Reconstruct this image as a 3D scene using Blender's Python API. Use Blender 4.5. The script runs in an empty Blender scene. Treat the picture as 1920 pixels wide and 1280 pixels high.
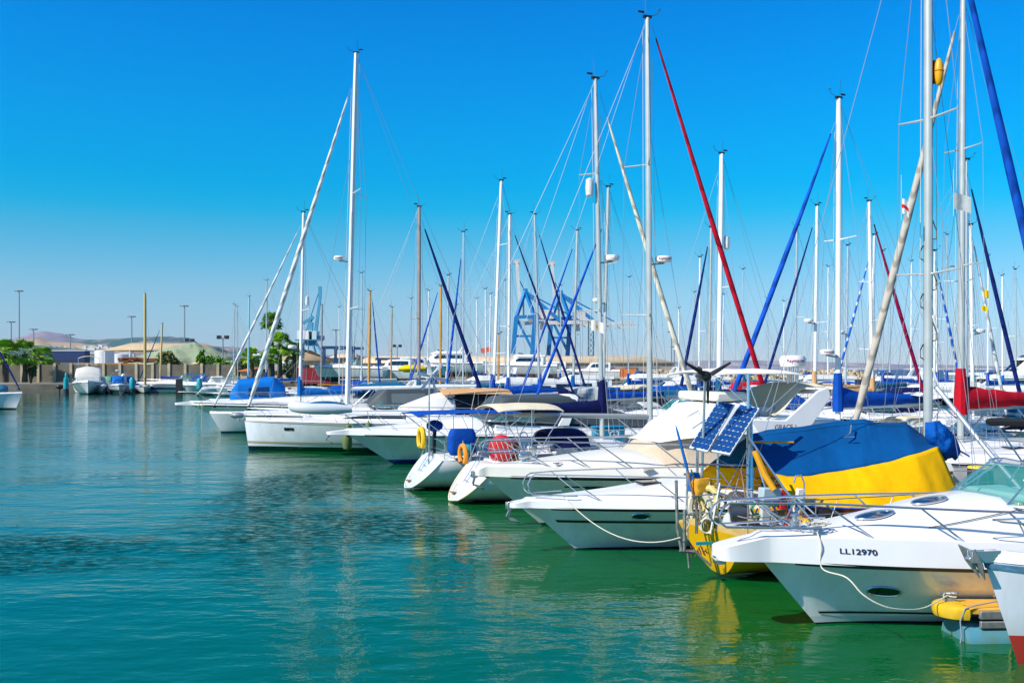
import bpy, math, random
from math import sin, cos, pi, radians, sqrt, atan2, hypot
from mathutils import Vector, Matrix, noise
random.seed(7)
S = bpy.context.scene
COL = S.collection
# ------------------------------------------------------------------ camera, sky, sun, exposure
FPX, CX, HY, CH = 1866.67, 960.0, 692.0, 4.0          # focal length in photo pixels, horizon row, eye height above the water
cam_d = bpy.data.cameras.new('camera'); cam = bpy.data.objects.new('camera', cam_d); COL.objects.link(cam)
cam_d.lens = 35; cam_d.sensor_width = 36; cam_d.shift_y = 52/1920.0; cam_d.clip_start = .3; cam_d.clip_end = 60000
cam.location = (0, 0, CH); cam.rotation_euler = (pi/2, 0, 0); S.camera = cam
SUN_EL, SUN_DIR = radians(41), Vector((-0.86, -0.52, 0))   # the sun stands high on the left, a little behind the camera
az = atan2(SUN_DIR.x, SUN_DIR.y)
sd = Vector((sin(az)*cos(SUN_EL), cos(az)*cos(SUN_EL), sin(SUN_EL)))
sun_d = bpy.data.lights.new('sun', 'SUN'); sun_d.energy = 5.0; sun_d.angle = radians(.5); sun_d.color = (1, .94, .84)
sun = bpy.data.objects.new('sun', sun_d); COL.objects.link(sun); sun.rotation_euler = (-sd).to_track_quat('-Z', 'Y').to_euler()
sun.location = (-40, -10, 60)
W = bpy.data.worlds.new('World'); S.world = W; W.use_nodes = True
nt = W.node_tree; N = nt.nodes; Lk = nt.links; N.clear()
out = N.new('ShaderNodeOutputWorld'); bg = N.new('ShaderNodeBackground'); sky = N.new('ShaderNodeTexSky')
sky.sky_type = 'NISHITA'; sky.sun_disc = False; sky.sun_elevation = SUN_EL; sky.sun_rotation = az
sky.air_density = 1.0; sky.dust_density = .2; sky.ozone_density = 2.0
tc = N.new('ShaderNodeTexCoord'); sx = N.new('ShaderNodeSeparateXYZ'); rp = N.new('ShaderNodeValToRGB'); mx = N.new('ShaderNodeMix')
mx.data_type = 'RGBA'; mx.blend_type = 'MULTIPLY'; mx.inputs['Factor'].default_value = 1.0
Lk.new(tc.outputs['Generated'], sx.inputs[0]); Lk.new(sx.outputs['Z'], rp.inputs['Fac'])
SKYRAMP = [(0.0, (0.86, 1.07, 1.62)), (0.028, (0.73, 0.98, 1.47)), (0.076, (0.654, 1.044, 1.364)), (0.129, (0.252, 1.088, 1.411)), (0.155, (0.042, 1.134, 1.514)), (0.18, (0.0, 1.141, 1.626)), (0.23, (0.0, 1.158, 1.82)), (0.293, (0.0, 1.126, 1.992)), (0.348, (0.0, 1.06, 2.06)), (0.6, (0.4, 1.0, 1.8)), (1.0, (0.95, 1.25, 1.6))]
SKYSCALE = .5
cr = rp.color_ramp
for i, (p, c) in enumerate(SKYRAMP):
    e = cr.elements[i] if i < 2 else cr.elements.new(p)
    e.position = p; e.color = (c[0]*SKYSCALE, c[1]*SKYSCALE, c[2]*SKYSCALE, 1)
Lk.new(sky.outputs[0], mx.inputs['A']); Lk.new(rp.outputs[0], mx.inputs['B']); Lk.new(mx.outputs['Result'], bg.inputs[0])
bg.inputs[1].default_value = .15; Lk.new(bg.outputs[0], out.inputs[0])
S.view_settings.view_transform = 'Standard'; S.view_settings.look = 'None'; S.view_settings.exposure = 0.3; S.view_settings.gamma = 1
S.render.engine = 'CYCLES'
S.cycles.max_bounces = 6; S.cycles.diffuse_bounces = 3; S.cycles.glossy_bounces = 3; S.cycles.transmission_bounces = 4; S.cycles.transparent_max_bounces = 8
S.cycles.volume_bounces = 0; S.cycles.caustics_reflective = True; S.cycles.sample_clamp_indirect = 2.5; S.cycles.blur_glossy = .6; S.cycles.caustics_refractive = False
S.cycles.use_denoising = True

def P(px, py, D): return Vector(((px-CX)/FPX*D, D, CH+(HY-py)/FPX*D))      # a point at depth D
def X(px, D): return (px-CX)/FPX*D
def Z(py, D): return CH+(HY-py)/FPX*D
def rnd(a, b): return random.uniform(a, b)

# ------------------------------------------------------------------ materials
MATS = {}
def mat(name, col, rough=.5, metal=0., nscale=0, namt=.12, bump=0., bscale=30, spec=.5, dark=None, trans=0, extra=None, coat=0):
    if name in MATS: return MATS[name]
    m = bpy.data.materials.new(name); m.use_nodes = True; t = m.node_tree; b = t.nodes['Principled BSDF']
    b.inputs['Base Color'].default_value = (*col, 1); b.inputs['Roughness'].default_value = rough; b.inputs['Metallic'].default_value = metal
    b.inputs['Specular IOR Level'].default_value = spec; b.inputs['Coat Weight'].default_value = coat
    if trans: b.inputs['Transmission Weight'].default_value = trans
    tcn = t.nodes.new('ShaderNodeTexCoord')
    if nscale:
        nz = t.nodes.new('ShaderNodeTexNoise'); nz.inputs['Scale'].default_value = nscale; nz.inputs['Detail'].default_value = 5
        t.links.new(tcn.outputs['Object'], nz.inputs['Vector'])
        r = t.nodes.new('ShaderNodeValToRGB'); r.color_ramp.elements[0].position = .3; r.color_ramp.elements[1].position = .7
        d = dark or tuple(c*(1-namt*2) for c in col)
        r.color_ramp.elements[0].color = (*d, 1); r.color_ramp.elements[1].color = (*col, 1)
        t.links.new(nz.outputs['Fac'], r.inputs['Fac']); t.links.new(r.outputs[0], b.inputs['Base Color'])
    if bump:
        n2 = t.nodes.new('ShaderNodeTexNoise'); n2.inputs['Scale'].default_value = bscale; n2.inputs['Detail'].default_value = 4
        t.links.new(tcn.outputs['Object'], n2.inputs['Vector'])
        bp = t.nodes.new('ShaderNodeBump'); bp.inputs['Strength'].default_value = bump; bp.inputs['Distance'].default_value = .05
        t.links.new(n2.outputs['Fac'], bp.inputs['Height']); t.links.new(bp.outputs[0], b.inputs['Normal'])
    MATS[name] = m
    return m
def hullmat(name, col, bottom=(.01, .015, .04), line=.07, boot=None, bootw=.05, rough=.16):
    """gelcoat above, boot line and antifouling below, cut by the hull's own height over the waterline"""
    if name in MATS: return MATS[name]
    m = mat(name, col, rough, spec=.7, coat=.6); m.node_tree.nodes['Principled BSDF'].inputs['Coat Roughness'].default_value = .04; t = m.node_tree; b = t.nodes['Principled BSDF']
    tcn = t.nodes.new('ShaderNodeTexCoord'); sp = t.nodes.new('ShaderNodeSeparateXYZ'); t.links.new(tcn.outputs['Object'], sp.inputs[0])
    nz = t.nodes.new('ShaderNodeTexNoise'); nz.inputs['Scale'].default_value = 1.6; nz.inputs['Detail'].default_value = 6
    mp = t.nodes.new('ShaderNodeMapping'); mp.inputs['Scale'].default_value = (1.5, 1.5, .5); t.links.new(tcn.outputs['Object'], mp.inputs[0]); t.links.new(mp.outputs[0], nz.inputs['Vector'])
    g = t.nodes.new('ShaderNodeMapRange'); g.inputs[1].default_value = .35; g.inputs[2].default_value = .75; g.inputs[3].default_value = 1.; g.inputs[4].default_value = .86
    t.links.new(nz.outputs['Fac'], g.inputs[0])
    mul = t.nodes.new('ShaderNodeMix'); mul.data_type = 'RGBA'; mul.blend_type = 'MULTIPLY'; mul.inputs['Factor'].default_value = 1
    mul.inputs['A'].default_value = (*col, 1); t.links.new(g.outputs[0], mul.inputs['B'])
    cur = mul.outputs['Result']
    st = t.nodes.new('ShaderNodeTexNoise'); st.inputs['Scale'].default_value = 3; st.inputs['Detail'].default_value = 6; ms = t.nodes.new('ShaderNodeMapping'); ms.inputs['Scale'].default_value = (3.2, 3.2, .35); t.links.new(tcn.outputs['Object'], ms.inputs[0]); t.links.new(ms.outputs[0], st.inputs['Vector'])
    sr = t.nodes.new('ShaderNodeMapRange'); sr.inputs[1].default_value = .56; sr.inputs[2].default_value = .78; sr.inputs[3].default_value = 0; sr.inputs[4].default_value = .28; t.links.new(st.outputs['Fac'], sr.inputs[0])
    sm_ = t.nodes.new('ShaderNodeMix'); sm_.data_type = 'RGBA'; t.links.new(sr.outputs[0], sm_.inputs['Factor']); t.links.new(cur, sm_.inputs['A']); sm_.inputs['B'].default_value = (col[0]*.62, col[1]*.55, col[2]*.40, 1); cur = sm_.outputs['Result']
    wl = t.nodes.new('ShaderNodeMapRange'); wl.inputs[1].default_value = line+.32; wl.inputs[2].default_value = line+.02; wl.inputs[3].default_value = 0; wl.inputs[4].default_value = .8; t.links.new(sp.outputs['Z'], wl.inputs[0])
    wn = t.nodes.new('ShaderNodeMath'); wn.operation = 'MULTIPLY'; t.links.new(wl.outputs[0], wn.inputs[0]); t.links.new(nz.outputs['Fac'], wn.inputs[1])
    wm_ = t.nodes.new('ShaderNodeMix'); wm_.data_type = 'RGBA'; t.links.new(wn.outputs[0], wm_.inputs['Factor']); t.links.new(cur, wm_.inputs['A']); wm_.inputs['B'].default_value = (col[0]*.5, col[1]*.52, col[2]*.36, 1); cur = wm_.outputs['Result']
    steps = [(line, bottom)] if boot is None else [(line+bootw, boot), (line, bottom)]
    for zz, c in steps:
        lt = t.nodes.new('ShaderNodeMath'); lt.operation = 'LESS_THAN'; lt.inputs[1].default_value = zz; t.links.new(sp.outputs['Z'], lt.inputs[0])
        mm = t.nodes.new('ShaderNodeMix'); mm.data_type = 'RGBA'; t.links.new(lt.outputs[0], mm.inputs['Factor']); t.links.new(cur, mm.inputs['A']); mm.inputs['B'].default_value = (*c, 1)
        cur = mm.outputs['Result']
    t.links.new(cur, b.inputs['Base Color'])
    return m
def glassmat(name, col, alpha=.35, rough=.04):
    if name in MATS: return MATS[name]
    m = bpy.data.materials.new(name); m.use_nodes = True; t = m.node_tree; b = t.nodes['Principled BSDF']
    b.inputs['Base Color'].default_value = (*col, 1); b.inputs['Roughness'].default_value = rough; b.inputs['Alpha'].default_value = alpha; b.inputs['Specular IOR Level'].default_value = .8
    MATS[name] = m; return m
def wrapmat(name, col, col2=None):
    """a furled sail's sleeve: cloth wound in a spiral"""
    if name in MATS: return MATS[name]
    m = mat(name, col, .8, spec=.15); t = m.node_tree; b = t.nodes['Principled BSDF']
    tcn = t.nodes.new('ShaderNodeTexCoord'); wv = t.nodes.new('ShaderNodeTexWave'); wv.bands_direction = 'DIAGONAL'; wv.inputs['Scale'].default_value = 1.2; wv.inputs['Distortion'].default_value = 2.5; wv.inputs['Detail'].default_value = 2
    t.links.new(tcn.outputs['Object'], wv.inputs['Vector'])
    r = t.nodes.new('ShaderNodeValToRGB'); r.color_ramp.elements[0].color = (*(col2 or tuple(c*.62 for c in col)), 1); r.color_ramp.elements[1].color = (*col, 1)
    r.color_ramp.elements[0].position = .05; r.color_ramp.elements[1].position = .35
    t.links.new(wv.outputs['Fac'], r.inputs['Fac']); t.links.new(r.outputs[0], b.inputs['Base Color'])
    bp = t.nodes.new('ShaderNodeBump'); bp.inputs['Strength'].default_value = .5; bp.inputs['Distance'].default_value = .04
    t.links.new(wv.outputs['Fac'], bp.inputs['Height']); t.links.new(bp.outputs[0], b.inputs['Normal'])
    return m

WHITE = mat('gelcoat_white', (.80, .79, .76), .28, nscale=1.3, namt=.05, coat=.15)
CREAM = mat('gelcoat_cream', (.76, .73, .63), .35, nscale=1.3, namt=.05)
DECK = mat('deck_white', (.74, .74, .70), .55, nscale=2, namt=.07, bump=.08, bscale=60)
NONSKID = mat('nonskid_beige', (.60, .58, .50), .8, nscale=4, bump=.2, bscale=150)
GREYD = mat('grey_deck', (.42, .45, .46), .6, nscale=3)
BLK = mat('black_plastic', (.012, .012, .014), .45)
RUB = mat('dark_rubber', (.03, .033, .04), .55, nscale=8)
TEAK = mat('teak', (.36, .20, .08), .6, nscale=9, namt=.2)
STEEL = mat('stainless', (.62, .64, .66), .22, .85)
WIRE = mat('wire', (.20, .23, .27), .5, .3)
ALU = mat('mast_alloy', (.55, .60, .62), .38, .55, nscale=1.5, namt=.05)
ALUW = mat('mast_white_paint', (.74, .76, .76), .35, .0, nscale=2, namt=.05)
ALUG = mat('mast_grey', (.50, .53, .50), .42, .35, nscale=2, namt=.08)
ALUB = mat('mast_brown', (.36, .27, .24), .5, .1, nscale=2)
WOOD = mat('mast_varnish', (.62, .30, .045), .45, nscale=5, namt=.15)
GALV = mat('galvanised', (.38, .41, .43), .5, .6, nscale=12, namt=.2)
ROPE = mat('rope_white', (.66, .63, .52), .9, bump=.5, bscale=90)
ROPEB = mat('rope_tan', (.42, .31, .14), .9, bump=.5, bscale=90)
DGLASS = mat('dark_glass', (.008, .012, .018), .06, spec=.9)
NAVGL = mat('navy_glass', (.01, .03, .09), .08, spec=.9)
TGLASS = glassmat('tinted_windshield', (.03, .30, .26), .42)
CLEARP = glassmat('clear_vinyl', (.25, .30, .30), .45, .15)
BLUEC = mat('canvas_royal_blue', (.002, .075, .42), .8, spec=.15, nscale=2.5, namt=.12, bump=.35, bscale=7)
BLUEC2 = mat('canvas_mid_blue', (.004, .15, .50), .8, spec=.15, nscale=2.5, namt=.1, bump=.3, bscale=6)
TEALC = mat('canvas_petrol', (.01, .12, .24), .8, spec=.15, nscale=2.5, bump=.3, bscale=6)
NAVYC = mat('canvas_navy', (.004, .010, .075), .8, spec=.15, nscale=3, namt=.15, bump=.45, bscale=7)
REDC = mat('canvas_red', (.52, .006, .02), .8, spec=.15, nscale=2.5, bump=.35, bscale=6)
BEIGEC = mat('canvas_beige', (.62, .50, .36), .85, spec=.15, nscale=2, namt=.06, bump=.25, bscale=6)
CREAMC = mat('canvas_cream', (.72, .64, .46), .85, spec=.15, nscale=2, namt=.06, bump=.25, bscale=6)
TANC = mat('canvas_tan', (.62, .36, .16), .85, spec=.15, nscale=2, namt=.06, bump=.25, bscale=6)
GREYC = mat('canvas_grey', (.50, .53, .52), .85, spec=.15, nscale=2, namt=.06, bump=.25, bscale=6)
BLKC = mat('canvas_black', (.014, .016, .02), .7, spec=.15, bump=.3, bscale=8)
WHITEC = mat('canvas_white', (.78, .77, .72), .8, spec=.15, nscale=2, namt=.05, bump=.25, bscale=6)
YELC = mat('canvas_yellow', (.86, .56, .0), .8, spec=.15, nscale=2, namt=.05, bump=.2, bscale=5)
YELP = mat('yellow_paint', (.80, .36, .0), .4, nscale=2.5, namt=.1)
REDP = mat('red_plastic', (.60, .01, .015), .5)
ORGP = mat('orange_plastic', (.85, .22, .01), .5, nscale=5)
ORG2 = mat('bumper_orange', (.80, .42, .05), .6, nscale=5, namt=.12)
BLUEP = mat('blue_paint', (.01, .13, .36), .45, nscale=3)
CYANP = mat('turquoise_paint', (.0, .36, .40), .5, nscale=2.5, namt=.15)
CRBLUE = mat('crane_blue', (.0, .20, .52), .5, nscale=.3, namt=.1)
GRN = mat('green_paint', (.02, .22, .12), .6)
OLIVE = mat('fender_olive', (.12, .16, .05), .5)
RUST = mat('rust', (.30, .11, .04), .9, nscale=7, namt=.3)
LETTER = mat('lettering_navy', (.01, .01, .05), .5)
LETRED = mat('lettering_purple', (.30, .01, .08), .5)
F_WHITE = wrapmat('furl_white', (.66, .68, .66)); F_CREAM = wrapmat('furl_cream', (.78, .72, .56)); F_TAUPE = wrapmat('furl_taupe', (.44, .40, .33))
F_BLUE = wrapmat('furl_blue', (.004, .085, .50)); F_NAVY = wrapmat('furl_navy', (.005, .02, .15)); F_RED = wrapmat('furl_red', (.50, .006, .025)); F_STRIPE = wrapmat('furl_striped', (.01, .11, .48), (.5, .55, .6))
F_CRIM = wrapmat('furl_crimson', (.32, .004, .06))

# ------------------------------------------------------------------ mesh builder
class G:
    def __init__(s): s.v = []; s.f = []; s.m = []
    def add(s, vs, fs, mi=0):
        o = len(s.v); s.v += [tuple(v) for v in vs]
        for f in fs: s.f.append(tuple(i+o for i in f)); s.m.append(mi)
        return s
    def box(s, c, d, rz=0, mi=0, M=None):
        a, b, h = d[0]/2, d[1]/2, d[2]/2; vs = []
        for z in (-h, h):
            for x, y in ((-a, -b), (a, -b), (a, b), (-a, b)):
                p = Vector((x*cos(rz)-y*sin(rz)+c[0], x*sin(rz)+y*cos(rz)+c[1], z+c[2]))
                vs.append(M @ p if M else p)
        return s.add(vs, [(0, 3, 2, 1), (4, 5, 6, 7), (0, 1, 5, 4), (1, 2, 6, 5), (2, 3, 7, 6), (3, 0, 4, 7)], mi)
    def beam(s, p, q, w, h=None, mi=0, w2=None):
        p = Vector(p); q = Vector(q); h = h or w; d = (q-p).normalized(); up = Vector((0, 0, 1)) if abs(d.z) < .95 else Vector((1, 0, 0))
        a = d.cross(up).normalized(); b = a.cross(d).normalized(); vs = []; k = (w2 or w)/w
        for o, kk in ((p, 1), (q, k)):
            for x, y in ((-1, -1), (1, -1), (1, 1), (-1, 1)): vs.append(o+a*x*w/2*kk+b*y*h/2*kk)
        return s.add(vs, [(0, 3, 2, 1), (4, 5, 6, 7), (0, 1, 5, 4), (1, 2, 6, 5), (2, 3, 7, 6), (3, 0, 4, 7)], mi)
    def tube(s, pts, r, n=6, mi=0, closed=False, flat=1.0):
        pts = [Vector(p) for p in pts]; m = len(pts); secs = []; prev = None
        for i, p in enumerate(pts):
            if closed: d = (pts[(i+1) % m]-pts[i-1])
            else: d = pts[min(i+1, m-1)]-pts[max(i-1, 0)]
            if d.length < 1e-9: d = Vector((0, 0, 1))
            d.normalize()
            if prev is None:
                up = Vector((0, 0, 1)) if abs(d.z) < .9 else Vector((1, 0, 0)); a = d.cross(up).normalized()
            else: a = (prev-d*prev.dot(d)).normalized()
            prev = a; b = d.cross(a); rr = r[i] if isinstance(r, (list, tuple)) else r
            secs.append([p+a*cos(2*pi*k/n)*rr+b*sin(2*pi*k/n)*rr*flat for k in range(n)])
        return s.loft(secs, closed_sec=True, cap=not closed, mi=mi, wrap=closed)
    def loft(s, secs, closed_sec=False, cap=False, mi=0, wrap=False):
        n = len(secs[0]); m = len(secs); vs = [p for q in secs for p in q]; fs = []
        for i in range(m if wrap else m-1):
            for k in range(n if closed_sec else n-1):
                a = i*n+k; b = i*n+(k+1) % n; j = (i+1) % m
                fs.append((a, b, j*n+(k+1) % n, j*n+k))
        if cap: fs.append(tuple(range(n-1, -1, -1))); fs.append(tuple((m-1)*n+k for k in range(n)))
        return s.add(vs, fs, mi)
    def lathe(s, prof, c=(0, 0, 0), n=14, axis='z', mi=0, sx=1, sy=1, M=None):
        secs = []
        for r, z in prof:
            q = []
            for k in range(n):
                a = 2*pi*k/n; x, y = r*cos(a)*sx, r*sin(a)*sy
                v = {'z': (x, y, z), 'x': (z, x, y), 'y': (x, z, y)}[axis]
                v = Vector((v[0]+c[0], v[1]+c[1], v[2]+c[2])); q.append(M @ v if M else v)
            secs.append(q)
        return s.loft(secs, closed_sec=True, cap=True, mi=mi)
    def ell(s, c, r, n=12, m=7, mi=0, jit=0, zmin=-1):
        secs = []
        for i in range(m+1):
            t = -pi/2+pi*i/m; zz = max(sin(t), zmin)
            secs.append([Vector((c[0]+r[0]*cos(t)*cos(2*pi*k/n)*(1+rnd(-jit, jit)), c[1]+r[1]*cos(t)*sin(2*pi*k/n)*(1+rnd(-jit, jit)), c[2]+r[2]*zz)) for k in range(n)])
        return s.loft(secs, closed_sec=True, cap=True, mi=mi)
    def poly(s, pts, th, mi=0):
        """flat outline given as 3D points, thickened by the vector th"""
        n = len(pts); a = [Vector(p) for p in pts]; b = [p+Vector(th) for p in a]
        return s.add(a+b, [tuple(range(n-1, -1, -1)), tuple(range(n, 2*n))]+[(i, (i+1) % n, n+(i+1) % n, n+i) for i in range(n)], mi)
    def grid(s, fn, nu, nv, mi=0, th=None):
        secs = [[Vector(fn(i/nu, k/nv)) for k in range(nv+1)] for i in range(nu+1)]
        s.loft(secs, mi=mi)
        if th is not None:
            t = Vector(th); s.loft([[p+t for p in q] for q in secs], mi=mi)
            rim = [q for q in secs[0]]+[q[-1] for q in secs[1:]]+list(reversed(secs[-1]))[1:]+[q[0] for q in reversed(secs[1:-1])]
            s.loft([rim, [p+t for p in rim]], closed_sec=True, mi=mi)
        return s
    def build(s, name, mats, parent=None, bevel=0, ang=38, label=None):
        me = bpy.data.meshes.new(name); me.from_pydata(s.v, [], s.f)
        if not isinstance(mats, (list, tuple)): mats = [mats]
        for m_ in mats: me.materials.append(m_)
        me.polygons.foreach_set('material_index', s.m); me.polygons.foreach_set('use_smooth', [True]*len(s.f))
        import bmesh
        bm = bmesh.new(); bm.from_mesh(me); bmesh.ops.recalc_face_normals(bm, faces=bm.faces); bm.to_mesh(me); bm.free()
        me.set_sharp_from_angle(angle=radians(ang)); me.update()
        o = bpy.data.objects.new(name, me); COL.objects.link(o)
        if parent: o.parent = parent
        if bevel:
            b = o.modifiers.new('bevel', 'BEVEL'); b.width = bevel; b.segments = 2; b.limit_method = 'ANGLE'; b.angle_limit = radians(40)
        if label: o['label'] = label
        return o
def tag(o, label=None, cat=None, group=None, kind=None):
    if label: o['label'] = label
    if cat: o['category'] = cat
    if group: o['group'] = group
    if kind: o['kind'] = kind
    return o
def empty(name, loc=(0, 0, 0), rz=0, label=None, cat=None, group=None):
    o = bpy.data.objects.new(name, None); COL.objects.link(o); o.location = loc; o.rotation_euler = (0, 0, rz); o.empty_display_size = .2
    return tag(o, label, cat, group)
def copy_tree(o, parent=None):
    kids = [c for c in COL.objects if c.parent == o]
    c = o.copy(); COL.objects.link(c)
    if parent: c.parent = parent
    for k in kids: copy_tree(k, c)
    return c
def local(root, p):
    """a world point in the frame of a thing standing at root"""
    return (Matrix.Translation(root.location) @ Matrix.Rotation(root.rotation_euler.z, 4, 'Z')).inverted() @ Vector(p)
def struct(o): o['kind'] = 'structure'; return o
def write(txt, size, material, name='lettering', parent=None, M=None, fn=None):
    cu = bpy.data.curves.new(name, 'FONT'); cu.body = txt; cu.size = size; cu.align_x = 'CENTER'; cu.align_y = 'CENTER'; cu.extrude = 0; cu.offset = size*.018
    tmp = bpy.data.objects.new(name, cu); me = bpy.data.meshes.new_from_object(tmp); bpy.data.objects.remove(tmp)
    for v in me.vertices:
        v.co = fn(v.co.x, v.co.y) if fn else (M @ v.co)
    me.materials.clear(); me.materials.append(material)
    o = bpy.data.objects.new(name, me); COL.objects.link(o)
    if parent: o.parent = parent
    return o
def lerp(a, b, t): return a+(b-a)*t
def sm(t): t = max(0, min(1, t)); return t*t*(3-2*t)
def nz3(x, y, z=0): return noise.noise(Vector((x, y, z)))

# ------------------------------------------------------------------ water, land, hills
def water():
    g = G(); xs = [-9000, -3000, -600, -150, -40, 0, 40, 150, 600, 3000, 9000]; ys = [-60, 0, 20, 60, 200, 800, 4000, 11000]
    g.loft([[Vector((x, y, 0)) for x in xs] for y in ys])
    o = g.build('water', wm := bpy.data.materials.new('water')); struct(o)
    wm.use_nodes = True; t = wm.node_tree; b = t.nodes['Principled BSDF']; L = t.links.new
    b.inputs['Roughness'].default_value = .035; b.inputs['IOR'].default_value = 1.33; b.inputs['Specular IOR Level'].default_value = .6
    geo = t.nodes.new('ShaderNodeNewGeometry')
    def noise_(sc, det, st=(1, 1, 1), rough=.55):
        mp = t.nodes.new('ShaderNodeMapping'); mp.inputs['Scale'].default_value = st; L(geo.outputs['Position'], mp.inputs[0])
        n = t.nodes.new('ShaderNodeTexNoise'); n.inputs['Scale'].default_value = sc; n.inputs['Detail'].default_value = det; n.inputs['Roughness'].default_value = rough; L(mp.outputs[0], n.inputs['Vector']); return n.outputs['Fac']
    def mul(a, k):
        m = t.nodes.new('ShaderNodeMath'); m.operation = 'MULTIPLY'; L(a, m.inputs[0])
        if isinstance(k, (int, float)): m.inputs[1].default_value = k
        else: L(k, m.inputs[1])
        return m.outputs[0]
    def add(a, c):
        m = t.nodes.new('ShaderNodeMath'); m.operation = 'ADD'; L(a, m.inputs[0]); L(c, m.inputs[1]); return m.outputs[0]
    # cat's-paws: patches of water ruffled by a breath of wind, with ragged edges
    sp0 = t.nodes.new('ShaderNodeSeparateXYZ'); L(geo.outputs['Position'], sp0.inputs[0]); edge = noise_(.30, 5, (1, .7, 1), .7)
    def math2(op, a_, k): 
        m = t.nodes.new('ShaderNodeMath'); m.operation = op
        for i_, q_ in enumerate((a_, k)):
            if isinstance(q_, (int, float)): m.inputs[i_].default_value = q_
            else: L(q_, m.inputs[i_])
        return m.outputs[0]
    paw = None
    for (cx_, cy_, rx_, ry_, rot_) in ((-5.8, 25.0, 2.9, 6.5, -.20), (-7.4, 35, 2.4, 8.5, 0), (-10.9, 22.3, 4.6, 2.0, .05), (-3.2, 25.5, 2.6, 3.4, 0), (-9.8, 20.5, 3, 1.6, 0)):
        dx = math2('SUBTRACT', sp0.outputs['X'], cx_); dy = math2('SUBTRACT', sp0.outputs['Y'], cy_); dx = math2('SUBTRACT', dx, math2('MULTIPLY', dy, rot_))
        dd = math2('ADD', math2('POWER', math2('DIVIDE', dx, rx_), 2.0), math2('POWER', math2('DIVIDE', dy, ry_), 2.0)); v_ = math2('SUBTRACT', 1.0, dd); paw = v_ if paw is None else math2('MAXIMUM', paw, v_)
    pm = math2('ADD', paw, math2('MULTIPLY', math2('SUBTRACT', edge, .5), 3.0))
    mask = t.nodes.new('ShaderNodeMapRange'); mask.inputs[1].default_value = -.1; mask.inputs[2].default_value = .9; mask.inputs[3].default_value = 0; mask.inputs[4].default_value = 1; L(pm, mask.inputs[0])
    m2 = t.nodes.new('ShaderNodeMapRange'); m2.inputs[1].default_value = .40; m2.inputs[2].default_value = .70; m2.inputs[3].default_value = .55; m2.inputs[4].default_value = 1.5; L(noise_(.05, 3, (1, 2.2, 1), .6), m2.inputs[0])
    swell = mul(mul(noise_(.45, 2, (1, 1.7, 1)), .062), m2.outputs[0])
    rip = mul(mul(noise_(2.2, 3, (1, 1.5, 1), .5), .021), m2.outputs[0])
    fine = add(mul(noise_(8, 3, (1, 1.5, 1), .6), .0022), mul(mul(noise_(3.6, 2, (1, 1.2, 1), .5), .014), mask.outputs[0]))
    h = add(add(swell, rip), fine)
    # wavelets of a ruffled patch: their weaker sky mirroring put in as dark colour
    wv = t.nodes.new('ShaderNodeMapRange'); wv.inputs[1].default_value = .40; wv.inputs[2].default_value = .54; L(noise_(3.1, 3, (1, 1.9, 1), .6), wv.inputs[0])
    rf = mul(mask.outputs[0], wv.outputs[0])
    bp = t.nodes.new('ShaderNodeBump'); bp.inputs['Strength'].default_value = 1.0; bp.inputs['Distance'].default_value = 1.0; L(h, bp.inputs['Height']); L(bp.outputs[0], b.inputs['Normal'])
    # body colour: blue-green open basin, greener by the berths, the boats' dark reflection put into it
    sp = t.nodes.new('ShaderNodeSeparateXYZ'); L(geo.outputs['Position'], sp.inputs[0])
    berth_refl = t.nodes.new('ShaderNodeMapRange'); berth_refl.interpolation_type = 'SMOOTHSTEP'; berth_refl.inputs[1].default_value = -9; berth_refl.inputs[2].default_value = 7
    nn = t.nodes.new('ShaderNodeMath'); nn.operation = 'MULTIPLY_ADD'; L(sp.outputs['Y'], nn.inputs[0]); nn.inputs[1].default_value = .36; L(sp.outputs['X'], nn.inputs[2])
    L(nn.outputs[0], berth_refl.inputs[0])
    c1 = t.nodes.new('ShaderNodeMix'); c1.data_type = 'RGBA'; L(berth_refl.outputs[0], c1.inputs['Factor']); c1.inputs['A'].default_value = (.0, .082, .056, 1); c1.inputs['B'].default_value = (.0, .092, .017, 1)
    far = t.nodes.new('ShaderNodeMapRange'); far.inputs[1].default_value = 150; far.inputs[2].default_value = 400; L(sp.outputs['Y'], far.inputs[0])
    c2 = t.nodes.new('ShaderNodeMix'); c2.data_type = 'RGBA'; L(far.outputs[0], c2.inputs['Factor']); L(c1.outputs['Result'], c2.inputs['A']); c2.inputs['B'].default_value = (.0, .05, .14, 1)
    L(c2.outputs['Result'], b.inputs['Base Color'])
    df = t.nodes.new('ShaderNodeBsdfDiffuse'); dc = t.nodes.new('ShaderNodeMix'); dc.data_type = 'RGBA'; far2 = t.nodes.new('ShaderNodeMapRange'); far2.inputs[1].default_value = 190; far2.inputs[2].default_value = 330; L(sp.outputs['Y'], far2.inputs[0]); L(far2.outputs[0], dc.inputs['Factor']); dc.inputs['A'].default_value = (.0, .030, .028, 1); dc.inputs['B'].default_value = (.0, .055, .17, 1); L(dc.outputs['Result'], df.inputs[0]); L(bp.outputs[0], df.inputs['Normal']); ms_ = t.nodes.new('ShaderNodeMixShader'); L(math2('MAXIMUM', mul(rf, .85), mul(far2.outputs[0], .8)), ms_.inputs[0]); L(b.outputs[0], ms_.inputs[1]); L(df.outputs[0], ms_.inputs[2])  # dark patch colour stands for the sky that the ruffled wavelets fail to mirror
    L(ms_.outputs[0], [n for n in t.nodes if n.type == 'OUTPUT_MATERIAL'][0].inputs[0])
water()

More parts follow.
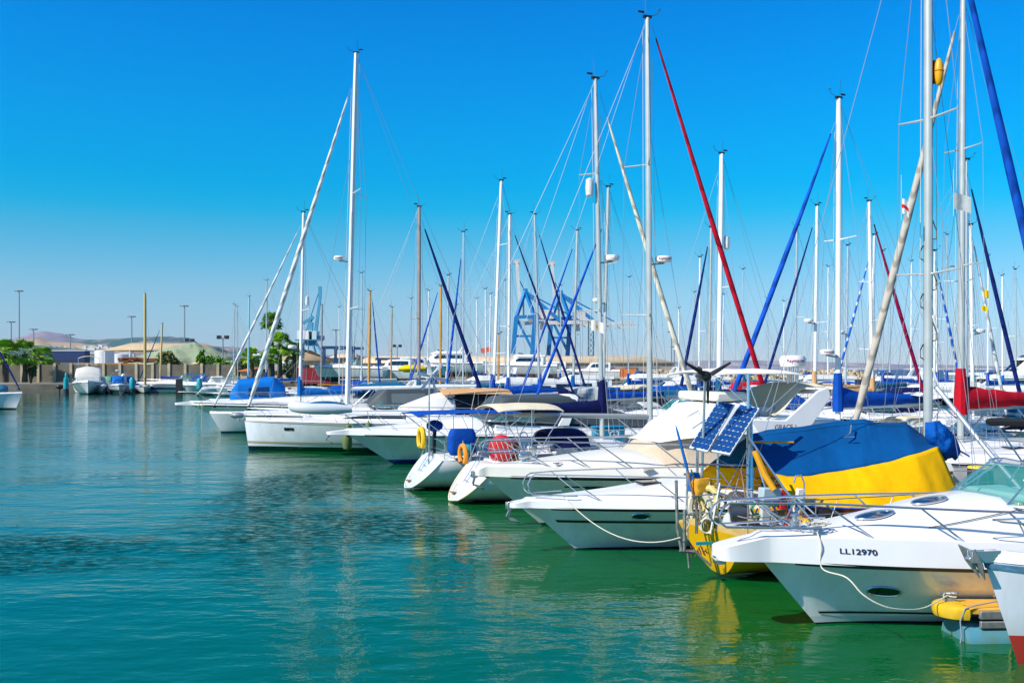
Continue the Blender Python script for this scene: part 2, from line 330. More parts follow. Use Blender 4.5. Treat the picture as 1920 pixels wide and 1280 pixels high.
def slab(name, pts, z, zb, m, kind=True, wall=None):
    g = G(); n = len(pts); a = [Vector((x, y, z)) for x, y in pts]; b = [Vector((x, y, zb)) for x, y in pts]
    g.add(a+b, [tuple(range(n))]+[(i, (i+1) % n, n+(i+1) % n, n+i) for i in range(n)])
    for i in range(1, n+1): g.m[-i] = 1
    o = g.build(name, [m, wall or m]); 
    return struct(o) if kind else o
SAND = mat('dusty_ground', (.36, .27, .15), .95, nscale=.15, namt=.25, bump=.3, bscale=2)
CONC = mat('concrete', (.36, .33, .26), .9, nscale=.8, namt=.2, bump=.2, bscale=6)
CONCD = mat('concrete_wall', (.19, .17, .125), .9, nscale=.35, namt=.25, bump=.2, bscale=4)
# the land behind the basin: a quay on the left and the boatyard behind the moorings
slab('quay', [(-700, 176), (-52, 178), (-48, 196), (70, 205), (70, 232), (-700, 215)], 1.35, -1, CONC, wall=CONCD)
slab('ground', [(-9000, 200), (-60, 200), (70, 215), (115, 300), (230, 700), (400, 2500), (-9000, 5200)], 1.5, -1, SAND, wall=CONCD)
# ------------------------------------------------------------------ boats: local frame +x forward, bow waterline at the origin, z = 0 the water
class Hull:
    def __init__(h, L, B, hb, hs, k=.5, over=.8, pb=1.4, pm=.4, tw=.85, tm=.45, rs=0, ks=None, fb=.8, blunt=0, rnd_=0):
        h.__dict__.update(L=L, B=B, hb=hb, hs=hs, k=k, over=over, pb=pb, pm=pm, tw=tw, tm=tm, rs=rs, ks=-k*.8 if ks is None else ks, fb=fb, blunt=blunt, rnd_=rnd_)
    def b(h, t):
        t = max(t, 0)
        if t < h.tm: return max(h.blunt*(1-t/h.tm)**2, 0)+h.B/2*sin(pi/2*t/h.tm)**h.fb
        return h.B/2*(1-(1-h.tw)*((t-h.tm)/(1-h.tm))**2)
    def h(h, t): return h.hs+(h.hb-h.hs)*(1-t)**1.8
    def keel(h, t):
        z = -h.k*max(0, min(1, t*5))**.7
        return lerp(z-.02, h.ks, sm((t-.5)/.5))
    def S(h, t, s, sg=1):
        zk, zd = h.keel(t), h.h(t); z = zk+(zd-zk)*s; p = h.pm+(h.pb-h.pm)*(1-t)**3
        f = s**p if s > 0 else 0
        if h.rnd_: f = lerp(f, (1-(1-min(max(s, 0), 1))**2.1)**.56, sm((t-.5)/.45)*h.rnd_)
        y = h.b(t)*f
        x = -t*h.L+h.over*(1-t)**4*z/h.hb+h.rs*max(0, (t-.6)/.4)**3*z/h.hs
        return Vector((x, y*sg, z))
    def s_at(h, t, z): zk = h.keel(t); return (z-zk)/(h.h(t)-zk)
    def N(h, t, s, sg=1):
        e = .004; a = h.S(min(t+e, 1), s, sg)-h.S(max(t-e, 0), s, sg); b = h.S(t, min(s+e, 1), sg)-h.S(t, max(s-e, .01), sg)
        n = a.cross(b).normalized()
        return n if n.y*sg > 0 else -n
    def edge(h, t, dy=0, dz=0, sg=1):
        p = h.S(t, 1, sg); bb = h.b(t); p.y = sg*max(bb+dy, 0); p.z += dz; return p
    def mesh(h, g, nt=30, ns=14, mi=0):
        secs = []
        for i in range(nt+1):
            t = (i/nt)**1.3
            row = [h.S(t, (1-k/ns)**1.2, 1) for k in range(ns+1)]
            secs.append(row+[Vector((p.x, -p.y, p.z)) for p in reversed(row[:-1])])
        g.loft(secs, mi=mi)
        g.add(secs[-1], [tuple(range(len(secs[-1])))], mi)      # transom
        return g
    def ts(h, z0, z1, t0, t1, n, off, g, mi=0, nz=2, sides=(1, -1), absz=False):
        """band on the topsides between two heights (fractions of the freeboard)"""
        for sg in sides:
            secs = []
            for i in range(n+1):
                t = lerp(t0, t1, i/n); q = []
                for k in range(nz+1):
                    z = lerp(z0, z1, k/nz); zz = z if absz else z*h.h(t); s = h.s_at(t, zz); q.append(h.S(t, s, sg)+h.N(t, s, sg)*off)
                secs.append(q)
            g.loft(secs, mi=mi)
        return g
    def oval(h, t, z, rx, rz, mats, parent, sides=(1,), name='porthole', square=1.0):
        for sg in sides:
            g = G(); gr = G(); s = h.s_at(t, z); c = h.S(t, s, sg); n = h.N(t, s, sg); u = (h.S(t+.01, s, sg)-c); u.normalize(); v = n.cross(u).normalized()
            def pt(a, k, o):
                ca, sa = cos(a), sin(a); ca = math.copysign(abs(ca)**square, ca); sa = math.copysign(abs(sa)**square, sa)
                p = c+u*ca*rx*k+v*sa*rz*k; tt = -(p.x-0)/h.L; return p+n*o
            ring = [pt(2*pi*k/24, 1, .022) for k in range(24)]
            g.add([c+n*.024]+ring, [(0, k+1, (k+1) % 24+1) for k in range(24)])
            o = g.build(name, mats[0], parent); 
            if len(mats) > 1: gr.tube([pt(2*pi*k/24, 1.02, .02) for k in range(24)], .016, 6, closed=True).build('rim', mats[1], o)

def deck(h, g, gun=.06, inset=.06, crown=lambda t: .08, w=.8, t0=0, t1=1, nt=30, mi=0, plat=0, platw=.2):
    """deck moulding from the gunwale up and over; crown(t) raises the middle"""
    secs = []; us = [1, .97, .915, w, w*.9, w*.72, w*.45, 0]; st = []
    if plat:
        x1 = h.over+plat
        for i in range(7): u = i/7; v = [0, .02, .08, .2, .4, .6, .8][i]; st.append((lerp(x1, h.over, v), platw*[.25, .55, .78, .92, .97, 1, 1][i], h.hb+lerp(.10, 0, v)*gun+(0 if i else .04), 0, gun*lerp(.46, .92, v)*(1 if i else .75)))
    for i in range(nt+1):
        t = lerp(t0, t1, (i/nt)**1.5 if plat else i/nt); b = h.b(t); wb = sqrt(b*b+(platw*max(0, 1-t/.14))**2) if plat else b; st.append((h.S(t, 1).x, wb, h.h(t), crown(t), gun*(lerp(.92, 1, sm(t/.12)) if plat else 1)))
    for x, b, z, c, gg in st:
        row = []; zz = [0, gg*.5, gg, gg+.015, gg+.015+c*.35, gg+.015+c*.78, gg+.015+c*.97, gg+.015+c]
        for u, dz in zip(us, zz): row.append(Vector((x, b*u+(.012 if u == 1 else 0), z+dz)))
        secs.append(row+[Vector((p.x, -p.y, p.z)) for p in reversed(row[:-1])])
    if plat:
        g.loft([[q[0], Vector((q[0].x, 0, q[0].z-.03)), q[-1]] for q in secs[:14]], mi=mi); g.add(secs[0], [tuple(range(len(secs[0])))], mi)
    g.loft(secs, mi=mi); n = len(secs[-1]); g.add(secs[-1], [tuple(range(n))], mi)
    return g

class House:
    """a superstructure lofted through stations (x, half width low, z low, half width high, z high)"""
    def __init__(h, st, r=.12, camber=.06): h.st = st; h.r = r; h.c = camber
    def at(h, x):
        st = h.st
        if x >= st[0][0]: return st[0][1:]
        for a, b in zip(st, st[1:]):
            if x >= b[0]:
                t = (x-a[0])/(b[0]-a[0]); return tuple(lerp(a[i], b[i], t) for i in range(1, 5))
        return st[-1][1:]
    def S(h, x, v, sg=1):
        wb, zb, wt, zt = h.at(x); r = min(h.r, max(zt-zb, .0)*.45, wt*.4)
        pts = [(0, wb, zb), (.25, lerp(wb, wt, .5), lerp(zb, zt-r, .5)), (.5, wt, zt-r), (.55, wt-r*.12, zt-r*.45), (.6, wt-r*.5, zt-r*.1), (.65, wt-r, zt), (.82, (wt-r)*.5, zt+h.c*.75), (1, 0, zt+h.c)]
        for a, b in zip(pts, pts[1:]):
            if v <= b[0]+1e-9:
                t = (v-a[0])/(b[0]-a[0]); return Vector((x, lerp(a[1], b[1], t)*sg, lerp(a[2], b[2], t)))
    def mesh(h, g, mi=0):
        xs = sorted(set([s[0] for s in h.st]+[lerp(h.st[0][0], h.st[-1][0], i/12) for i in range(13)]), reverse=True); secs = []
        vs = [0, .25, .5, .55, .6, .65, .82, 1]
        for x in xs:
            row = [h.S(x, v) for v in vs]; secs.append(row+[Vector((p.x, -p.y, p.z)) for p in reversed(row[:-1])])
        g.loft(secs, mi=mi)
        for q in (secs[0], secs[-1]): g.add(q, [tuple(range(len(q)))], mi)
        return g
    def patch(h, g, x0, x1, v0, v1, off=.012, n=10, nv=3, mi=0, sides=(1, -1), fn=None):
        """window following the surface; fn(u) gives (v0, v1) along it"""
        for sg in sides:
            secs = []
            for i in range(n+1):
                u = i/n; x = lerp(x0, x1, u); a, b = fn(u) if fn else (v0, v1); q = []
                for k in range(nv+1):
                    v = lerp(a, b, k/nv); p = h.S(x, v, sg); e = .01
                    d1 = h.S(x-e, v, sg)-h.S(x+e, v, sg); d2 = h.S(x, min(v+e, 1), sg)-h.S(x, max(v-e, 0), sg); nn = d1.cross(d2)
                    nn = nn.normalized() if nn.length > 1e-9 else Vector((0, sg, 0))
                    if nn.y*sg+nn.z < 0: nn = -nn
                    q.append(p+nn*off)
                secs.append(q)
            g.loft(secs, mi=mi)
        return g
    def win(h, name, m, parent, *a, sides=(1, -1), **k):
        for sg in sides: o = h.patch(G(), *a, sides=(sg,), **k).build(name, m, parent)
        return o

def railing(h, root, t0, t1, hgt=.55, r=.014, n=6, fwd=.0, mid=True, dy=-.06, lean=.12, name='bow_rail', dz=.05, both=True, droop=0):
    """pulpit and side rails joined round the bow"""
    g = G(); P_ = []
    N_ = 14
    def top(t, sg, k=1): return h.edge(t, dy, dz+hgt*k*(1-droop*sm((t-t0)/(t1-t0))), sg)+Vector((fwd*(1-sm(t/.25)), 0, 0))
    left = [top(lerp(t1, t0, (i/N_)), 1) for i in range(N_+1)]; right = [top(lerp(t0, t1, (i/N_)), -1) for i in range(N_+1)]
    end1 = h.edge(t1+.03, dy, dz, 1); end2 = h.edge(t1+.03, dy, dz, -1)
    g.tube([end1]+left+right+[end2], r, 6)
    if mid:
        l2 = [top(lerp(t1, t0, i/N_), 1, .5) for i in range(N_+1)]; r2 = [top(lerp(t0, t1, i/N_), -1, .5) for i in range(N_+1)]
        g.tube(l2+r2, r*.6, 5)
    o = g.build(name, STEEL, root)
    for sg in (1, -1):
        for i in range(n):
            t = lerp(t0+.01, t1, (i+.3)/n); gg = G(); b = h.edge(t+lean/h.L*2, dy, dz-.03, sg)
            gg.tube([b, top(t, sg)], r*.85, 5); gg.build('stanchion', STEEL, root)
    return o

def bowroller(h, root, anchor=True, plat=.6, m=None):
    z = h.hb+.02; x0 = h.over
    g = G(); g.box((x0+plat*.35, 0, z+.05), (plat, .16, .07)); g.box((x0+plat*.85, .07, z+.02), (.14, .015, .16)); g.box((x0+plat*.85, -.07, z+.02), (.14, .015, .16)); g.lathe([(.03, -.06), (.03, .06)], (x0+plat*.85, 0, z), axis='y', n=8)
    g.build('bow_roller', STEEL, root, bevel=.01)
    if anchor:
        a = G(); a.beam((x0+plat*.75, 0, z+.02), (x0+plat*.98, 0, z-.22), .05, .05)
        c = Vector((x0+plat*.98, 0, z-.22))
        for sg in (1, -1): a.add([c, c+Vector((-.04, sg*.16, -.06)), c+Vector((-.26, sg*.10, -.10)), c+Vector((-.30, 0, -.16)), c+Vector((-.12, sg*.02, -.02))], [(0, 1, 2, 3), (0, 4, 3), (0, 1, 4), (1, 2, 4), (2, 3, 4)])
        a.build('anchor', GALV, root)

def cleat(root, p, rz=0, s=1):
    g = G(); g.box((p[0], p[1], p[2]+.02*s), (.08*s, .04*s, .04*s), rz); q = Vector((cos(rz), sin(rz), 0))*.11*s; c = Vector(p)+Vector((0, 0, .05*s)); g.tube([c-q, c+q], .014*s, 6)
    return g.build('cleat', STEEL, root)

def windshield(root, x0, z0, W_, H_, rake=.7, side=1.4, frame=STEEL, glass=TGLASS, front=.55, narrow=.8, mull=(-32, 32)):
    """wraparound windshield; x0 the foremost point of its foot"""
    def bot(a):
        if abs(a) <= 90: r = radians(a); return Vector((x0-front*(1-cos(r)), W_*math.copysign(abs(sin(r))**.85, a), z0-.04*abs(sin(r))))
        k = (abs(a)-90)/60; return Vector((x0-front-side*k, math.copysign(W_*(1+.03*k), a), z0-.04-.02*k))
    def top(a):
        b = bot(a); k = max(0, (abs(a)-90)/60)
        return Vector((b.x-rake*(1-k*.75), b.y*narrow, z0+H_*(1-.35*k)))
    A = [-150+i*10 for i in range(31)]; g = G(); g.loft([[bot(a), (bot(a)+top(a))/2+Vector((.02, 0, .01)), top(a)] for a in A])
    o = g.build('windshield', glass, root)
    f = G(); f.tube([bot(a) for a in A], .022, 6); f.tube([top(a) for a in A], .02, 6)
    for a in list(mull)+[-90, 90, -150, 150]: f.tube([bot(a), top(a)], .018, 6)
    f.build('frame', frame, o)
    return o

def hoop_arch(root, x, z0, W_, H_, lean=-.5, wid=.5, th=.1, m=None, topw=.82, name='radar_arch'):
    g = G(); secs = []
    path = [(1, 0), (.97, .35), (.92, .7), (.80, .93), (.5, 1), (0, 1.02), (-.5, 1), (-.80, .93), (-.92, .7), (-.97, .35), (-1, 0)]
    for i, (yy, k) in enumerate(path):
        w2 = lerp(wid, wid*.55, k); c = Vector((x+lean*k, yy*W_*lerp(1, topw, k), z0+H_*k))
        a, b = path[max(i-1, 0)], path[min(i+1, len(path)-1)]; d = Vector((0, (b[0]-a[0])*W_, (b[1]-a[1])*H_)).normalized(); nn = Vector((0, -d.z, d.y))
        secs.append([c+Vector((w2/2, 0, 0))+nn*th/2, c+Vector((-w2/2, 0, 0))+nn*th/2, c+Vector((-w2/2, 0, 0))-nn*th/2, c+Vector((w2/2, 0, 0))-nn*th/2])
    g.loft(secs, closed_sec=True, cap=True)
    return g.build(name, m or WHITE, root, bevel=.02)

def canvas(root, x0, x1, W_, z, m, sag=.1, name='canopy', arch=.16, drop=.0, poles=True, zf=None, foot=None, frames=3, th=-.02, poleset=None):
    """a bimini: bowed canvas over hoops"""
    def f(u, v):
        x = lerp(x0, x1, u); y = lerp(-W_, W_, v); k = abs(2*v-1)
        zz = z+(zf or 0)*(1-u)-arch*k**2.2-drop*k**8+sag*(-.5)*abs(sin(u*pi*(frames-1)))*.3+.012*nz3(x*2, y*2, 3)-.07*abs(2*u-1)**6
        return (x, y, zz)
    o = G().grid(f, 14, 12, th=(0, 0, th)).build(name, m, root)
    if poles:
        ft = foot if foot is not None else z-1.2; xm = (x0+x1)/2
        for i in range(frames):
            u = i/(frames-1); g = G(); pts = [Vector(f(min(max(u, .02), .98), v/8)) + Vector((0, 0, -.03)) for v in range(9)]
            xb = lerp(xm, pts[0].x, .12)
            g.tube([(xb, -W_*1.0, ft)]+pts+[(xb, W_*1.0, ft)], .014, 5); g.build('canopy_frame', STEEL, root)
    return o

def radome(root, p, r=.3, label=None, txt=False, toward=-1, h=.22, name='radar_dome'):
    g = G(); g.lathe([(r*.55, -h*.5), (r*.9, -h*.42), (r, -h*.1), (r*.99, h*.2), (r*.86, h*.42), (r*.5, h*.5), (.001, h*.52)], p, 20)
    o = g.build(name, WHITE, root)
    if txt:
        q = root.rotation_euler.z   # lettering runs round the dome
        def fn(x, y): a = -pi/2-q+x/r; return Vector((p[0]+cos(a)*(r+.006), p[1]+sin(a)*(r+.006), p[2]+y+.01))
        write('Raymarine', r*.34, LETRED, 'lettering', o, fn=fn)
    return o

def outboard(root, p, m=BLK, cover=None, s=1, name='outboard_motor', tilt=0):
    g = G(); g.ell((p[0], p[1], p[2]+.25*s), (.22*s, .15*s, .22*s), 10, 6); g.beam((p[0], p[1], p[2]+.1*s), (p[0]-.02, p[1], p[2]-.5*s), .14*s, .1*s); g.box((p[0]-.04, p[1], p[2]-.5*s), (.3*s, .03*s, .2*s))
    return g.build(name, cover or m, root)

def wheel(root, p, r=.4, m=STEEL):
    g = G(); g.tube([(p[0], p[1]+r*cos(a*pi/10), p[2]+r*sin(a*pi/10)) for a in range(20)], .016, 5, closed=True)
    for a in range(5): g.tube([p, (p[0], p[1]+r*cos(a*1.2566), p[2]+r*sin(a*1.2566))], .008, 4)
    return g.build('steering_wheel', m, root)

def fender(p, r=.13, l=.5, m=None, label='', group=None, top=None, ball=False):
    """hangs over a side: a thing of its own, hung on its own line"""
    root = empty('fender', p, 0, label, 'fender', group); g = G()
    g.lathe([(.02, -l/2-.05), (.03, -l/2), (r*.8, -l/2+.06), (r, -l*.2), (r, l*.2), (r*.8, l/2-.06), (.03, l/2), (.02, l/2+.06)], n=12); g.build('fender_body', m or GREYC, root)
    G().tube([(0, 0, l/2), (0, .02, (top or p[2]+l/2+.4)-p[2])], .008, 4).build('lanyard', ROPE, root)
    return root

def rope(pts, r, m, label, group=None, sag=None, n=16):
    if sag is not None and len(pts) == 2:
        a, b = Vector(pts[0]), Vector(pts[1]); pts = [a.lerp(b, i/n)-Vector((0, 0, sag*4*(i/n)*(1-i/n))) for i in range(n+1)]
    return tag(G().tube(pts, r, 6).build('mooring_rope', m), label, 'rope', group)

def sailcover(g, p0, p1, h0, h1, w, n=22, mi=0, seed=0, droop=.0):
    """a stowed mainsail in its cover lying along the boom"""
    p0, p1 = Vector(p0), Vector(p1); secs = []; d = (p1-p0).normalized(); s = d.cross(Vector((0, 0, 1))).normalized()
    for i in range(n+1):
        u = i/n; hh = lerp(h0, h1, u**(.6 if h0 < .7 else .32))*(1+.13*nz3(u*7, seed)); ww = w*lerp(1, .45, u)*(1+.15*nz3(u*9, seed+5)); c = p0.lerp(p1, u)-Vector((0, 0, droop*sin(pi*u)))
        if i == 0: ww *= .8
        q = []
        for k in range(12):
            a = 2*pi*k/12; yy = cos(a)*ww*(1-.35*max(sin(a), 0)); zz = sin(a)*hh*.5+hh*.42
            q.append(c+s*(yy+.03*nz3(u*14, k, seed))+Vector((0, 0, zz+.05*nz3(u*11, k*.7, seed+2))))
        secs.append(q)
    return g.loft(secs, closed_sec=True, cap=True, mi=mi)

def yacht(label, mpx, D, toppy, toppx=None, dirn='L', fpx=None, furl=None, cover=None, hull=None, mastm=ALU, L=None, psi=14, spr=(.5,), radar=None, fb=1.15, mr=None,
          group='sailing yachts berthed in the marina', boom=True, name='sailing_yacht', ftop=.93, detail=1, cabin=WHITE, spray=None, bim=None, ftip=None, fr=.085, stripe=None, swing=0, reflector=False, raydom=False, plumb=.7, rig=True, furl_end=.04, vane=True, deckm=None, hullobj=None, cat='sailing yacht', boomlen=.42, mastbase=None, sprw=.9, sweep=.45, bz=.75, ch=1.):
    """place the mast by where it stands in plan; everything else grows from the hull"""
    sg = -1 if dirn == 'L' else 1; ps = radians(psi); u = Vector((sg*cos(ps), sg*sin(ps), 0)); rz = atan2(u.y, u.x)
    mx_ = X(mpx, D); ztop = Z(toppy, D); J = abs(X(fpx, D)-mx_)/cos(ps) if fpx else (ztop*.26)
    L = L or max(J/.39, ztop*.58); mt = J/L+.015
    h = hullobj or Hull(L, L*.30 if L < 12 else L*.28, fb*1.08, fb*.92, k=.35, over=plumb, pb=1.0, pm=.42, tw=.72, tm=.5, rs=.95, ks=.02, fb=.9, rnd_=1)
    lx = -mt*L; loc = Vector((mx_, D, 0))-u*lx
    root = empty(name, loc, rz, label, cat, group)
    hm = hull or hullmat('hull_white_navy', (.78, .79, .78), (.01, .02, .06), .06, (.01, .03, .12))
    if detail: h.mesh(G(), 26, 10).build('hull', hm, root)
    else: h.mesh(G(), 12, 6).build('hull', hm, root)
    deck(h, G(), .05, crown=lambda t: .07, nt=16 if detail else 8).build('deck', deckm or DECK, root)
    if stripe:
        h.ts(.78, .86, .01, .99, 24, .006, G(), sides=(1, -1)).build('stripe', stripe, root)
    # coachroof
    zt = fb*1.0; B = h.B
    st = [(lx+J*.35, .25*B*.5, zt+.05, .12*B*.5, zt+.08), (lx+J*.12, B*.27, zt+.04, B*.22, zt+.30), (lx-L*.12, B*.31, zt, B*.26, zt+.42), (lx-L*.26, B*.31, zt-.02, B*.26, zt+.40)]
    hs = House(st, .1, .06); hs.mesh(G()).build('coachroof', cabin, root)
    hs.win('window', DGLASS, root, lx+J*.02, lx-L*.22, .14, .42, n=8, fn=lambda uu: (.16, .16+.26*min(1, uu*4+.2)))
    # cockpit coamings and well
    xc = lx-L*.26; g = G()
    for s_ in (1, -1): g.box((xc-L*.1, s_*B*.30, zt+.02), (L*.2, .16, .26))
    g.box((xc-L*.21, 0, zt-.02), (.2, B*.6, .2)); g.build('cockpit_coaming', cabin, root, bevel=.03)
    if detail > 1: wheel(root, (xc-L*.13, 0, zt+.5), .45); G().box((xc-L*.11, 0, zt+.2), (.22, .22, .6)).build('binnacle', WHITE, root, bevel=.03)
    # mast, seen leaning as far as the photograph shows it
    lean = ((toppx if toppx is not None else mpx)-mpx)/FPX*D*sg   # along local x
    zb = zt+.40 if mastbase is None else mastbase; top = Vector((lx+lean, 0, ztop)); foot = Vector((lx, 0, zb-.1)); mr = mr or (.075+.0055*max(0, ztop-10))
    def mp(k): return foot.lerp(top, k)
    ms = G().tube([mp(0), mp(.5), mp(.9), mp(1)], [mr, mr, mr*.95, mr*.8], 10, flat=.8).build('mast', mastm, root)
    if rig:
        sp = []
        for k in spr:
            g = G(); c = mp(k); w = sprw*B*.30*(1.1-.3*k); w = max(w, .5)
            for s_ in (1, -1): g.tube([c, c+Vector((-sweep*w, s_*w, .06))], [.03, .018], 6)
            g.build('spreader', mastm, ms); sp.append((c, w))
        cp = [Vector((lx-.15, s_*B*.45, zt)) for s_ in (1, -1)]
        for j, s_ in enumerate((1, -1)):
            pts = [cp[j]]+[c+Vector((-sweep*w, s_*w, .06)) for c, w in sp]+[mp(.985)]
            g = G(); g.tube(pts, .0085, 4)
            if len(sp) > 1: g.tube([cp[j]+Vector((.2, 0, 0)), sp[-1][0]], .007, 4)
            if sp: g.tube([cp[j]+Vector((-.2, 0, 0)), sp[0][0]-Vector((0, 0, .1))], .0065, 4)
            g.build('shroud', WIRE, root)
        G().tube([mp(.72)+Vector((mr, 0, 0)), (lx+J*.45, 0, zt+.1)], .007, 4).build('inner_stay', WIRE, root)
        G().tube([mp(.995), (-L*.985+.35, 0, h.hs+.05)], .0085, 4).build('backstay', WIRE, root)
        if detail: G().tube([mp(.97)+Vector((-mr-.03, .04, 0)), (lx-mr-.09, .06, zb+.3)], .008, 4).tube([mp(.9)+Vector((mr+.04, -.04, 0)), (lx+mr+.12, -.08, zb+.2)], .008, 4).build('halyard', ROPE, root)
    if vane:
        g = G(); t = top; g.tube([t+Vector((-.05, 0, 0)), t+Vector((-.05, .05, .75))], .008, 4); g.tube([t+Vector((0, 0, .05)), t+Vector((.35, 0, .15)), t+Vector((.45, 0, .3))], .01, 4)
        g.box(t+Vector((.45, 0, .32)), (.02, .16, .02)); g.box(t+Vector((0, 0, .04)), (.28, .12, .08)); g.box(t+Vector((-.22, .0, .18)), (.22, .01, .07)); g.tube([t+Vector((-.1, 0, .04)), t+Vector((-.2, 0, .18))], .007, 4)
        g.build('wind_vane', BLK, ms)
    # headsail rolled on its stay
    head = mp(ftop)+Vector((mr+.05, 0, 0)); tack = Vector((h.over*.85, 0, h.hb+.12))
    if ftip is not None: tack = Vector(ftip)
    if rig or furl:
        G().tube([head, tack], .009, 4).build('forestay', WIRE, root)
    if furl:
        a, b = head.lerp(tack, furl_end), head.lerp(tack, .965); n = 18; pts = []; rs = []
        for i in range(n+1):
            k = i/n; p = a.lerp(b, k); p.z -= .06*sin(pi*k); pts.append(p); rs.append(fr*(.32+.68*min(1, k*2.2)**.8)*(1-.4*sm((k-.9)/.1))*(1+.10*nz3(k*14, mpx*.1)))
        G().tube(pts, rs, 10).build('furled_sail', furl, root)
        G().lathe([(.05, 0), (.11, .01), (.11, .16), (.05, .17)], b+Vector((0, 0, -.2)), 10).build('furling_drum', BLK, root)
    # boom and mainsail
    if boom:
        zz = zb+bz; bl = L*boomlen; a = Vector((lx-.1, 0, zz)); b = Vector((lx-bl, swing, zz+.12))
        bo = G().tube([a, b], [.07, .06], 8, flat=1.2).build('boom', mastm, root)
        if cover:
            sailcover(G(), a+Vector((.10, 0, .03)), b+Vector((.15, 0, .06)), .58*ch*(1.35 if ch > 1 else 1), .24*ch, .15*ch, seed=mpx).build('sail_cover', cover, bo)
            g = G(); g.tube([a+Vector((.1, 0, -.35*(ch-1))), a+Vector((.1, 0, .4)), a+Vector((.1, 0, 1.0+.25*ch))], [.17*ch**.5, .18*ch**.5, .13*ch**.5], 9); g.build('mast_boot', cover, bo)
        G().tube([b, (b.x+.3, 0, zt+.2)], .012, 5).build('mainsheet', ROPE, root)
        if detail: G().tube([mp(.985)+Vector((-.1, 0, 0)), b], .006, 4).build('topping_lift', WIRE, root)
        G().tube([(lx-.15, 0, zb+.15), (lx-1.2, swing*.2, zz-.02)], .025, 6).build('vang', mastm, root)
    if radar is not None:
        for rr in (radar if isinstance(radar, (list, tuple)) else (radar,)):
            kk = (Z(rr, D)-foot.z)/(top.z-foot.z); c = mp(kk); ax = sg*.0
            fwdx = .42+mr
            radome(root, c+Vector((fwdx, 0, 0)), .28, txt=raydom); G().beam(c+Vector((0, 0, -.2)), c+Vector((fwdx, 0, -.13)), .12, .05).build('radar_bracket', GALV, root)
    if reflector: 
        c = mp(reflector); G().lathe([(.03, -.34), (.13, -.28), (.15, 0), (.13, .28), (.03, .34)], c+Vector((-mr-.2, 0, 0)), 12).build('radar_reflector', WHITE, root)
    # rails
    if detail:
        railing(h, root, .03, .9, .55, .012, 7, fwd=.25, dy=-.05)
        g = G(); zc = h.hs+.05
        pts = [h.edge(.86, -.05, .62, 1), h.edge(.985, -.05, .62, 1), h.edge(.985, -.05, .62, -1), h.edge(.86, -.05, .62, -1)]
        g.tube(pts, .014, 5); g.tube([p-Vector((0, 0, .3)) for p in pts], .01, 5)
        for p in pts: g.tube([p, p-Vector((0, 0, .62))], .013, 5)
        g.build('pushpit', STEEL, root)
    if spray:
        canvas(root, xc+.35, xc-.85, B*.30, zt+1.05, spray, arch=.28, name='sprayhood', foot=zt+.2, drop=.25)
        g = G(); x0 = xc+.9; g.grid(lambda a, b: (lerp(x0, xc+.35, a), lerp(-1, 1, b)*B*.29, zt+.38+(.62-.2*abs(2*b-1)**2.2)*a), 6, 8); g.build('spray_window', CLEARP, root)
    if bim: canvas(root, xc-.6, xc-L*.24, B*.34, zt+1.85, bim, foot=zt+.25)
    root['_x'] = 0; del root['_x']
    return root, h, dict(lx=lx, xc=xc, zt=zt, L=L, B=B, top=top, mp=mp, u=u)

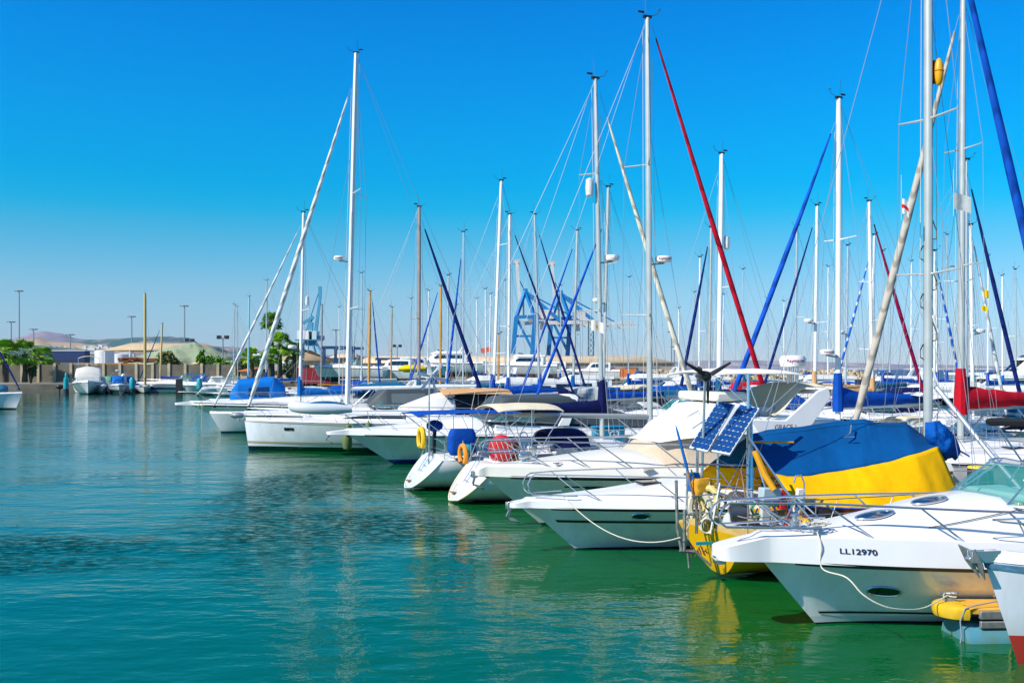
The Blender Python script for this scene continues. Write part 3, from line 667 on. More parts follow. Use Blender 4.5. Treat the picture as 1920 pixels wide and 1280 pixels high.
def cruiser(label, loc, rz, L, B=None, hb=1.1, hs=.95, over=.9, hull=None, gun=.14, crown=.5, style='express', group=None, arch=False, top=None, topm=None, glass=TGLASS, stripe=None, rail=True,
            ports=3, detail=1, plat=.5, wsx=.42, cat='motor boat', name='motor_cruiser', cover=None, wind=True, H=.55, coverm=None, deckm=WHITE, hatch=True, railh=.5, swindow=None, rake=.8, platw=.20, anchor=True):
    B = B or L*.33
    h = Hull(L, B, hb, hs, k=.45, over=over, pb=1.55, pm=.33, tw=.92, tm=.5, rs=0, fb=.62)
    root = empty(name, (loc[0], loc[1], 0), rz, label, cat, group)
    h.mesh(G(), 28 if detail else 14, 12 if detail else 7).build('hull', hull or hullmat('hull_white', (.78, .79, .78), (.01, .02, .05), .05), root)
    xw = wsx*L
    def cr(t): return .05+crown*sm(t/wsx/1.05)*(1 if t < wsx+.02 else max(.15, 1-(t-wsx)*9))
    if style in ('fly', 'saloon'): cr0 = crown*.6; cr = lambda t: .05+cr0*sm(t/.3)
    deck(h, G(), gun, crown=cr, w=.78, nt=40 if detail else 16, plat=plat, platw=platw).build('deck', deckm, root)
    h.ts(.965, 1.03, .0, .995, 28 if detail else 14, .012, G(), nz=1).build('rub_rail', RUB, root)
    if detail: bowroller(h, root, anchor, plat+.05)
    if stripe is not None:
        for i, (a, b, m) in enumerate(stripe): h.ts(a, b, .02, .995, 26, .007, G(), nz=1).build('stripe', m, root)
    zd = h.h(wsx)+gun+.02+crown
    if style == 'express':
        if wind: windshield(root, -xw+.35, zd-.06, B*.40, H, rake=rake, side=min(1.6, L*.17), glass=glass, front=.7)
        # cockpit sides and seats behind the screen
        st = [(-xw-.3, B*.42, h.h(.5)+gun*.5, B*.39, h.h(.5)+gun+.30), (-L*.93, B*.42, hs+gun*.4, B*.40, hs+gun+.10)]
        House(st, .06, .0).mesh(G()).build('cockpit_side', deckm, root)
        g = G(); g.box((-xw-1.5, .35, zd-.02), (.5, .5, .5)); g.box((-xw-1.7, .35, zd+.25), (.12, .5, .5)); g.build('seat', CREAM, root, bevel=.05); G().box((-L*.86, 0, hs+gun+.22), (.45, B*.6, .3)).build('bench', CREAM, root, bevel=.05)
        if arch: hoop_arch(root, -xw-L*.26, zd-.35, B*.43, 1.0+.02*L, lean=-.7 if arch is True else arch)
        if top: 
            canvas(root, -xw-rake+.1, -xw-L*.33, B*.39, zd+H+.28, topm, foot=zd+.0)
        if cover:   # canvas hood right down to the coaming
            x0 = -xw-rake+.35; st = [(-xw+.15, B*.36, zd-.05, B*.30, zd+.02), (x0, B*.40, zd-.1, B*.33, zd+H+.25), (-xw-L*.28, B*.41, zd-.25, B*.34, zd+H+.3), (-L*.9, B*.40, zd-.5, B*.34, zd-.2)]
            hh = House(st, .2, .08); co = hh.mesh(G()).build('canvas_hood', coverm, root)
            hh.win('hood_window', CLEARP, co, x0-.3, -xw-L*.24, .12, .42, n=6)
    elif style in ('fly', 'saloon'):
        zs = h.h(.4)+gun; Hs = H+.85
        st = [(-L*.20, B*.24, zs+.15, B*.14, zs+.2), (-L*.30, B*.33, zs+.05, B*.24, zs+.55), (-L*.38, B*.38, zs, B*.31, zs+Hs), (-L*.62, B*.40, zs-.03, B*.35, zs+Hs+.05), (-L*.80, B*.39, zs-.05, B*.35, zs+Hs)]
        hh = House(st, .15, .08); sal = hh.mesh(G()).build('saloon', WHITE, root)
        hh.win('side_window', DGLASS, sal, -L*.36, -L*.76, .2, .46, n=10, fn=lambda u: (.22, .24+.22*min(1, u*5)))
        hh.win('front_window', DGLASS, sal, -L*.295, -L*.375, .66, .97, n=4, off=.015)
        if style == 'fly':
            z2 = zs+Hs
            st = [(-L*.335, B*.26, z2-.05, B*.20, z2+.06), (-L*.42, B*.35, z2-.02, B*.32, z2+.5), (-L*.66, B*.37, z2, B*.35, z2+.42), (-L*.82, B*.36, z2, B*.34, z2+.30)]
            House(st, .06, .0).mesh(G()).build('flybridge', WHITE, root)
            windshield(root, -L*.40, z2+.48, B*.28, .32, rake=.3, side=.8, glass=NAVGL, front=.3)
            hoop_arch(root, -L*.70, z2, B*.34, 1.25, lean=-.55)
            if top: canvas(root, -L*.45, -L*.72, B*.33, z2+2.0, topm, foot=z2+.4)
    if ports:
        tt = [.20, .31, .42][:ports]
        for t in tt: h.oval(t, h.h(t)*.68, .17, .075, (DGLASS, STEEL), root, sides=(1, -1))
    if hatch and detail and style == 'express':
        for t, y in ((.22, 0), (.33, 0)):
            z = h.h(t)+gun+.03+cr(t); g = G(); g.box((h.S(t, 1).x, y, z+.01), (.48, .48, .05)); o = g.build('deck_hatch', DGLASS, root, bevel=.02)
    if rail: railing(h, root, .0, wsx+.05, railh, .014 if detail else .018, 6 if detail else 4, fwd=plat*.8, dz=gun+.02, mid=False, dy=-.1)
    return root, h, dict(xw=xw, zd=zd, B=B, L=L)
# ------------------------------------------------------------------ the front row, nearest boat first
def LLZ(h, cr, gun, t, u):   # height of the foredeck of a cruiser at station t, fraction u of the half beam
    return h.h(t)+gun+.015+cr(t)*(.97 if u < .45 else .5)
def side_rails(root, h, dz, dy, t1, hgt, fwd, low, sts=(.10, .22, .34), r=.017, ts0=.03, slope=.28):
    """two separate rails whose front ends loop down: one per side"""
    for sg in (1, -1):
        a = h.edge(ts0, 0, dz+hgt, sg); a.y = sg*.16; a.x += fwd
        pts = [h.edge(sts[0]+.01, dy, dz+low, sg)]
        lo = [h.edge(ts0+.03, dy*.6, dz+low, sg), a+Vector((.05, 0, -(hgt-low)+.02))]
        lo[0].y = sg*max(abs(lo[0].y), .2)
        arc = [a+Vector((.14, 0, -(hgt-low)*.78)), a+Vector((.17, 0, -(hgt-low)*.45)), a+Vector((.10, 0, -.06)), a]
        up = [h.edge(t, dy*sm(t/.12), dz+hgt*(1-.12*sm(t/t1)), sg) for t in [ts0+.03+(t1-ts0-.03)*i/14 for i in range(15)]]
        for p in up[:3]: p.y = sg*max(abs(p.y), .2)
        end = h.edge(t1+.04, dy, dz-.02, sg)
        G().tube(pts+lo+arc+up+[end], r, 7).build('bow_rail', STEEL, root)
        for t in sts:
            b = h.edge(t+.05, dy-.02, dz-.03, sg); c = h.edge(t-.01, dy, dz+hgt*(1-.12*sm(t/t1)), sg)
            G().tube([b, c], r*.85, 6).build('stanchion', STEEL, root)

def anchorline(h, off=0): pass

def ll_boat():
    D0 = 15.63; loc = (X(1530, D0), D0); rz = radians(180+14)
    root, h, q = cruiser('large white cruiser with green tinted windshield and LL12970 on its bow', loc, rz, 9.2, 3.0, hb=1.07, hs=.86, over=.95, gun=.40, crown=.56, rail=False, ports=0, hatch=False, plat=.78, platw=.26, anchor=False, wsx=.345, H=.55, rake=.75,
        hull=hullmat('hull_LL', (.80, .82, .80), (.004, .01, .012), .03, (.52, .55, .54), .10), stripe=[(.17, .205, BLK)], group=None, detail=1)
    cr = lambda t: .05+.56*sm(t/.345/1.05)
    side_rails(root, h, .41, -.14, .43, .50, 1.0, .12, (.0, .075, .19, .31), .019)
    h.oval(.125, .60, .25, .10, (DGLASS, STEEL), root, sides=(1, -1), square=.8)
    # hatches let into the crowned foredeck
    def surf(t, y):
        b = h.b(t); u = abs(y)/b; c = cr(t); z = h.h(t)+.415
        k = [(0, 1), (.45*.8, .97), (.72*.8, .78), (.72, .35), (.8, 0), (1, 0)]
        for (a, va), (bb, vb) in zip(k, k[1:]):
            if u <= bb: return Vector((h.S(t, 1).x, y, z+c*lerp(va, vb, (u-a)/(bb-a))))
        return Vector((h.S(t, 1).x, y, z))
    for t, y, r in ((.150, .20, .22), (.245, .10, .22)):
        g = G(); c = surf(t, y); n = 22; ring = []
        for k in range(n):
            a = 2*pi*k/n; p = surf(t-r*cos(a)/h.L*1.15, y+r*.8*sin(a)); p.z += .03; ring.append(p)
        c.z += .035; g.add([c]+ring, [(0, k+1, (k+1) % n+1) for k in range(n)]); o = g.build('deck_hatch', DGLASS, root); G().tube(ring, .018, 6, closed=True).build('rim', STEEL, o)
    # oval window in the cabin side
    for sg in (1, -1):
        c = surf(.385, sg*h.b(.385)*.66); ring = []; n = 22
        for k in range(n):
            a = 2*pi*k/n; p = surf(.385-.20*cos(a)/h.L, sg*(h.b(.385)*.66-.10*sin(a))); p.y += sg*.02; p.z += .025; ring.append(p)
        g = G(); c.z += .03; c.y += sg*.02; g.add([c]+ring, [(0, k+1, (k+1) % n+1) for k in range(n)]); o = g.build('side_window', DGLASS, root); G().tube(ring, .018, 6, closed=True).build('rim', STEEL, o)
        # moulded line along the cabin side
        G().tube([surf(t, sg*h.b(t)*(.70-.02*i))+Vector((0, 0, .01)) for i, t in enumerate([.2+.03*j for j in range(9)])], .007, 5).build('trim_line', RUB, root)
    # number on the bow
    t0 = .098
    def fn(x, y):
        t = t0-x/h.L; e = h.S(t, 1, 1); dz = .21+y; u = lerp(1, .97, dz/.2) if dz < .2 else lerp(.97, .915, (dz-.2)/.2); return Vector((e.x, e.y*u+.016, e.z+dz))
    write('LL12970', .115, LETTER, 'registration_number', root, fn=lambda x, y: fn(-x, y))
    cleat(root, surf(.055, h.b(.055)*.72)+Vector((0, 0, .02)), .3, 1.3); cleat(root, surf(.10, -h.b(.1)*.72)+Vector((0, 0, .02)), -.3, 1.3)
    windl = G(); c = surf(.045, 0); windl.lathe([(.09, 0), (.09, .1), (.05, .12), (.05, .16), (.08, .18), (.06, .2)], c, 14); windl.build('windlass', STEEL, root)
    # bimini boot folded aft, dashboard and seats under the glass
    g = G(); g.box((-q['xw']-.75, 0, q['zd']-.05), (.75, 2.1, .14)); g.box((-q['xw']-.9, .55, q['zd']+.08), (.4, .6, .22)); g.build('dashboard', mat('dash_mint', (.42, .66, .60), .5), root, bevel=.05)
    g = G(); g.ell((-q['xw']-1.45, .55, q['zd']+.12), (.28, .3, .2), 14, 8); g.build('seat_ball', BLUEC2, root)
    wheel(root, (-q['xw']-1.25, .6, q['zd']+.22), .19, BLK)
    # black bimini rolled on its bow over the helm
    g = G(); z = q['zd']+1.02; x = -q['xw']-.75
    g.tube([(x-1.7, -.95, z+.05), (x-.3, -.98, z+.12), (x-.04, -.9, z+.12), (x+.03, 0, z+.16), (x-.04, .9, z+.12), (x-.3, .98, z+.12), (x-1.7, .95, z+.05)], .10, 8, flat=.7)
    ro = g.build('rolled_bimini', BLKC, root)
    for sg in (1, -1):
        G().tube([(x-.2, sg*.98, z+.1), (x-1.2, sg*1.12, q['zd']-.0)], .016, 6).build('bimini_frame', STEEL, root); G().tube([(x-1.3, sg*.97, z+.05), (x-.6, sg*1.12, q['zd']+.05)], .014, 6).build('bimini_frame', STEEL, root)
    return root, h, surf
LL, LLH, LLsurf = ll_boat()

def world(root, p): return Matrix.Translation(root.location) @ Matrix.Rotation(root.rotation_euler.z, 4, 'Z') @ Vector(p)
# mooring lines of the LL boat: coil on deck and the line down to the finger dock
kn = world(LL, LLsurf(.055, LLH.b(.055)*.72)+Vector((0, 0, .10)))
pts = [kn+Vector((.18*cos(i*.9)*(1+.3*sin(i)), .07*sin(i*1.3), .02+.018*(i % 4))) for i in range(26)]
tag(G().tube(pts, .012, 5).build('rope_coil', ROPE), 'untidy loops of rope knotted at the deck cleat behind the LL12970 boat platform', 'rope')
dock_z = .50

def finger_dock():
    D = 14.9; x0 = X(1752, D); root = empty('floating_dock', (x0, D, 0), radians(3), 'low floating finger dock with rounded orange bumper and blue floats', 'dock')
    g = G(); L = 9
    g.box((L/2+.32, 0, .445), (L, .62, .09)); g.build('deck_board', ORG2, root, bevel=.015)
    g = G(); g.box((L/2+.42, -.33, .40), (L-.2, .07, .12)); g.box((L/2+.42, .33, .40), (L-.2, .07, .12)); g.box((L/2+.42, -.34, .26), (L-.2, .06, .10)); g.build('side_beam', GALV, root, bevel=.01)
    g = G(); secs = []
    for i in range(13):
        a = pi*i/12-pi/2; r = .36; secs.append([Vector((.36-cos(a)*r*1.0*k-.0, sin(a)*r*k, z)) for k, z in ((.78, .31), (.97, .33), (1.03, .40), (1.0, .48), (.9, .505), (.4, .51))])
    g.loft(secs); g.loft([[q[-1] for q in secs], [Vector((.4, q[-1].y, .511)) for q in secs]]); g.loft([[q[0] for q in secs], [Vector((.4, q[0].y, .3)) for q in secs]])
    g.build('bumper', mat('bumper_yellow', (.80, .50, .02), .45, nscale=4, namt=.15), root)
    for xx in (1.05, 4.2, 7.4):
        g = G(); prof = [(-.42, 0), (-.42, .12), (-.36, .26), (-.22, .34), (0, .37)]; 
        pr = prof+[(-y, z) for y, z in reversed(prof[:-1])]
        g.loft([[Vector((xx-.75, y*.93, z-.10)) for y, z in pr], [Vector((xx-.68, y, z-.10)) for y, z in pr], [Vector((xx+.75, y, z-.10)) for y, z in pr], [Vector((xx+.82, y*.93, z-.10)) for y, z in pr]], closed_sec=True, cap=True)
        g.build('float', mat('float_blue', (.06, .24, .34), .5, nscale=3, namt=.2, dark=(.10, .17, .08)), root)
        G().box((xx+.45, -.43, .18), (.11, .04, .24)).build('bracket', GALV, root, bevel=.008)
    cl = []
    for xx, yy in ((.28, .12), (1.0, -.12)):
        g = G(); g.box((xx, yy, .53), (.16, .10, .05)); g.tube([(xx-.04, yy, .54), (xx-.05, yy, .62)], .025, 7); g.tube([(xx+.04, yy, .54), (xx+.05, yy, .62)], .025, 7); g.tube([(xx-.15, yy, .63), (xx+.15, yy, .63)], .022, 7); g.build('cleat', GALV, root); cl.append(world(root, (xx, yy, .6)))
    return root, cl
DOCK, cl = finger_dock()
ctl = [kn, world(LL, LLH.edge(.055, .03, .30, 1))]+[world(LL, LLH.edge(.055, .06, -.05, 1))]+[P(1587, 1082, 14.55), P(1618, 1114, 14.35), P(1655, 1135, 14.3), P(1695, 1142, 14.4), P(1735, 1138, 14.65), cl[0]]
def smooth(c, n=6):
    o = []
    for i in range(len(c)-1):
        p0, p1, p2, p3 = c[max(i-1, 0)], c[i], c[i+1], c[min(i+2, len(c)-1)]
        for k in range(n):
            t = k/n; o.append(.5*((2*p1)+(p2-p0)*t+(2*p0-5*p1+4*p2-p3)*t*t+(3*p1-p0-3*p2+p3)*t**3))
    return o+[c[-1]]
rope(smooth(ctl), .011, ROPE, 'pale mooring rope hanging from the LL12970 bow down to the orange dock bumper')
def knot(c, m, label, s=1):
    pts = [c+Vector((.10*s*cos(i*1.1), .05*s*sin(i*1.7), .03*sin(i*.8))) for i in range(22)]
    tag(G().tube(pts, .013, 5).build('knot', m), label, 'knot')
knot(cl[0], ROPE, 'pale rope knot wound on the dock cleat nearest the bumper tip')
knot(cl[1], mat('rope_dark', (.10, .09, .09), .9), 'dark and pale rope knot on the second dock cleat', 1.2)
d = cl[1]; tag(G().tube([d, d+Vector((-.03, -.22, .0)), d+Vector((-.03, -.27, -.12)), d+Vector((-.04, -.27, -.35)), d+Vector((-.03, -.28, -.75))], .015, 6).build('hanging_rope', ROPEB), 'straight tan rope end hanging from the second dock cleat into the water', 'rope')
tag(G().tube([cl[1]+Vector((-.1, -.1, -.02)), cl[1]+Vector((-.55, -.24, -.06)), cl[1]+Vector((-.70, -.27, -.10)), cl[1]+Vector((-.77, -.27, -.28)), cl[1]+Vector((-.75, -.27, -.5)), cl[1]+Vector((-.79, -.27, -.72))], .010, 6).build('hanging_rope', mat('rope_greyblue', (.25, .27, .32), .9)), 'thin grey rope draped over the orange bumper into the water', 'rope')

def corner_boat():
    D = 13.5; b0 = P(1905, 1262, D); h = Hull(7.5, 2.5, 1.42, 1.1, k=.4, over=.50, pb=1.0, pm=.42, tw=.7, tm=.5, fb=.9)
    root = empty('sailing_boat', (b0.x+.03, D, 0), radians(180+8), 'pale blue white bow with blue rubbing strake and red bottom at the lower right corner', 'boat')
    h.mesh(G(), 26, 12).build('hull', hullmat('hull_corner', (.70, .74, .80), (.42, .03, .02), .40, None), root)
    deck(h, G(), .05, crown=lambda t: .08).build('deck', WHITE, root)
    h.ts(.93, .985, .0, .99, 26, .02, G()).build('rubbing_strake', mat('strake_blue', (.10, .26, .42), .5, nscale=14, namt=.25), root)
    x0, z = h.over, h.hb
    g = G(); g.box((x0+.0, .05, z+.06), (.42, .02, .16)); g.box((x0+.0, -.05, z+.06), (.42, .02, .16)); g.lathe([(.045, -.05), (.03, 0), (.045, .05)], (x0+.2, 0, z+.03), axis='y', n=10); g.build('bow_roller', STEEL, root, bevel=.006)
    a = G(); a.beam((x0+.02, 0, z+.10), (x0+.16, 0, z-.04), .05, .07)
    c = Vector((x0+.12, 0, z-.02)); 
    for sg in (1, -1): a.poly([c+Vector((.03, 0, .02)), c+Vector((.05, sg*.02, .17)), c+Vector((.13, sg*.19, .22)), c+Vector((.02, sg*.20, .0)), c+Vector((-.10, sg*.06, -.22))], (.012, 0, -.008))
    a.build('anchor', GALV, root)
    h.oval(.11, .95, .05, .12, (mat('patch_blue', (.03, .30, .45), .4),), root, sides=(1,))
    railing(h, root, .03, .6, .5, .014, 4, fwd=.1)
corner_boat()

# second cruiser, black stripe
def stripe_boat():
    D0 = 22.1; root, h, q = cruiser('white cruiser with a thin black stripe and one oval porthole left of the yellow hull', (X(1080, D0), D0), radians(198), 9.8, 3.1, hb=1.0, hs=.88, over=1.15, gun=.16, crown=.42, rail=False, ports=0, plat=.42, wsx=.40, H=.5, rake=.8,
        hull=hullmat('hull_stripe', (.80, .82, .79), (.004, .01, .012), .03, (.60, .64, .62), .1), stripe=[(.66, .72, BLK)], glass=glassmat('greenish_windshield', (.10, .28, .22), .5))
    side_rails(root, h, .17, -.10, .50, .55, .30, .1, (.06, .2, .33, .42), .015)
    h.oval(.165, .82, .19, .095, (DGLASS, STEEL), root, sides=(1, -1), square=.9)
    rail_kn = world(root, h.edge(.05, -.1, .25, 1))
    return root, rail_kn
SB, sk = stripe_boat()
rope([sk, P(1276, 1007, 18.6)], .011, ROPE, 'pale mooring rope from the black striped cruiser bow to the yellow stern', sag=.42)

# flybridge yacht under beige covers
def grace():
    D0 = 25.6; root, h, q = cruiser('flybridge yacht lettered GRACE 1 with beige covered windows and white bimini', (X(1016, D0), D0), radians(198), 11.5, 3.7, hb=1.32, hs=1.15, over=1.55, gun=.26, crown=.32, style='bare', rail=False, ports=0, plat=.25, wsx=.25,
        hull=hullmat('hull_grace', (.80, .80, .70), (.01, .02, .03), .06), deckm=CREAM, cat='motor yacht')
    side_rails(root, h, .28, -.12, .60, .62, .45, .3, (.04, .10, .17, .27, .38, .5), .019)
    h.oval(.15, 1.02, .28, .06, (DGLASS,), root, sides=(1, -1), square=.6)
    h.ts(.80, .83, .1, .9, 20, .008, G(), nz=1).build('stripe', NAVYC, root)
    hh = House([(-1.7, .5, 1.50, .2, 1.52), (-2.9, 1.25, 1.50, .8, 2.1), (-3.5, 1.4, 1.46, 1.05, 2.3), (-6.4, 1.5, 1.42, 1.25, 2.34), (-9, 1.5, 1.4, 1.25, 2.3)], .2, .05)
    hh.mesh(G()).build('window_cover', BEIGEC, root)
    h2 = House([(-2.85, 1.0, 2.12, .5, 2.18), (-3.4, 1.25, 2.22, .9, 2.55), (-4.4, 1.42, 2.3, 1.15, 3.06), (-5.3, 1.45, 2.32, 1.25, 3.16), (-5.5, 1.45, 2.32, 1.30, 2.75), (-8.2, 1.45, 2.30, 1.3, 2.62)], .14, .04)
    fb = h2.mesh(G()).build('flybridge', WHITE, root)
    G().box((-4.9, 0, 3.28), (.9, 2.2, .24)).build('console', CREAM, root, bevel=.06)
    for sg in (1, -1):
        g = G(); y = sg*1.46
        o = [(-5.2, 2.70), (-6.3, 2.66), (-7.35, 3.42), (-7.7, 3.52), (-7.74, 3.25), (-6.9, 2.30), (-6.8, 2.10), (-5.6, 2.10)]
        g.poly([(x, y-.04*sg+(z-2.1)*-.12*sg, z) for x, z in o], (0, .09*sg, 0)); g.build('wing', WHITE, root, bevel=.025)
    G().box((-7.5, 0, 3.40), (.35, 2.5, .1)).build('arch_top', WHITE, root, bevel=.03)
    # name on the wing facing the water
    M = Matrix.Translation((-6.25, 1.52, 2.48)) @ Matrix.Rotation(pi, 4, 'Z') @ Matrix.Rotation(pi/2, 4, 'X') @ Matrix.Shear('XZ', 4, (0, 0))
    write('GRACE 1', .17, LETTER, 'yacht_name', root, M=M)
    canvas(root, -4.2, -7.0, 1.35, 4.02, WHITEC, foot=2.9, arch=.12, frames=4, name='bimini')
    g = G(); g.grid(lambda a, b: (lerp(-6.1, -7.7, a), lerp(-1.2, 1.2, b), 2.9+.75*sm(a*1.6)-.12*abs(2*b-1)**2), 8, 8, th=(0, 0, -.02)); g.build('aft_canopy', CREAMC, root)
    for x in (-5.6, -6.1):
        G().box((x, .6, 2.85), (.5, .6, .35)).build('helm_seat', GREYC, root, bevel=.08)
    # radar on posts above the wing
    p = (-7.2, .4, 4.22); radome(root, p, .36, txt=True, h=.34)
    for dx in (-.14, 0, .14): G().tube([(p[0]+dx, p[1], 4.05), (p[0]+dx, p[1], 3.42)], .045, 7).build('radar_post', STEEL, root)
    G().box((-2.3, 1.45, 1.50), (.3, .12, .03)).build('deck_vent', STEEL, root)
    # grab rail on the slope of the flybridge
    G().tube([(-3.5, 1.15, 2.68), (-3.55, 1.17, 2.78), (-3.85, 1.2, 2.93), (-3.9, 1.18, 2.84)], .016, 6).build('grab_rail', STEEL, root)
    # chrome windlass and horn light on the foredeck
    t = .06; c = Vector((h.S(t, 1).x, .1, h.h(t)+.40)); g = G(); g.lathe([(.09, -.16), (.11, -.12), (.11, .10), (.07, .16)], c+Vector((0, 0, .1)), 14, axis='x'); g.lathe([(.09, -.1), (.05, .12)], c, 10); g.build('windlass', STEEL, root)
    cleat(root, (h.S(.10, 1).x, h.b(.1)*.8, h.h(.1)+.30), .3, 1.2)
    wp = world(root, (0, 0, 0))
    return root, h
GR, GRH = grace()

# two sailing yachts lying stern out
def stern_gear(root, h, q, w=None):
    L = h.L; g = G(); z = h.hs+.06
    g.tube([h.edge(.995, -.25, .05, 1), h.edge(.995, -.25, .8, 1)], .016, 5)
    return g
B4, B4H, q4 = yacht('white sailing yacht with tan edged oval transom and dark red furled headsail', 1219, 32.3, 35, 1213, 'R', 1452, F_RED, None, hullmat('hull_b4', (.76, .77, .75), (.01, .02, .04), .02, (.02, .05, .08), .05), ALUG, L=11.2, psi=20, spr=(.31, .66), radar=485, raydom=True, fb=1.12,
    bim=CREAMC, detail=2, group=None, bz=.95, ftop=.985, furl_end=.03, fr=.085, stripe=None, mr=.115, spray=NAVYC, sprw=1.0)
B5, B5H, q5 = yacht('white sailing yacht with round white transom and navy covered boom', 1129, 35.7, 150, 1115, 'R', 1302, F_CREAM, NAVYC, hullmat('hull_b5', (.78, .79, .77), (.006, .012, .06), .05, (.02, .03, .08), .04), ALUG, L=10.9, psi=20, spr=(.36, .74), radar=483, fb=1.12,
    bim=None, detail=2, group=None, bz=.85, ftop=.965, furl_end=.07, fr=.095, mr=.105, reflector=.70)
def trim_transom(root, h, m, r=.03):
    row = [h.S(1, k/10, 1) for k in range(1, 11)]; pts = row[::-1]+[h.S(1, .02, 1)]+[Vector((p.x, -p.y, p.z)) for p in row]
    G().tube([p+Vector((-.015, 0, 0)) for p in pts], r, 6).build('transom_trim', m, root)
trim_transom(B4, B4H, CREAMC); trim_transom(B5, B5H, WHITE)
def stern_extras(root, h, lad=True):
    L = h.L
    # ladder, grab handle and step on the transom
    def tp(y, k): a = h.S(1, k, 1); return Vector((a.x-.03, y, a.z))
    g = G()
    for y in (-.14, .14): g.tube([tp(y, .98)+Vector((0, 0, .25)), tp(y, .55)+Vector((-.05, 0, 0))], .016, 5)
    for k in (.6, .75, .9): g.tube([tp(-.14, k)+Vector((-.04, 0, 0)), tp(.14, k)+Vector((-.04, 0, 0))], .014, 5)
    g.build('boarding_ladder', STEEL, root)
    G().tube([tp(.30, .42), tp(.30, .42)+Vector((-.08, 0, .06)), tp(.30, .30)+Vector((-.08, 0, .02)), tp(.30, .30)], .013, 5).build('grab_handle', STEEL, root)
    G().box(tp(.3, .24)+Vector((-.04, 0, 0)), (.16, .34, .02)).build('step', TEAK, root)
stern_extras(B4, B4H); stern_extras(B5, B5H)
# gear hung on the two sterns
def horseshoe(p, m, label, s=1, rz=0, flat=False):
    root = empty('lifebuoy', p, rz, label, 'lifebuoy'); g = G(); pts = []
    for i in range(15):
        a = radians(35+290*i/14); pts.append((0, .20*s*sin(a), -.28*s*cos(a)) if not flat else (0, .2*s*sin(a), .28*s*cos(a)))
    g.tube(pts, .075*s, 8); g.build('buoyant_ring', m, root); G().tube([(0, 0, .30*s), (0, 0, .42*s)], .01, 4).build('strap', ROPE, root); return root
horseshoe(P(790, 822, 33.6), mat('lifebuoy_yellow', (.82, .50, .01), .7), 'yellow horseshoe lifebuoy on the rail above the round white transom', 1.2, radians(25))
horseshoe(P(868, 852, 31.6), mat('lifebuoy_orange', (.80, .27, .02), .7), 'orange horseshoe lifebuoy hanging between the two sailing yacht sterns', 1.05, radians(30))
def cov_outboard(p, m, label, s=1, cov=True):
    root = empty('outboard_motor', p, radians(20), label, 'outboard motor')
    g = G(); g.ell((0, 0, .18*s), (.30*s, .19*s, .20*s), 12, 8, jit=.06); g.build('motor_cover', m, root)
    g = G(); g.beam((0, 0, .05*s), (-.03, 0, -.75*s), .13*s, .10*s); g.ell((.0, 0, -.78*s), (.17*s, .05*s, .06*s), 8, 5); g.box((-.12*s, 0, -.60*s), (.26*s, .12*s, .02)); g.build('leg', BLK, root); return root
cov_outboard(P(815, 808, 33.8), BLUEC, 'outboard motor under a royal blue cover on the round white stern')
def cov_box(p, d, m, label, rz=.3, cat='cushion', name='covered_raft', jit=.04):
    g = G(); secs = []
    for i in range(7):
        z = d[2]*(i/6-.5); k = [.86, 1, 1, .98, 1, .95, .8][i]; secs.append([Vector((cos(a)*abs(cos(a))**-.6*d[0]/2*k*(1+rnd(-jit, jit)), math.copysign(abs(sin(a))**.4, sin(a))*d[1]/2*k, z)) if abs(cos(a)) > 1e-3 else Vector((0, math.copysign(d[1]/2*k, sin(a)), z)) for a in [2*pi*j/16+.01 for j in range(16)]])
    g.loft(secs, closed_sec=True, cap=True); o = g.build(name, m); o.location = p; o.rotation_euler = (0, 0, rz); return tag(o, label, cat)
cov_box(P(866, 828, 32.4), (.9, .5, .85), BLUEC, 'royal blue canvas locker cover standing behind the round white stern')
tag(G().ell(tuple(P(940, 842, 30.6)), (.40, .16, .46), 22, 12).build('life_raft', mat('raft_red', (.60, .01, .02), .7, nscale=3)), 'bright red round life raft bag strapped to the stern rail', 'life raft')
G_ = G()
for k_ in range(5): G_.tube([P(920+k_*9, 822, 30.35), P(934+k_*9, 864, 30.3)], .012, 4)
tag(G_.build('rail_lashing', ROPE), 'pale lashing lines crossing in front of the red life raft', 'rope')
cov_box(P(956, 846, 31.0), (.5, .5, .75), mat('raft_darkred', (.22, .005, .01), .7, nscale=3), 'dark red bag behind the bright red life raft', .2, 'bag')
tag(G().ell(tuple(P(877, 845, 32)), (.2, .17, .22), 12, 8).build('dan_buoy', CYANP), 'small turquoise canister beside the blue canvas locker', 'canister')
canvas(B5, q5['xc']-.5, -B5H.L+.1, B5H.B*.34, 2.62, BLUEC, foot=1.3, arch=.06, name='bimini')
# wind generator on its pole at the stern of the round transom yacht
def wind_gen(p, foot, blade, body, label, n=6, r=.55, rz=0, three=False):
    root = empty('wind_turbine', foot, 0, label, 'wind turbine'); q = Vector(p)-Vector(foot)
    G().tube([(0, 0, 0), q], .028, 7).build('pole', STEEL, root)
    b = G(); b.lathe([(.02, -.16), (.10, -.10), (.11, .05), (.07, .18), (.03, .5)], (0, 0, 0), 12, axis='y', M=Matrix.Translation(q) @ Matrix.Rotation(rz, 4, 'Z')); b.beam(q+Vector((0, .35, 0)), q+Vector((0, .72, .05)), .02, .3); bo = b.build('turbine_body', body, root)
    for k in range(n):
        a = 2*pi*k/n+pi/2+(pi/n if three else .3); g = G(); M = Matrix.Translation(q) @ Matrix.Rotation(rz, 4, 'Z') @ Matrix.Translation((0, -.16, 0)) @ Matrix.Rotation(-a, 4, 'Y')
        secs = []
        for i in range(7):
            u = i/6; w = lerp(.055, .02, u) if three else lerp(.05, .075, u); x = .07+u*r; tw = lerp(.7, .15, u)
            secs.append([M @ Vector((x, s1*w*sin(tw)+.012*s2, s1*w*cos(tw))) for s1, s2 in ((-1, 0), (0, 1), (1, 0), (0, -1))])
        g.loft(secs, closed_sec=True, cap=True); g.build('blade', blade, root)
    return root
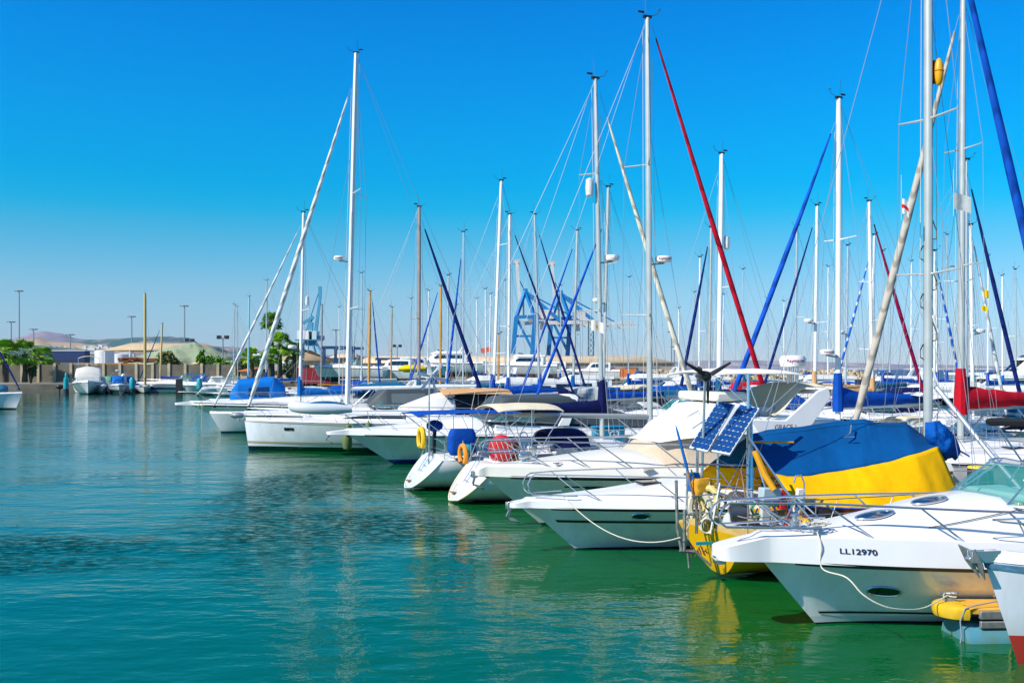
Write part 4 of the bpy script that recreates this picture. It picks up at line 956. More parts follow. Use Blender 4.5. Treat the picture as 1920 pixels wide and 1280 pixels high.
wind_gen(P(805, 706, 33.4), P(804, 900, 33.4), WHITEC, WHITE, 'white wind turbine on a thin pole above the round white stern', 6, .5, .6)
WG = wind_gen(P(1322, 705, 19.3), P(1313, 985, 19.3), BLK, BLK, 'black three bladed wind turbine on a pole over the yellow stern', 3, .46, .15, True)

# ------------------------------------------------------------------ the yellow yacht under its blue and yellow tent
YH = Hull(9.9, 3.0, 1.05, .95, k=.4, over=.8, pb=1.0, pm=.55, tw=.66, tm=.5, rs=-.28, ks=.05, fb=.85)
YB, YH, qy = yacht('yellow hulled sailing yacht crowded with gear under the big tent', 1740, 21.5, -331, None, 'R', 2075, F_BLUE, None, hullmat('hull_yellow', (.82, .44, .0), (.02, .014, .006), .04, (.30, .20, .02), .05), ALUG, L=9.9, psi=25, spr=(.33, .56), fb=.95, hullobj=YH, detail=2, group=None, boom=False, mr=.105, fr=.10, furl_end=.12, ftop=.985, sweep=.02, sprw=.95, cabin=YELP, deckm=mat('deck_ochre', (.55, .38, .12), .8, nscale=3))
# tent, traced along its ridge and eaves at its real depth
def tent():
    ridge = [(1406, 815, 20.6), (1440, 806, 20.7), (1520, 797, 20.9), (1570, 790, 21.1), (1622, 785, 21.2), (1640, 792, 21.25), (1700, 793, 21.4), (1752, 830, 21.6)]
    mid = [(1452, 888, 19.6), (1475, 892, 19.65), (1520, 890, 19.8), (1570, 884, 19.9), (1622, 875, 20.0), (1660, 866, 20.15), (1710, 850, 20.4), (1757, 836, 20.9)]
    eave = [(1492, 948, 18.9), (1500, 948, 18.9), (1540, 950, 19.0), (1590, 953, 19.1), (1640, 954, 19.2), (1690, 951, 19.4), (1755, 945, 19.6), (1794, 916, 20.4)]
    def c(tab, u):
        k = u*(len(tab)-1); i = min(int(k), len(tab)-2); f = k-i; a, b = tab[i], tab[i+1]; return P(lerp(a[0], b[0], f), lerp(a[1], b[1], f), lerp(a[2], b[2], f))
    ctr = Vector((cos(radians(25)), sin(radians(25)), 0)); nrm = Vector((-ctr.y, ctr.x, 0))
    def near(u, v):
        r, m, e = c(ridge, u), c(mid, u), c(eave, u)
        p = r.lerp(m, v*2) if v < .5 else m.lerp(e, v*2-1)
        w = .045*nz3(u*6, v*2.2)+.02*nz3(u*22, v*5, 4)+.035*sin(u*34+v*5+3*nz3(u*5, v))*sm((v-.45)*2)*(.15+.85*sm((u-.66)*9)*(1-sm((u-.93)*20)))-.05*sin(pi*v)*(.4+.6*sin(u*9))
        return p+Vector((0, w, -abs(w)*.3))
    g = G(); nu, nv = 64, 24; secs = [[near(i/nu, k/nv) for k in range(nv+1)] for i in range(nu+1)]
    far = []
    for q in secs:
        r = q[0]; far.append([r+nrm*2*abs((p-r).dot(nrm))*.5*2*.55+ctr*(p-r).dot(ctr)+Vector((0, 0, p.z-r.z)) for p in q])
    g.loft([q[:nv//2+1] for q in secs]); g.loft([q[nv//2:] for q in secs], mi=1)
    g.loft([q[:nv//2+1] for q in far]); g.loft([q[nv//2:] for q in far], mi=1)
    o = g.build('tent_cover', [mat('tent_blue', (.0, .085, .28), .8, spec=.12, nscale=1.0, namt=.16, bump=.5, bscale=3.5), mat('tent_yellow', (.88, .47, .0), .8, spec=.12, nscale=1.2, namt=.07, bump=.4, bscale=3.2)], ang=60)
    tag(o, 'blue and yellow boat tent drooping from its ridge over the yellow yacht', 'tent')
    s = o.modifiers.new('thick', 'SOLIDIFY'); s.thickness = .012; o['label'] = o['label']
    h = G(); h.tube([near(i/40, 1)+Vector((0, -.012, 0)) for i in range(41)], .02, 5); h.build('hem', BLUEC, o)
    sm_ = G(); sm_.tube([near(i/30, .04)+Vector((0, -.012, .0)) for i in range(31)], .006, 4); sm_.build('seam', TEALC, o)
    # folds of loose cloth by the mast
    g = G(); a = P(1752, 815, 21.3)
    secs = []
    for i in range(26):
        u = i/25; c = a+Vector((-.25+u*.95, -.12, .10-u*.55)); r = (.30*sin(pi*min(1, u*1.15+.08))**.6+.02); q = []
        for k in range(22):
            an = 2*pi*k/22; rr = r*(1+.30*nz3(u*8, k*.5, 1)+.25*abs(sin(an*3+u*9))*(1-abs(2*u-1))); q.append(c+Vector((cos(an)*rr*.35, cos(an)*rr*.9, sin(an)*rr)))
        secs.append(q)
    g.loft(secs, closed_sec=True, cap=True)
    tag(g.build('bundled_cloth', mat('cloth_bundle', (.002, .09, .40), .8, spec=.1, nscale=2.5, bump=.9, bscale=9), ang=180), 'crumpled royal blue cloth bundle at the foot of the thick mast', 'cloth')
    # sheet hook lying on the tent
    t = P(1590, 806, 20.7)-Vector((0, .06, 0)); G().tube([P(1596, 797, 20.8), P(1594, 812, 20.6), P(1582, 820, 20.5), P(1602, 819, 20.5)], .018, 5).build('tent_hook', STEEL, o)
tent()
# yellow batten carrying the tent edge
tag(G().tube([P(1412, 828, 20.0), P(1488, 829, 20.1)], .022, 6).build('tent_batten', YELP), 'short yellow batten tied along the left end of the tent', 'batten')
def on_y(p): return local(YB, p)
def ybuild(name, g, m, **k): return g.build(name, m, **k)
# whisker pole slanting from the thick mast
tag(G().tube([P(1752, 723, 21.3), P(1756, 726, 21.3), P(1858, 852, 20.4), P(1925, 930, 19.9)], [.05, .05, .05, .045], 9).build('whisker_pole', ALU), 'grey pole slanting down to the right from the thick foreground mast', 'pole')
# mast furniture on the thick mast
mb = YB
def mst(py, dx=0, dy=0): return on_y(P(1740, py, 21.5)+Vector((dx, dy, 0)))
g = G(); g.ell(mst(106+30, .22, -.03), (.10, .10, .30), 14, 10); rr = g.build('radar_reflector', mat('reflector_amber', (.80, .36, .0), .35), YB)
G().box(mst(136, .12, 0), (.06, .08, .5)).build('bracket', BLK, rr)
g = G(); g.tube([mst(136, .22, -.03)+Vector((.104*cos(a*.5236), .104*sin(a*.5236), .02)) for a in range(12)], .012, 4, closed=True); g.build('band', ORGP, rr)
for py in (425, 520, 615):
    G().tube([mst(py-12, .10), mst(py+8, .19), mst(py+22, .19), mst(py+24, .10)], .014, 5).build('mast_step', ROPEB, YB); 
for py in (470, 560, 655):
    G().tube([mst(py-10, -.10), mst(py+2, -.17), mst(py+14, -.17), mst(py+18, -.10)], .014, 5).build('mast_step', BLK, YB)
for py in (602, 700, 795):
    g = G(); g.beam(mst(py-10, .06, -.08), mst(py+22, .18, -.10), .045, .03); g.build('mast_winch_bracket', WHITE, YB, bevel=.008)
def flag(p, w, h, cols, label, pole=None, ang=0, droop=.3, seed=0):
    root = empty('courtesy_flag', p, 0, label, 'flag'); g = G(); g.grid(lambda u, v: (u*w*cos(ang), .06*sin(u*7+seed)*w, -v*h-droop*u*u*h), 10, 8)
    n = len(g.f)
    for i in range(n):
        u, v = (i//8)/10, (i % 8)/8; g.m[i] = cols(u, v)
    g.build('flag_cloth', [WHITEC, mat('flag_red', (.7, .01, .01), .8), mat('flag_amber', (.85, .38, .02), .8), NAVYC, GREYC, YELC], root)
    G().tube([(0, 0, .5), (0, 0, -h-.15)], .006, 4).build('halyard', ROPE, root); return root
flag(P(1690, 372, 21.2), .16, .32, lambda u, v: 1 if .35 < v < .62 else 0, 'small white flag with red band under the left spreader of the thick mast', seed=2)
flag(P(1788, 362, 21.0)+Vector((0, 0, 0)), .36, .34, lambda u, v: 4, 'grey triangular pennant flapping against the tall right hand mast', seed=4)
flag(P(1845, 542, 32.0), .16, .25, lambda u, v: 5, 'upper of two tiny yellow pennants on the right', seed=1)
flag(P(1840, 573, 32.0), .2, .16, lambda u, v: 5, 'lower of two tiny yellow pennants on the right', seed=3)
flag(P(1108, 600, 34.0), .42, .36, lambda u, v: 2 if .3 < u < .6 and .3 < v < .7 else 0, 'white courtesy flag with amber island shape beside the navy covered boom yacht mast', seed=3)

# stern arch, panels and gear of the yellow yacht
def arch_gear():
    g = G()
    for a, b, r in (((1346, 752, 19.9), (1346, 990, 19.6), .022), ((1403, 700, 19.8), (1402, 990, 19.4), .030), ((1408, 758, 19.8), (1410, 990, 19.3), .034), ((1308, 838, 19.2), (1306, 1000, 19.1), .030), ((1288, 880, 19.0), (1290, 1010, 19.0), .02)):
        g.tube([P(*a), P(*b)], r, 7)
    g.tube([P(1308, 870, 19.2), P(1402, 872, 19.5)], .02, 6); g.tube([P(1300, 840, 19.2), P(1350, 785, 19.8)], .016, 6)
    g.tube([P(1404, 820, 18.8), P(1470, 915, 18.5), P(1530, 985, 18.4)], .022, 7); g.tube([P(1406, 825, 19.6), P(1440, 930, 19.0), P(1470, 990, 18.8)], .018, 6)
    g.tube([P(1345, 860, 19.5), P(1420, 900, 19.5)], .01, 5); g.tube([P(1402, 840, 19.5), P(1340, 960, 19.2)], .008, 4); g.tube([P(1403, 830, 19.5), P(1360, 985, 19.2)], .008, 4)
    g.tube([P(1340, 870, 19.4), P(1400, 955, 19.0)], .012, 5); g.tube([P(1320, 905, 19.2), P(1460, 925, 18.9)], .014, 5)
    o = g.build('stern_gantry', STEEL); 
    o.parent = YB; o.matrix_parent_inverse = (Matrix.Translation(YB.location) @ Matrix.Rotation(YB.rotation_euler.z, 4, 'Z')).inverted()
    # solar panels
    for tl, tr, br, bl, nm, tp in (((1345, 752, 20.0), (1378, 757, 19.8), (1326, 847, 19.0), (1292, 839, 19.2), 'left', 1), ((1388, 757, 19.9), (1424, 765, 19.6), (1368, 852, 18.9), (1330, 845, 19.1), 'right', 2)):
        A, B_, C_, D_ = [P(*q) for q in (tl, tr, br, bl)]; n = (B_-A).cross(D_-A).normalized(); 
        if n.z < 0: n = -n
        root = empty('solar_panel', D_, 0, 'tilted blue solar panel over the yellow stern, the %s one of two' % nm, 'solar panel', 'solar panels on the stern gantry')
        f = lambda u, v: A.lerp(B_, u).lerp(D_.lerp(C_, u), v)-D_
        g = G(); g.poly([f(0, 0), f(1, 0), f(1, 1), f(0, 1)], -n*.035); g.build('panel_frame', mat('panel_frame', (.55, .60, .64), .5), root)
        g = G()
        for i in range(4):
            for j in range(9):
                u0, u1, v0, v1 = .055+i*.2275, .055+i*.2275+.209, .025+j*.1060, .025+j*.1060+.098; c = .014; 
                pts = [(u0+c*2, v0), (u1-c*2, v0), (u1, v0+c), (u1, v1-c), (u1-c*2, v1), (u0+c*2, v1), (u0, v1-c), (u0, v0+c)]
                g.add([f(a, b)+n*.022 for a, b in pts], [tuple(range(8))])
        g.build('solar_cells', mat('solar_cell', (.006, .065, .24), .35, spec=.3, nscale=6), root)
arch_gear()
def gasbottle(p, label, m=GREYC, s=1):
    root = empty('gas_bottle', p, 0, label, 'gas bottle'); G().lathe([(.12*s, -.25*s), (.15*s, -.2*s), (.155*s, .08*s), (.12*s, .18*s), (.05*s, .22*s)], n=16).build('cylinder_body', m, root); G().lathe([(.07*s, .2*s), (.07*s, .29*s), (.02, .3*s)], n=12).build('valve_collar', STEEL, root)
gasbottle(P(1372, 985, 18.8), 'grey gas bottle standing on the yellow stern', s=1.15)
tag(G().lathe([(.14, 0), (.17, .02), (.21, .30), (.19, .31), (.12, .06)], tuple(P(1380, 962, 18.7)-Vector((.12, 0, 0))), 16, axis='x').build('bucket', mat('bucket_black', (.02, .03, .045), .5)), 'black plastic bucket tipped on its side above the gas bottle', 'bucket')
horseshoe(P(1330, 938, 18.9), mat('lifebuoy_cream', (.74, .62, .24), .8, nscale=5), 'worn cream and yellow horseshoe lifebuoy on the yellow stern rail', .85, radians(50))
horseshoe(P(1312, 950, 18.95), mat('lifebuoy_cream2', (.70, .66, .50), .8, nscale=5), 'faded white horseshoe lifebuoy under the cream and yellow one', .95, radians(65))
cov_box(P(1316, 912, 19.0), (.38, .26, .32), mat('bag_ochre', (.70, .33, .01), .8, nscale=4), 'ochre canvas bag hanging beside the blue paddle sleeve', .4, 'bag', 'canvas_bag', .1)
cov_box(P(1300, 903, 19.15), (.22, .22, .36), BLUEC2, 'bright blue canvas bag squeezed behind the ochre bag', .4, 'bag', 'canvas_bag', .1)
def paddle():
    root = empty('steering_paddle', P(1300, 940, 18.9), 0, 'tall steering paddle in a narrow royal blue sleeve', 'paddle'); o = P(1300, 940, 18.9)
    a, b = P(1267, 797, 18.9)-o, P(1289, 880, 18.9)-o; secs = []
    G().tube([a, a.lerp(b, .15), a.lerp(b, .9), b], [.02, .055, .075, .05], 8, flat=.4).build('sleeve', BLUEC2, root)
    G().tube([b, P(1312, 985, 18.9)-o], .022, 6).build('shaft', TEAK, root)
paddle()
tag(G().tube([P(1415, 845, 18.7), P(1434, 890, 18.6), P(1452, 918, 18.5)], [.06, .065, .055], 9).build('yellow_sleeve', YELP), 'bright yellow padded sleeve around a slanting gantry tube', 'sleeve')
for i, (a, b, m, lb) in enumerate((((1445, 926), (.42, .22, .24), mat('box_greyblue', (.36, .45, .50), .6), 'grey blue plastic box lashed to the gantry beneath the yellow sleeve'), ((1418, 988), (.7, .3, .05), WHITE, 'white plank lying across the crowded yellow stern'), ((1466, 935), (.12, .12, .38), REDP, 'upright red fuel can behind the grey blue box'), ((1434, 958), (.18, .12, .5), GREYC, 'tall grey tube standing under the grey blue box'),
        ((1375, 1007), (.45, .3, .06), TEAK, 'round edged wooden step below the gas bottle'), ((1500, 935), (.16, .10, .4), WHITEC, 'white rag bundle tied on the stern rail beside the tent corner'), ((1480, 975), (.14, .14, .34), ORGP, 'orange canister deep in the clutter under the tent'), ((1455, 985), (.12, .12, .42), YELP, 'upright yellow post end in the clutter under the tent'))):
    g = G(); g.box((0, 0, 0), b); o = g.build('plank' if 'plank' in lb else 'step_board' if 'step' in lb else 'gear_box', m, bevel=.02); o.location = P(a[0], a[1], 18.7 if i < 4 else 18.95); o.rotation_euler = (0, .05, radians(15)); tag(o, lb, 'deck gear')
# heap of bags in the shade under the tent
for i, (px, py, m) in enumerate(((1520, 965, mat('heap_purple', (.06, .05, .10), .9)), (1545, 962, mat('heap_grey', (.30, .28, .28), .9)), (1568, 965, RUST), (1592, 966, YELP), (1505, 985, TEAK), (1535, 985, REDC))):
    o = G().ell((0, 0, 0), (.17, .15, .13), 12, 7, jit=.12).build('sack', m); o.location = P(px, py, 19.6); tag(o, ['dark purple', 'pale grey', 'rust brown', 'yellow', 'brown', 'dark red'][i]+' sack in the heap under the tent', 'sack', 'sacks under the tent')
# self-steering frame behind the transom
def vane_gear():
    o = P(1283, 1010, 18.7); root = empty('self_steering_gear', o, 0, 'rusty tubular self steering gear hung on the yellow transom', 'steering gear')
    g = G(); q = lambda px, py, d=18.7: P(px, py, d)-o
    g.tube([q(1268, 900), q(1270, 990), q(1278, 1032)], .03, 7); g.tube([q(1284, 955), q(1283, 1032)], .035, 7); g.tube([q(1270, 962), q(1300, 965)], .018, 6); g.tube([q(1289, 1030), q(1292, 1064)], .02, 6); g.tube([q(1274, 1032), q(1306, 1034)], .03, 6)
    g.tube([q(1300, 1030), q(1333, 1060)], .03, 6); g.build('tube_frame', mat('weathered_tube', (.35, .36, .33), .5, .5, nscale=9, namt=.3), root)
    g = G()
    for k in range(16): g.tube([q(1285+k*2.5, 1028+6*sin(k)), q(1290+k*2.5, 1036+8*cos(k*2))], .012, 4)
    g.build('chain', RUST, root); G().box(q(1320, 1018, 18.6), (.32, .02, .06), .2).build('blue_strap', CYANP, root)
vane_gear()
for i in range(9):
    a = P(1290+i*16, 935+rnd(-15, 20), 18.9+rnd(-.2, .3)); b = P(1300+i*15+rnd(-20, 20), 1000+rnd(-8, 8), 18.9)
    g = G(); n = 10; g.tube([a.lerp(b, k/n)+Vector((.03*sin(k*1.9+i), 0, .02*cos(k*2.3+i))) for k in range(n+1)], .009+.003*(i % 3), 5)
    tag(g.build('loose_line', [ROPE, ROPEB, BLK, ROPE, mat('line_green', (.05, .25, .12), .8), REDP, ROPEB, ROPE, BLUEP][i]), ['leftmost cream', 'second tan', 'third black', 'fourth cream', 'green', 'red', 'seventh tan', 'eighth cream', 'rightmost blue'][i]+' loose line dangling among the gear of the yellow stern', 'rope', 'loose lines on the yellow stern')

for i, (pts, r, m, lb) in enumerate((
    ([(1296, 930), (1340, 925), (1400, 935)], .012, STEEL, 'upper thin steel guard wire across the yellow stern'), ([(1292, 962), (1350, 960), (1420, 966)], .012, STEEL, 'lower thin steel guard wire across the yellow stern'),
    ([(1390, 880), (1398, 930), (1385, 990)], .02, TEAK, 'brown boat hook shaft standing by the gantry'), ([(1428, 905), (1440, 960), (1448, 1000)], .03, BLK, 'black tiller arm slanting behind the grey blue box'),
    ([(1296, 880), (1330, 990)], .016, YELP, 'thin yellow pole leaning across the stern gear'), ([(1350, 905), (1332, 1000)], .02, WHITE, 'thin white tube leaning left of the gas bottle'),
    ([(1462, 920), (1478, 960), (1470, 1000)], .018, REDP, 'red hose curling behind the fuel can'), ([(1488, 905), (1492, 892), (1502, 890), (1508, 905), (1508, 960)], .018, STEEL, 'steel boarding ladder hoop under the tent corner'))):
    tag(G().tube([P(x, y, 18.75+.06*i % .3) for x, y in pts], r, 6).build(['guard_wire', 'guard_wire', 'boat_hook', 'tiller', 'pole', 'tube', 'hose', 'ladder_hoop'][i], m), lb, ['wire', 'wire', 'boat hook', 'tiller', 'pole', 'tube', 'hose', 'ladder'][i])
def coil(p, R, m, label, n=4, r=.014):
    pts = [Vector(p)+Vector((R*(1+.12*sin(k*.7))*cos(k*.42), .03*sin(k*.9), R*1.15*sin(k*.42))) for k in range(15*n)]
    tag(G().tube(pts, r, 5).build('rope_coil', m), label, 'rope')
coil(P(1325, 985, 18.8), .12, ROPE, 'cream rope coil hung on the yellow stern rail'); coil(P(1352, 940, 18.9), .10, ROPEB, 'tan rope coil beside the tipped black bucket'); coil(P(1420, 955, 18.7), .10, mat('line_green', (.05, .25, .12), .8), 'green rope coil below the white plank'); coil(P(1488, 950, 18.7), .09, BLUEP, 'blue rope coil by the tent corner')
tag(G().ell(tuple(P(1512, 985, 18.5)), (.10, .09, .13), 12, 8).build('net_float', YELP), 'small yellow float with a white top under the tent corner', 'float')
# ------------------------------------------------------------------ front row continued, farther off
def plumb_yacht():
    D = 49.4; H7 = Hull(13.6, 4.3, 1.5, 1.38, k=.4, over=.22, pb=.9, pm=.24, tw=.88, tm=.5, rs=.5, ks=.0, fb=.85)
    root, h, q = yacht('large white sailing yacht with upright bow, tan waterline stripe and grey dinghy on deck', 651, D, 100, 668, 'L', 476, F_WHITE, None, hullmat('hull_plumb', (.80, .82, .86), (.004, .008, .02), .22, (.70, .72, .74), .10), ALUW, L=13.6, psi=2, spr=(.29, .61), radar=484,
        hullobj=H7, detail=2, group=None, bz=1.15, ftop=.905, furl_end=.03, fr=.115, mr=.165, fb=1.5, raydom=True, sprw=1.0, boomlen=.47)
    h.ts(.25, .31, .0, .995, 30, .01, G(), nz=1).build('waterline_stripe', mat('stripe_tan', (.42, .34, .20), .4), root)
    h.ts(.955, .985, .0, .995, 30, .02, G(), nz=1).build('gunwale_strip', mat('strip_beige', (.55, .50, .42), .5), root)
    for t in (.165, .45):
        g = G(); a = h.h(t); secs = [[(lambda s_: h.S(tt, s_, 1)+h.N(tt, s_, 1)*.012)(h.s_at(tt, z)) for z in (a*.70, a*.80)] for tt in (t-.018, t, t+.018)]
        g.loft(secs); g.build('hull_window', DGLASS, root)
    bowroller(h, root, False, .35); g = G(); g.ell((h.over+.35, 0, 1.72), (.34, .16, .15), 10, 7, jit=.12); g.build('anchor', GALV, root)
    return root, h
PL, PLH = plumb_yacht()
def dinghy(p, rz, L, label, m, cm):
    root = empty('inflatable_dinghy', p, rz, label, 'dinghy'); w = L*.24; g = G(); pts = [(-L/2, w, 0), (-L*.2, w, 0), (L*.15, w, .02), (L*.33, w*.8, .06), (L*.45, w*.4, .12), (L*.48, 0, .14)]
    pts = pts+[(x, -y, z) for x, y, z in reversed(pts[:-1])]; g.tube(pts, [.16]+[.26]*(len(pts)-2)+[.16], 10); g.build('tube', m, root)
    g = G(); g.grid(lambda u, v: (lerp(-L*.45, L*.40, u), lerp(-w, w, v)*(1-.6*sm((u-.6)*2.4)), .12+.24*sin(pi*v)*sin(pi*min(1, u*1.05))**.6), 12, 10, th=(0, 0, -.03)); g.build('cover', cm, root); return root
dinghy(P(604, 766, 45.9), radians(190), 2.7, 'grey inflatable dinghy upside down on the foredeck of the upright bowed yacht', mat('dinghy_grey', (.56, .60, .62), .6), TEALC)
# fenders between the two hulls
for i, (px, py) in enumerate(((653, 806), (691, 803))):
    fender(P(px, py, 43.4), .16, .55, OLIVE, ['left olive pear fender at the bow of the green shaded cruiser', 'right olive pear fender at the bow of the green shaded cruiser'][i], 'olive fenders')
fender(P(651, 826, 43.6), .22, .8, OLIVE, 'large olive fender hanging beneath the cruiser bow platform')
D = 42
CB, CBH, qb = cruiser('long white cruiser with green reflections and smoked canopy left of the round transom yachts', (X(738, D), D), radians(197), 12.5, 3.9, hb=1.28, hs=1.1, over=1.95, gun=.22, crown=.50, style='express', ports=0, plat=.85, wsx=.30, H=.6, rake=1.1, arch=-.8, cover=True, coverm=mat('canvas_smoke', (.05, .065, .07), .6), hatch=False,
    hull=hullmat('hull_cb', (.74, .76, .75), (.01, .02, .09), .14, (.02, .06, .22), .06), group=None, railh=.6)
D = 54
TB, TBH, qb = cruiser('white motor cruiser under a tan canvas roof and black side curtains', (X(640, D), D), radians(194), 13, 4.0, hb=1.35, hs=1.15, over=1.6, gun=.2, crown=.4, style='bare', ports=0, plat=.4, group=None)
House([(-3.2, 1.2, 1.5, .9, 1.9), (-5.0, 1.6, 1.45, 1.2, 2.55), (-6.0, 1.65, 1.45, 1.3, 2.75)], .2, .08).mesh(G()).build('windscreen_cover', WHITEC, TB)
House([(-5.6, 1.45, 1.8, 1.3, 2.5), (-6.6, 1.6, 1.5, 1.45, 2.62), (-8.4, 1.65, 1.5, 1.45, 2.62), (-9.4, 1.6, 1.4, 1.3, 2.0)], .15, .05).mesh(G()).build('side_curtain', BLKC, TB)
canvas(TB, -5.3, -9.2, 1.6, 2.95, TANC, foot=2.0, arch=.28, name='canvas_roof', zf=-.0)
D = 70.4
cruiser('long low white cruiser with a far reaching bow platform and teal windshield', (X(441, D), D), radians(194), 15.5, 4.4, hb=1.5, hs=1.2, over=3.0, gun=.26, crown=.62, ports=0, plat=1.05, wsx=.50, H=.9, rake=1.6, arch=-1.0, hull=hullmat('hull_b8', (.80, .82, .80), (.01, .012, .02), .16), group=None, railh=.65, stripe=[(1.1, 1.14, BLK)])
rope([P(377, 752, 68), P(350, 800, 66)], .02, ROPEB, 'tan bow line slanting into the water from the low white cruiser', sag=.05)
rope([P(379, 752, 68), P(378, 812, 66)], .02, ROPEB, 'tan bow line hanging straight down from the low white cruiser', sag=.02)
D = 57
cruiser('white cruiser with smoked canopy behind the upright bowed yacht', (X(520, D), D), radians(195), 13, 4.0, hb=1.4, hs=1.15, over=1.8, gun=.2, crown=.5, ports=1, plat=.6, wsx=.40, H=.7, rake=1.2, arch=-1.0, cover=True, coverm=mat('canvas_smoke', (.05, .065, .07), .6), group=None, hull=hullmat('hull_b8', (.80, .82, .80), (.01, .012, .02), .16))

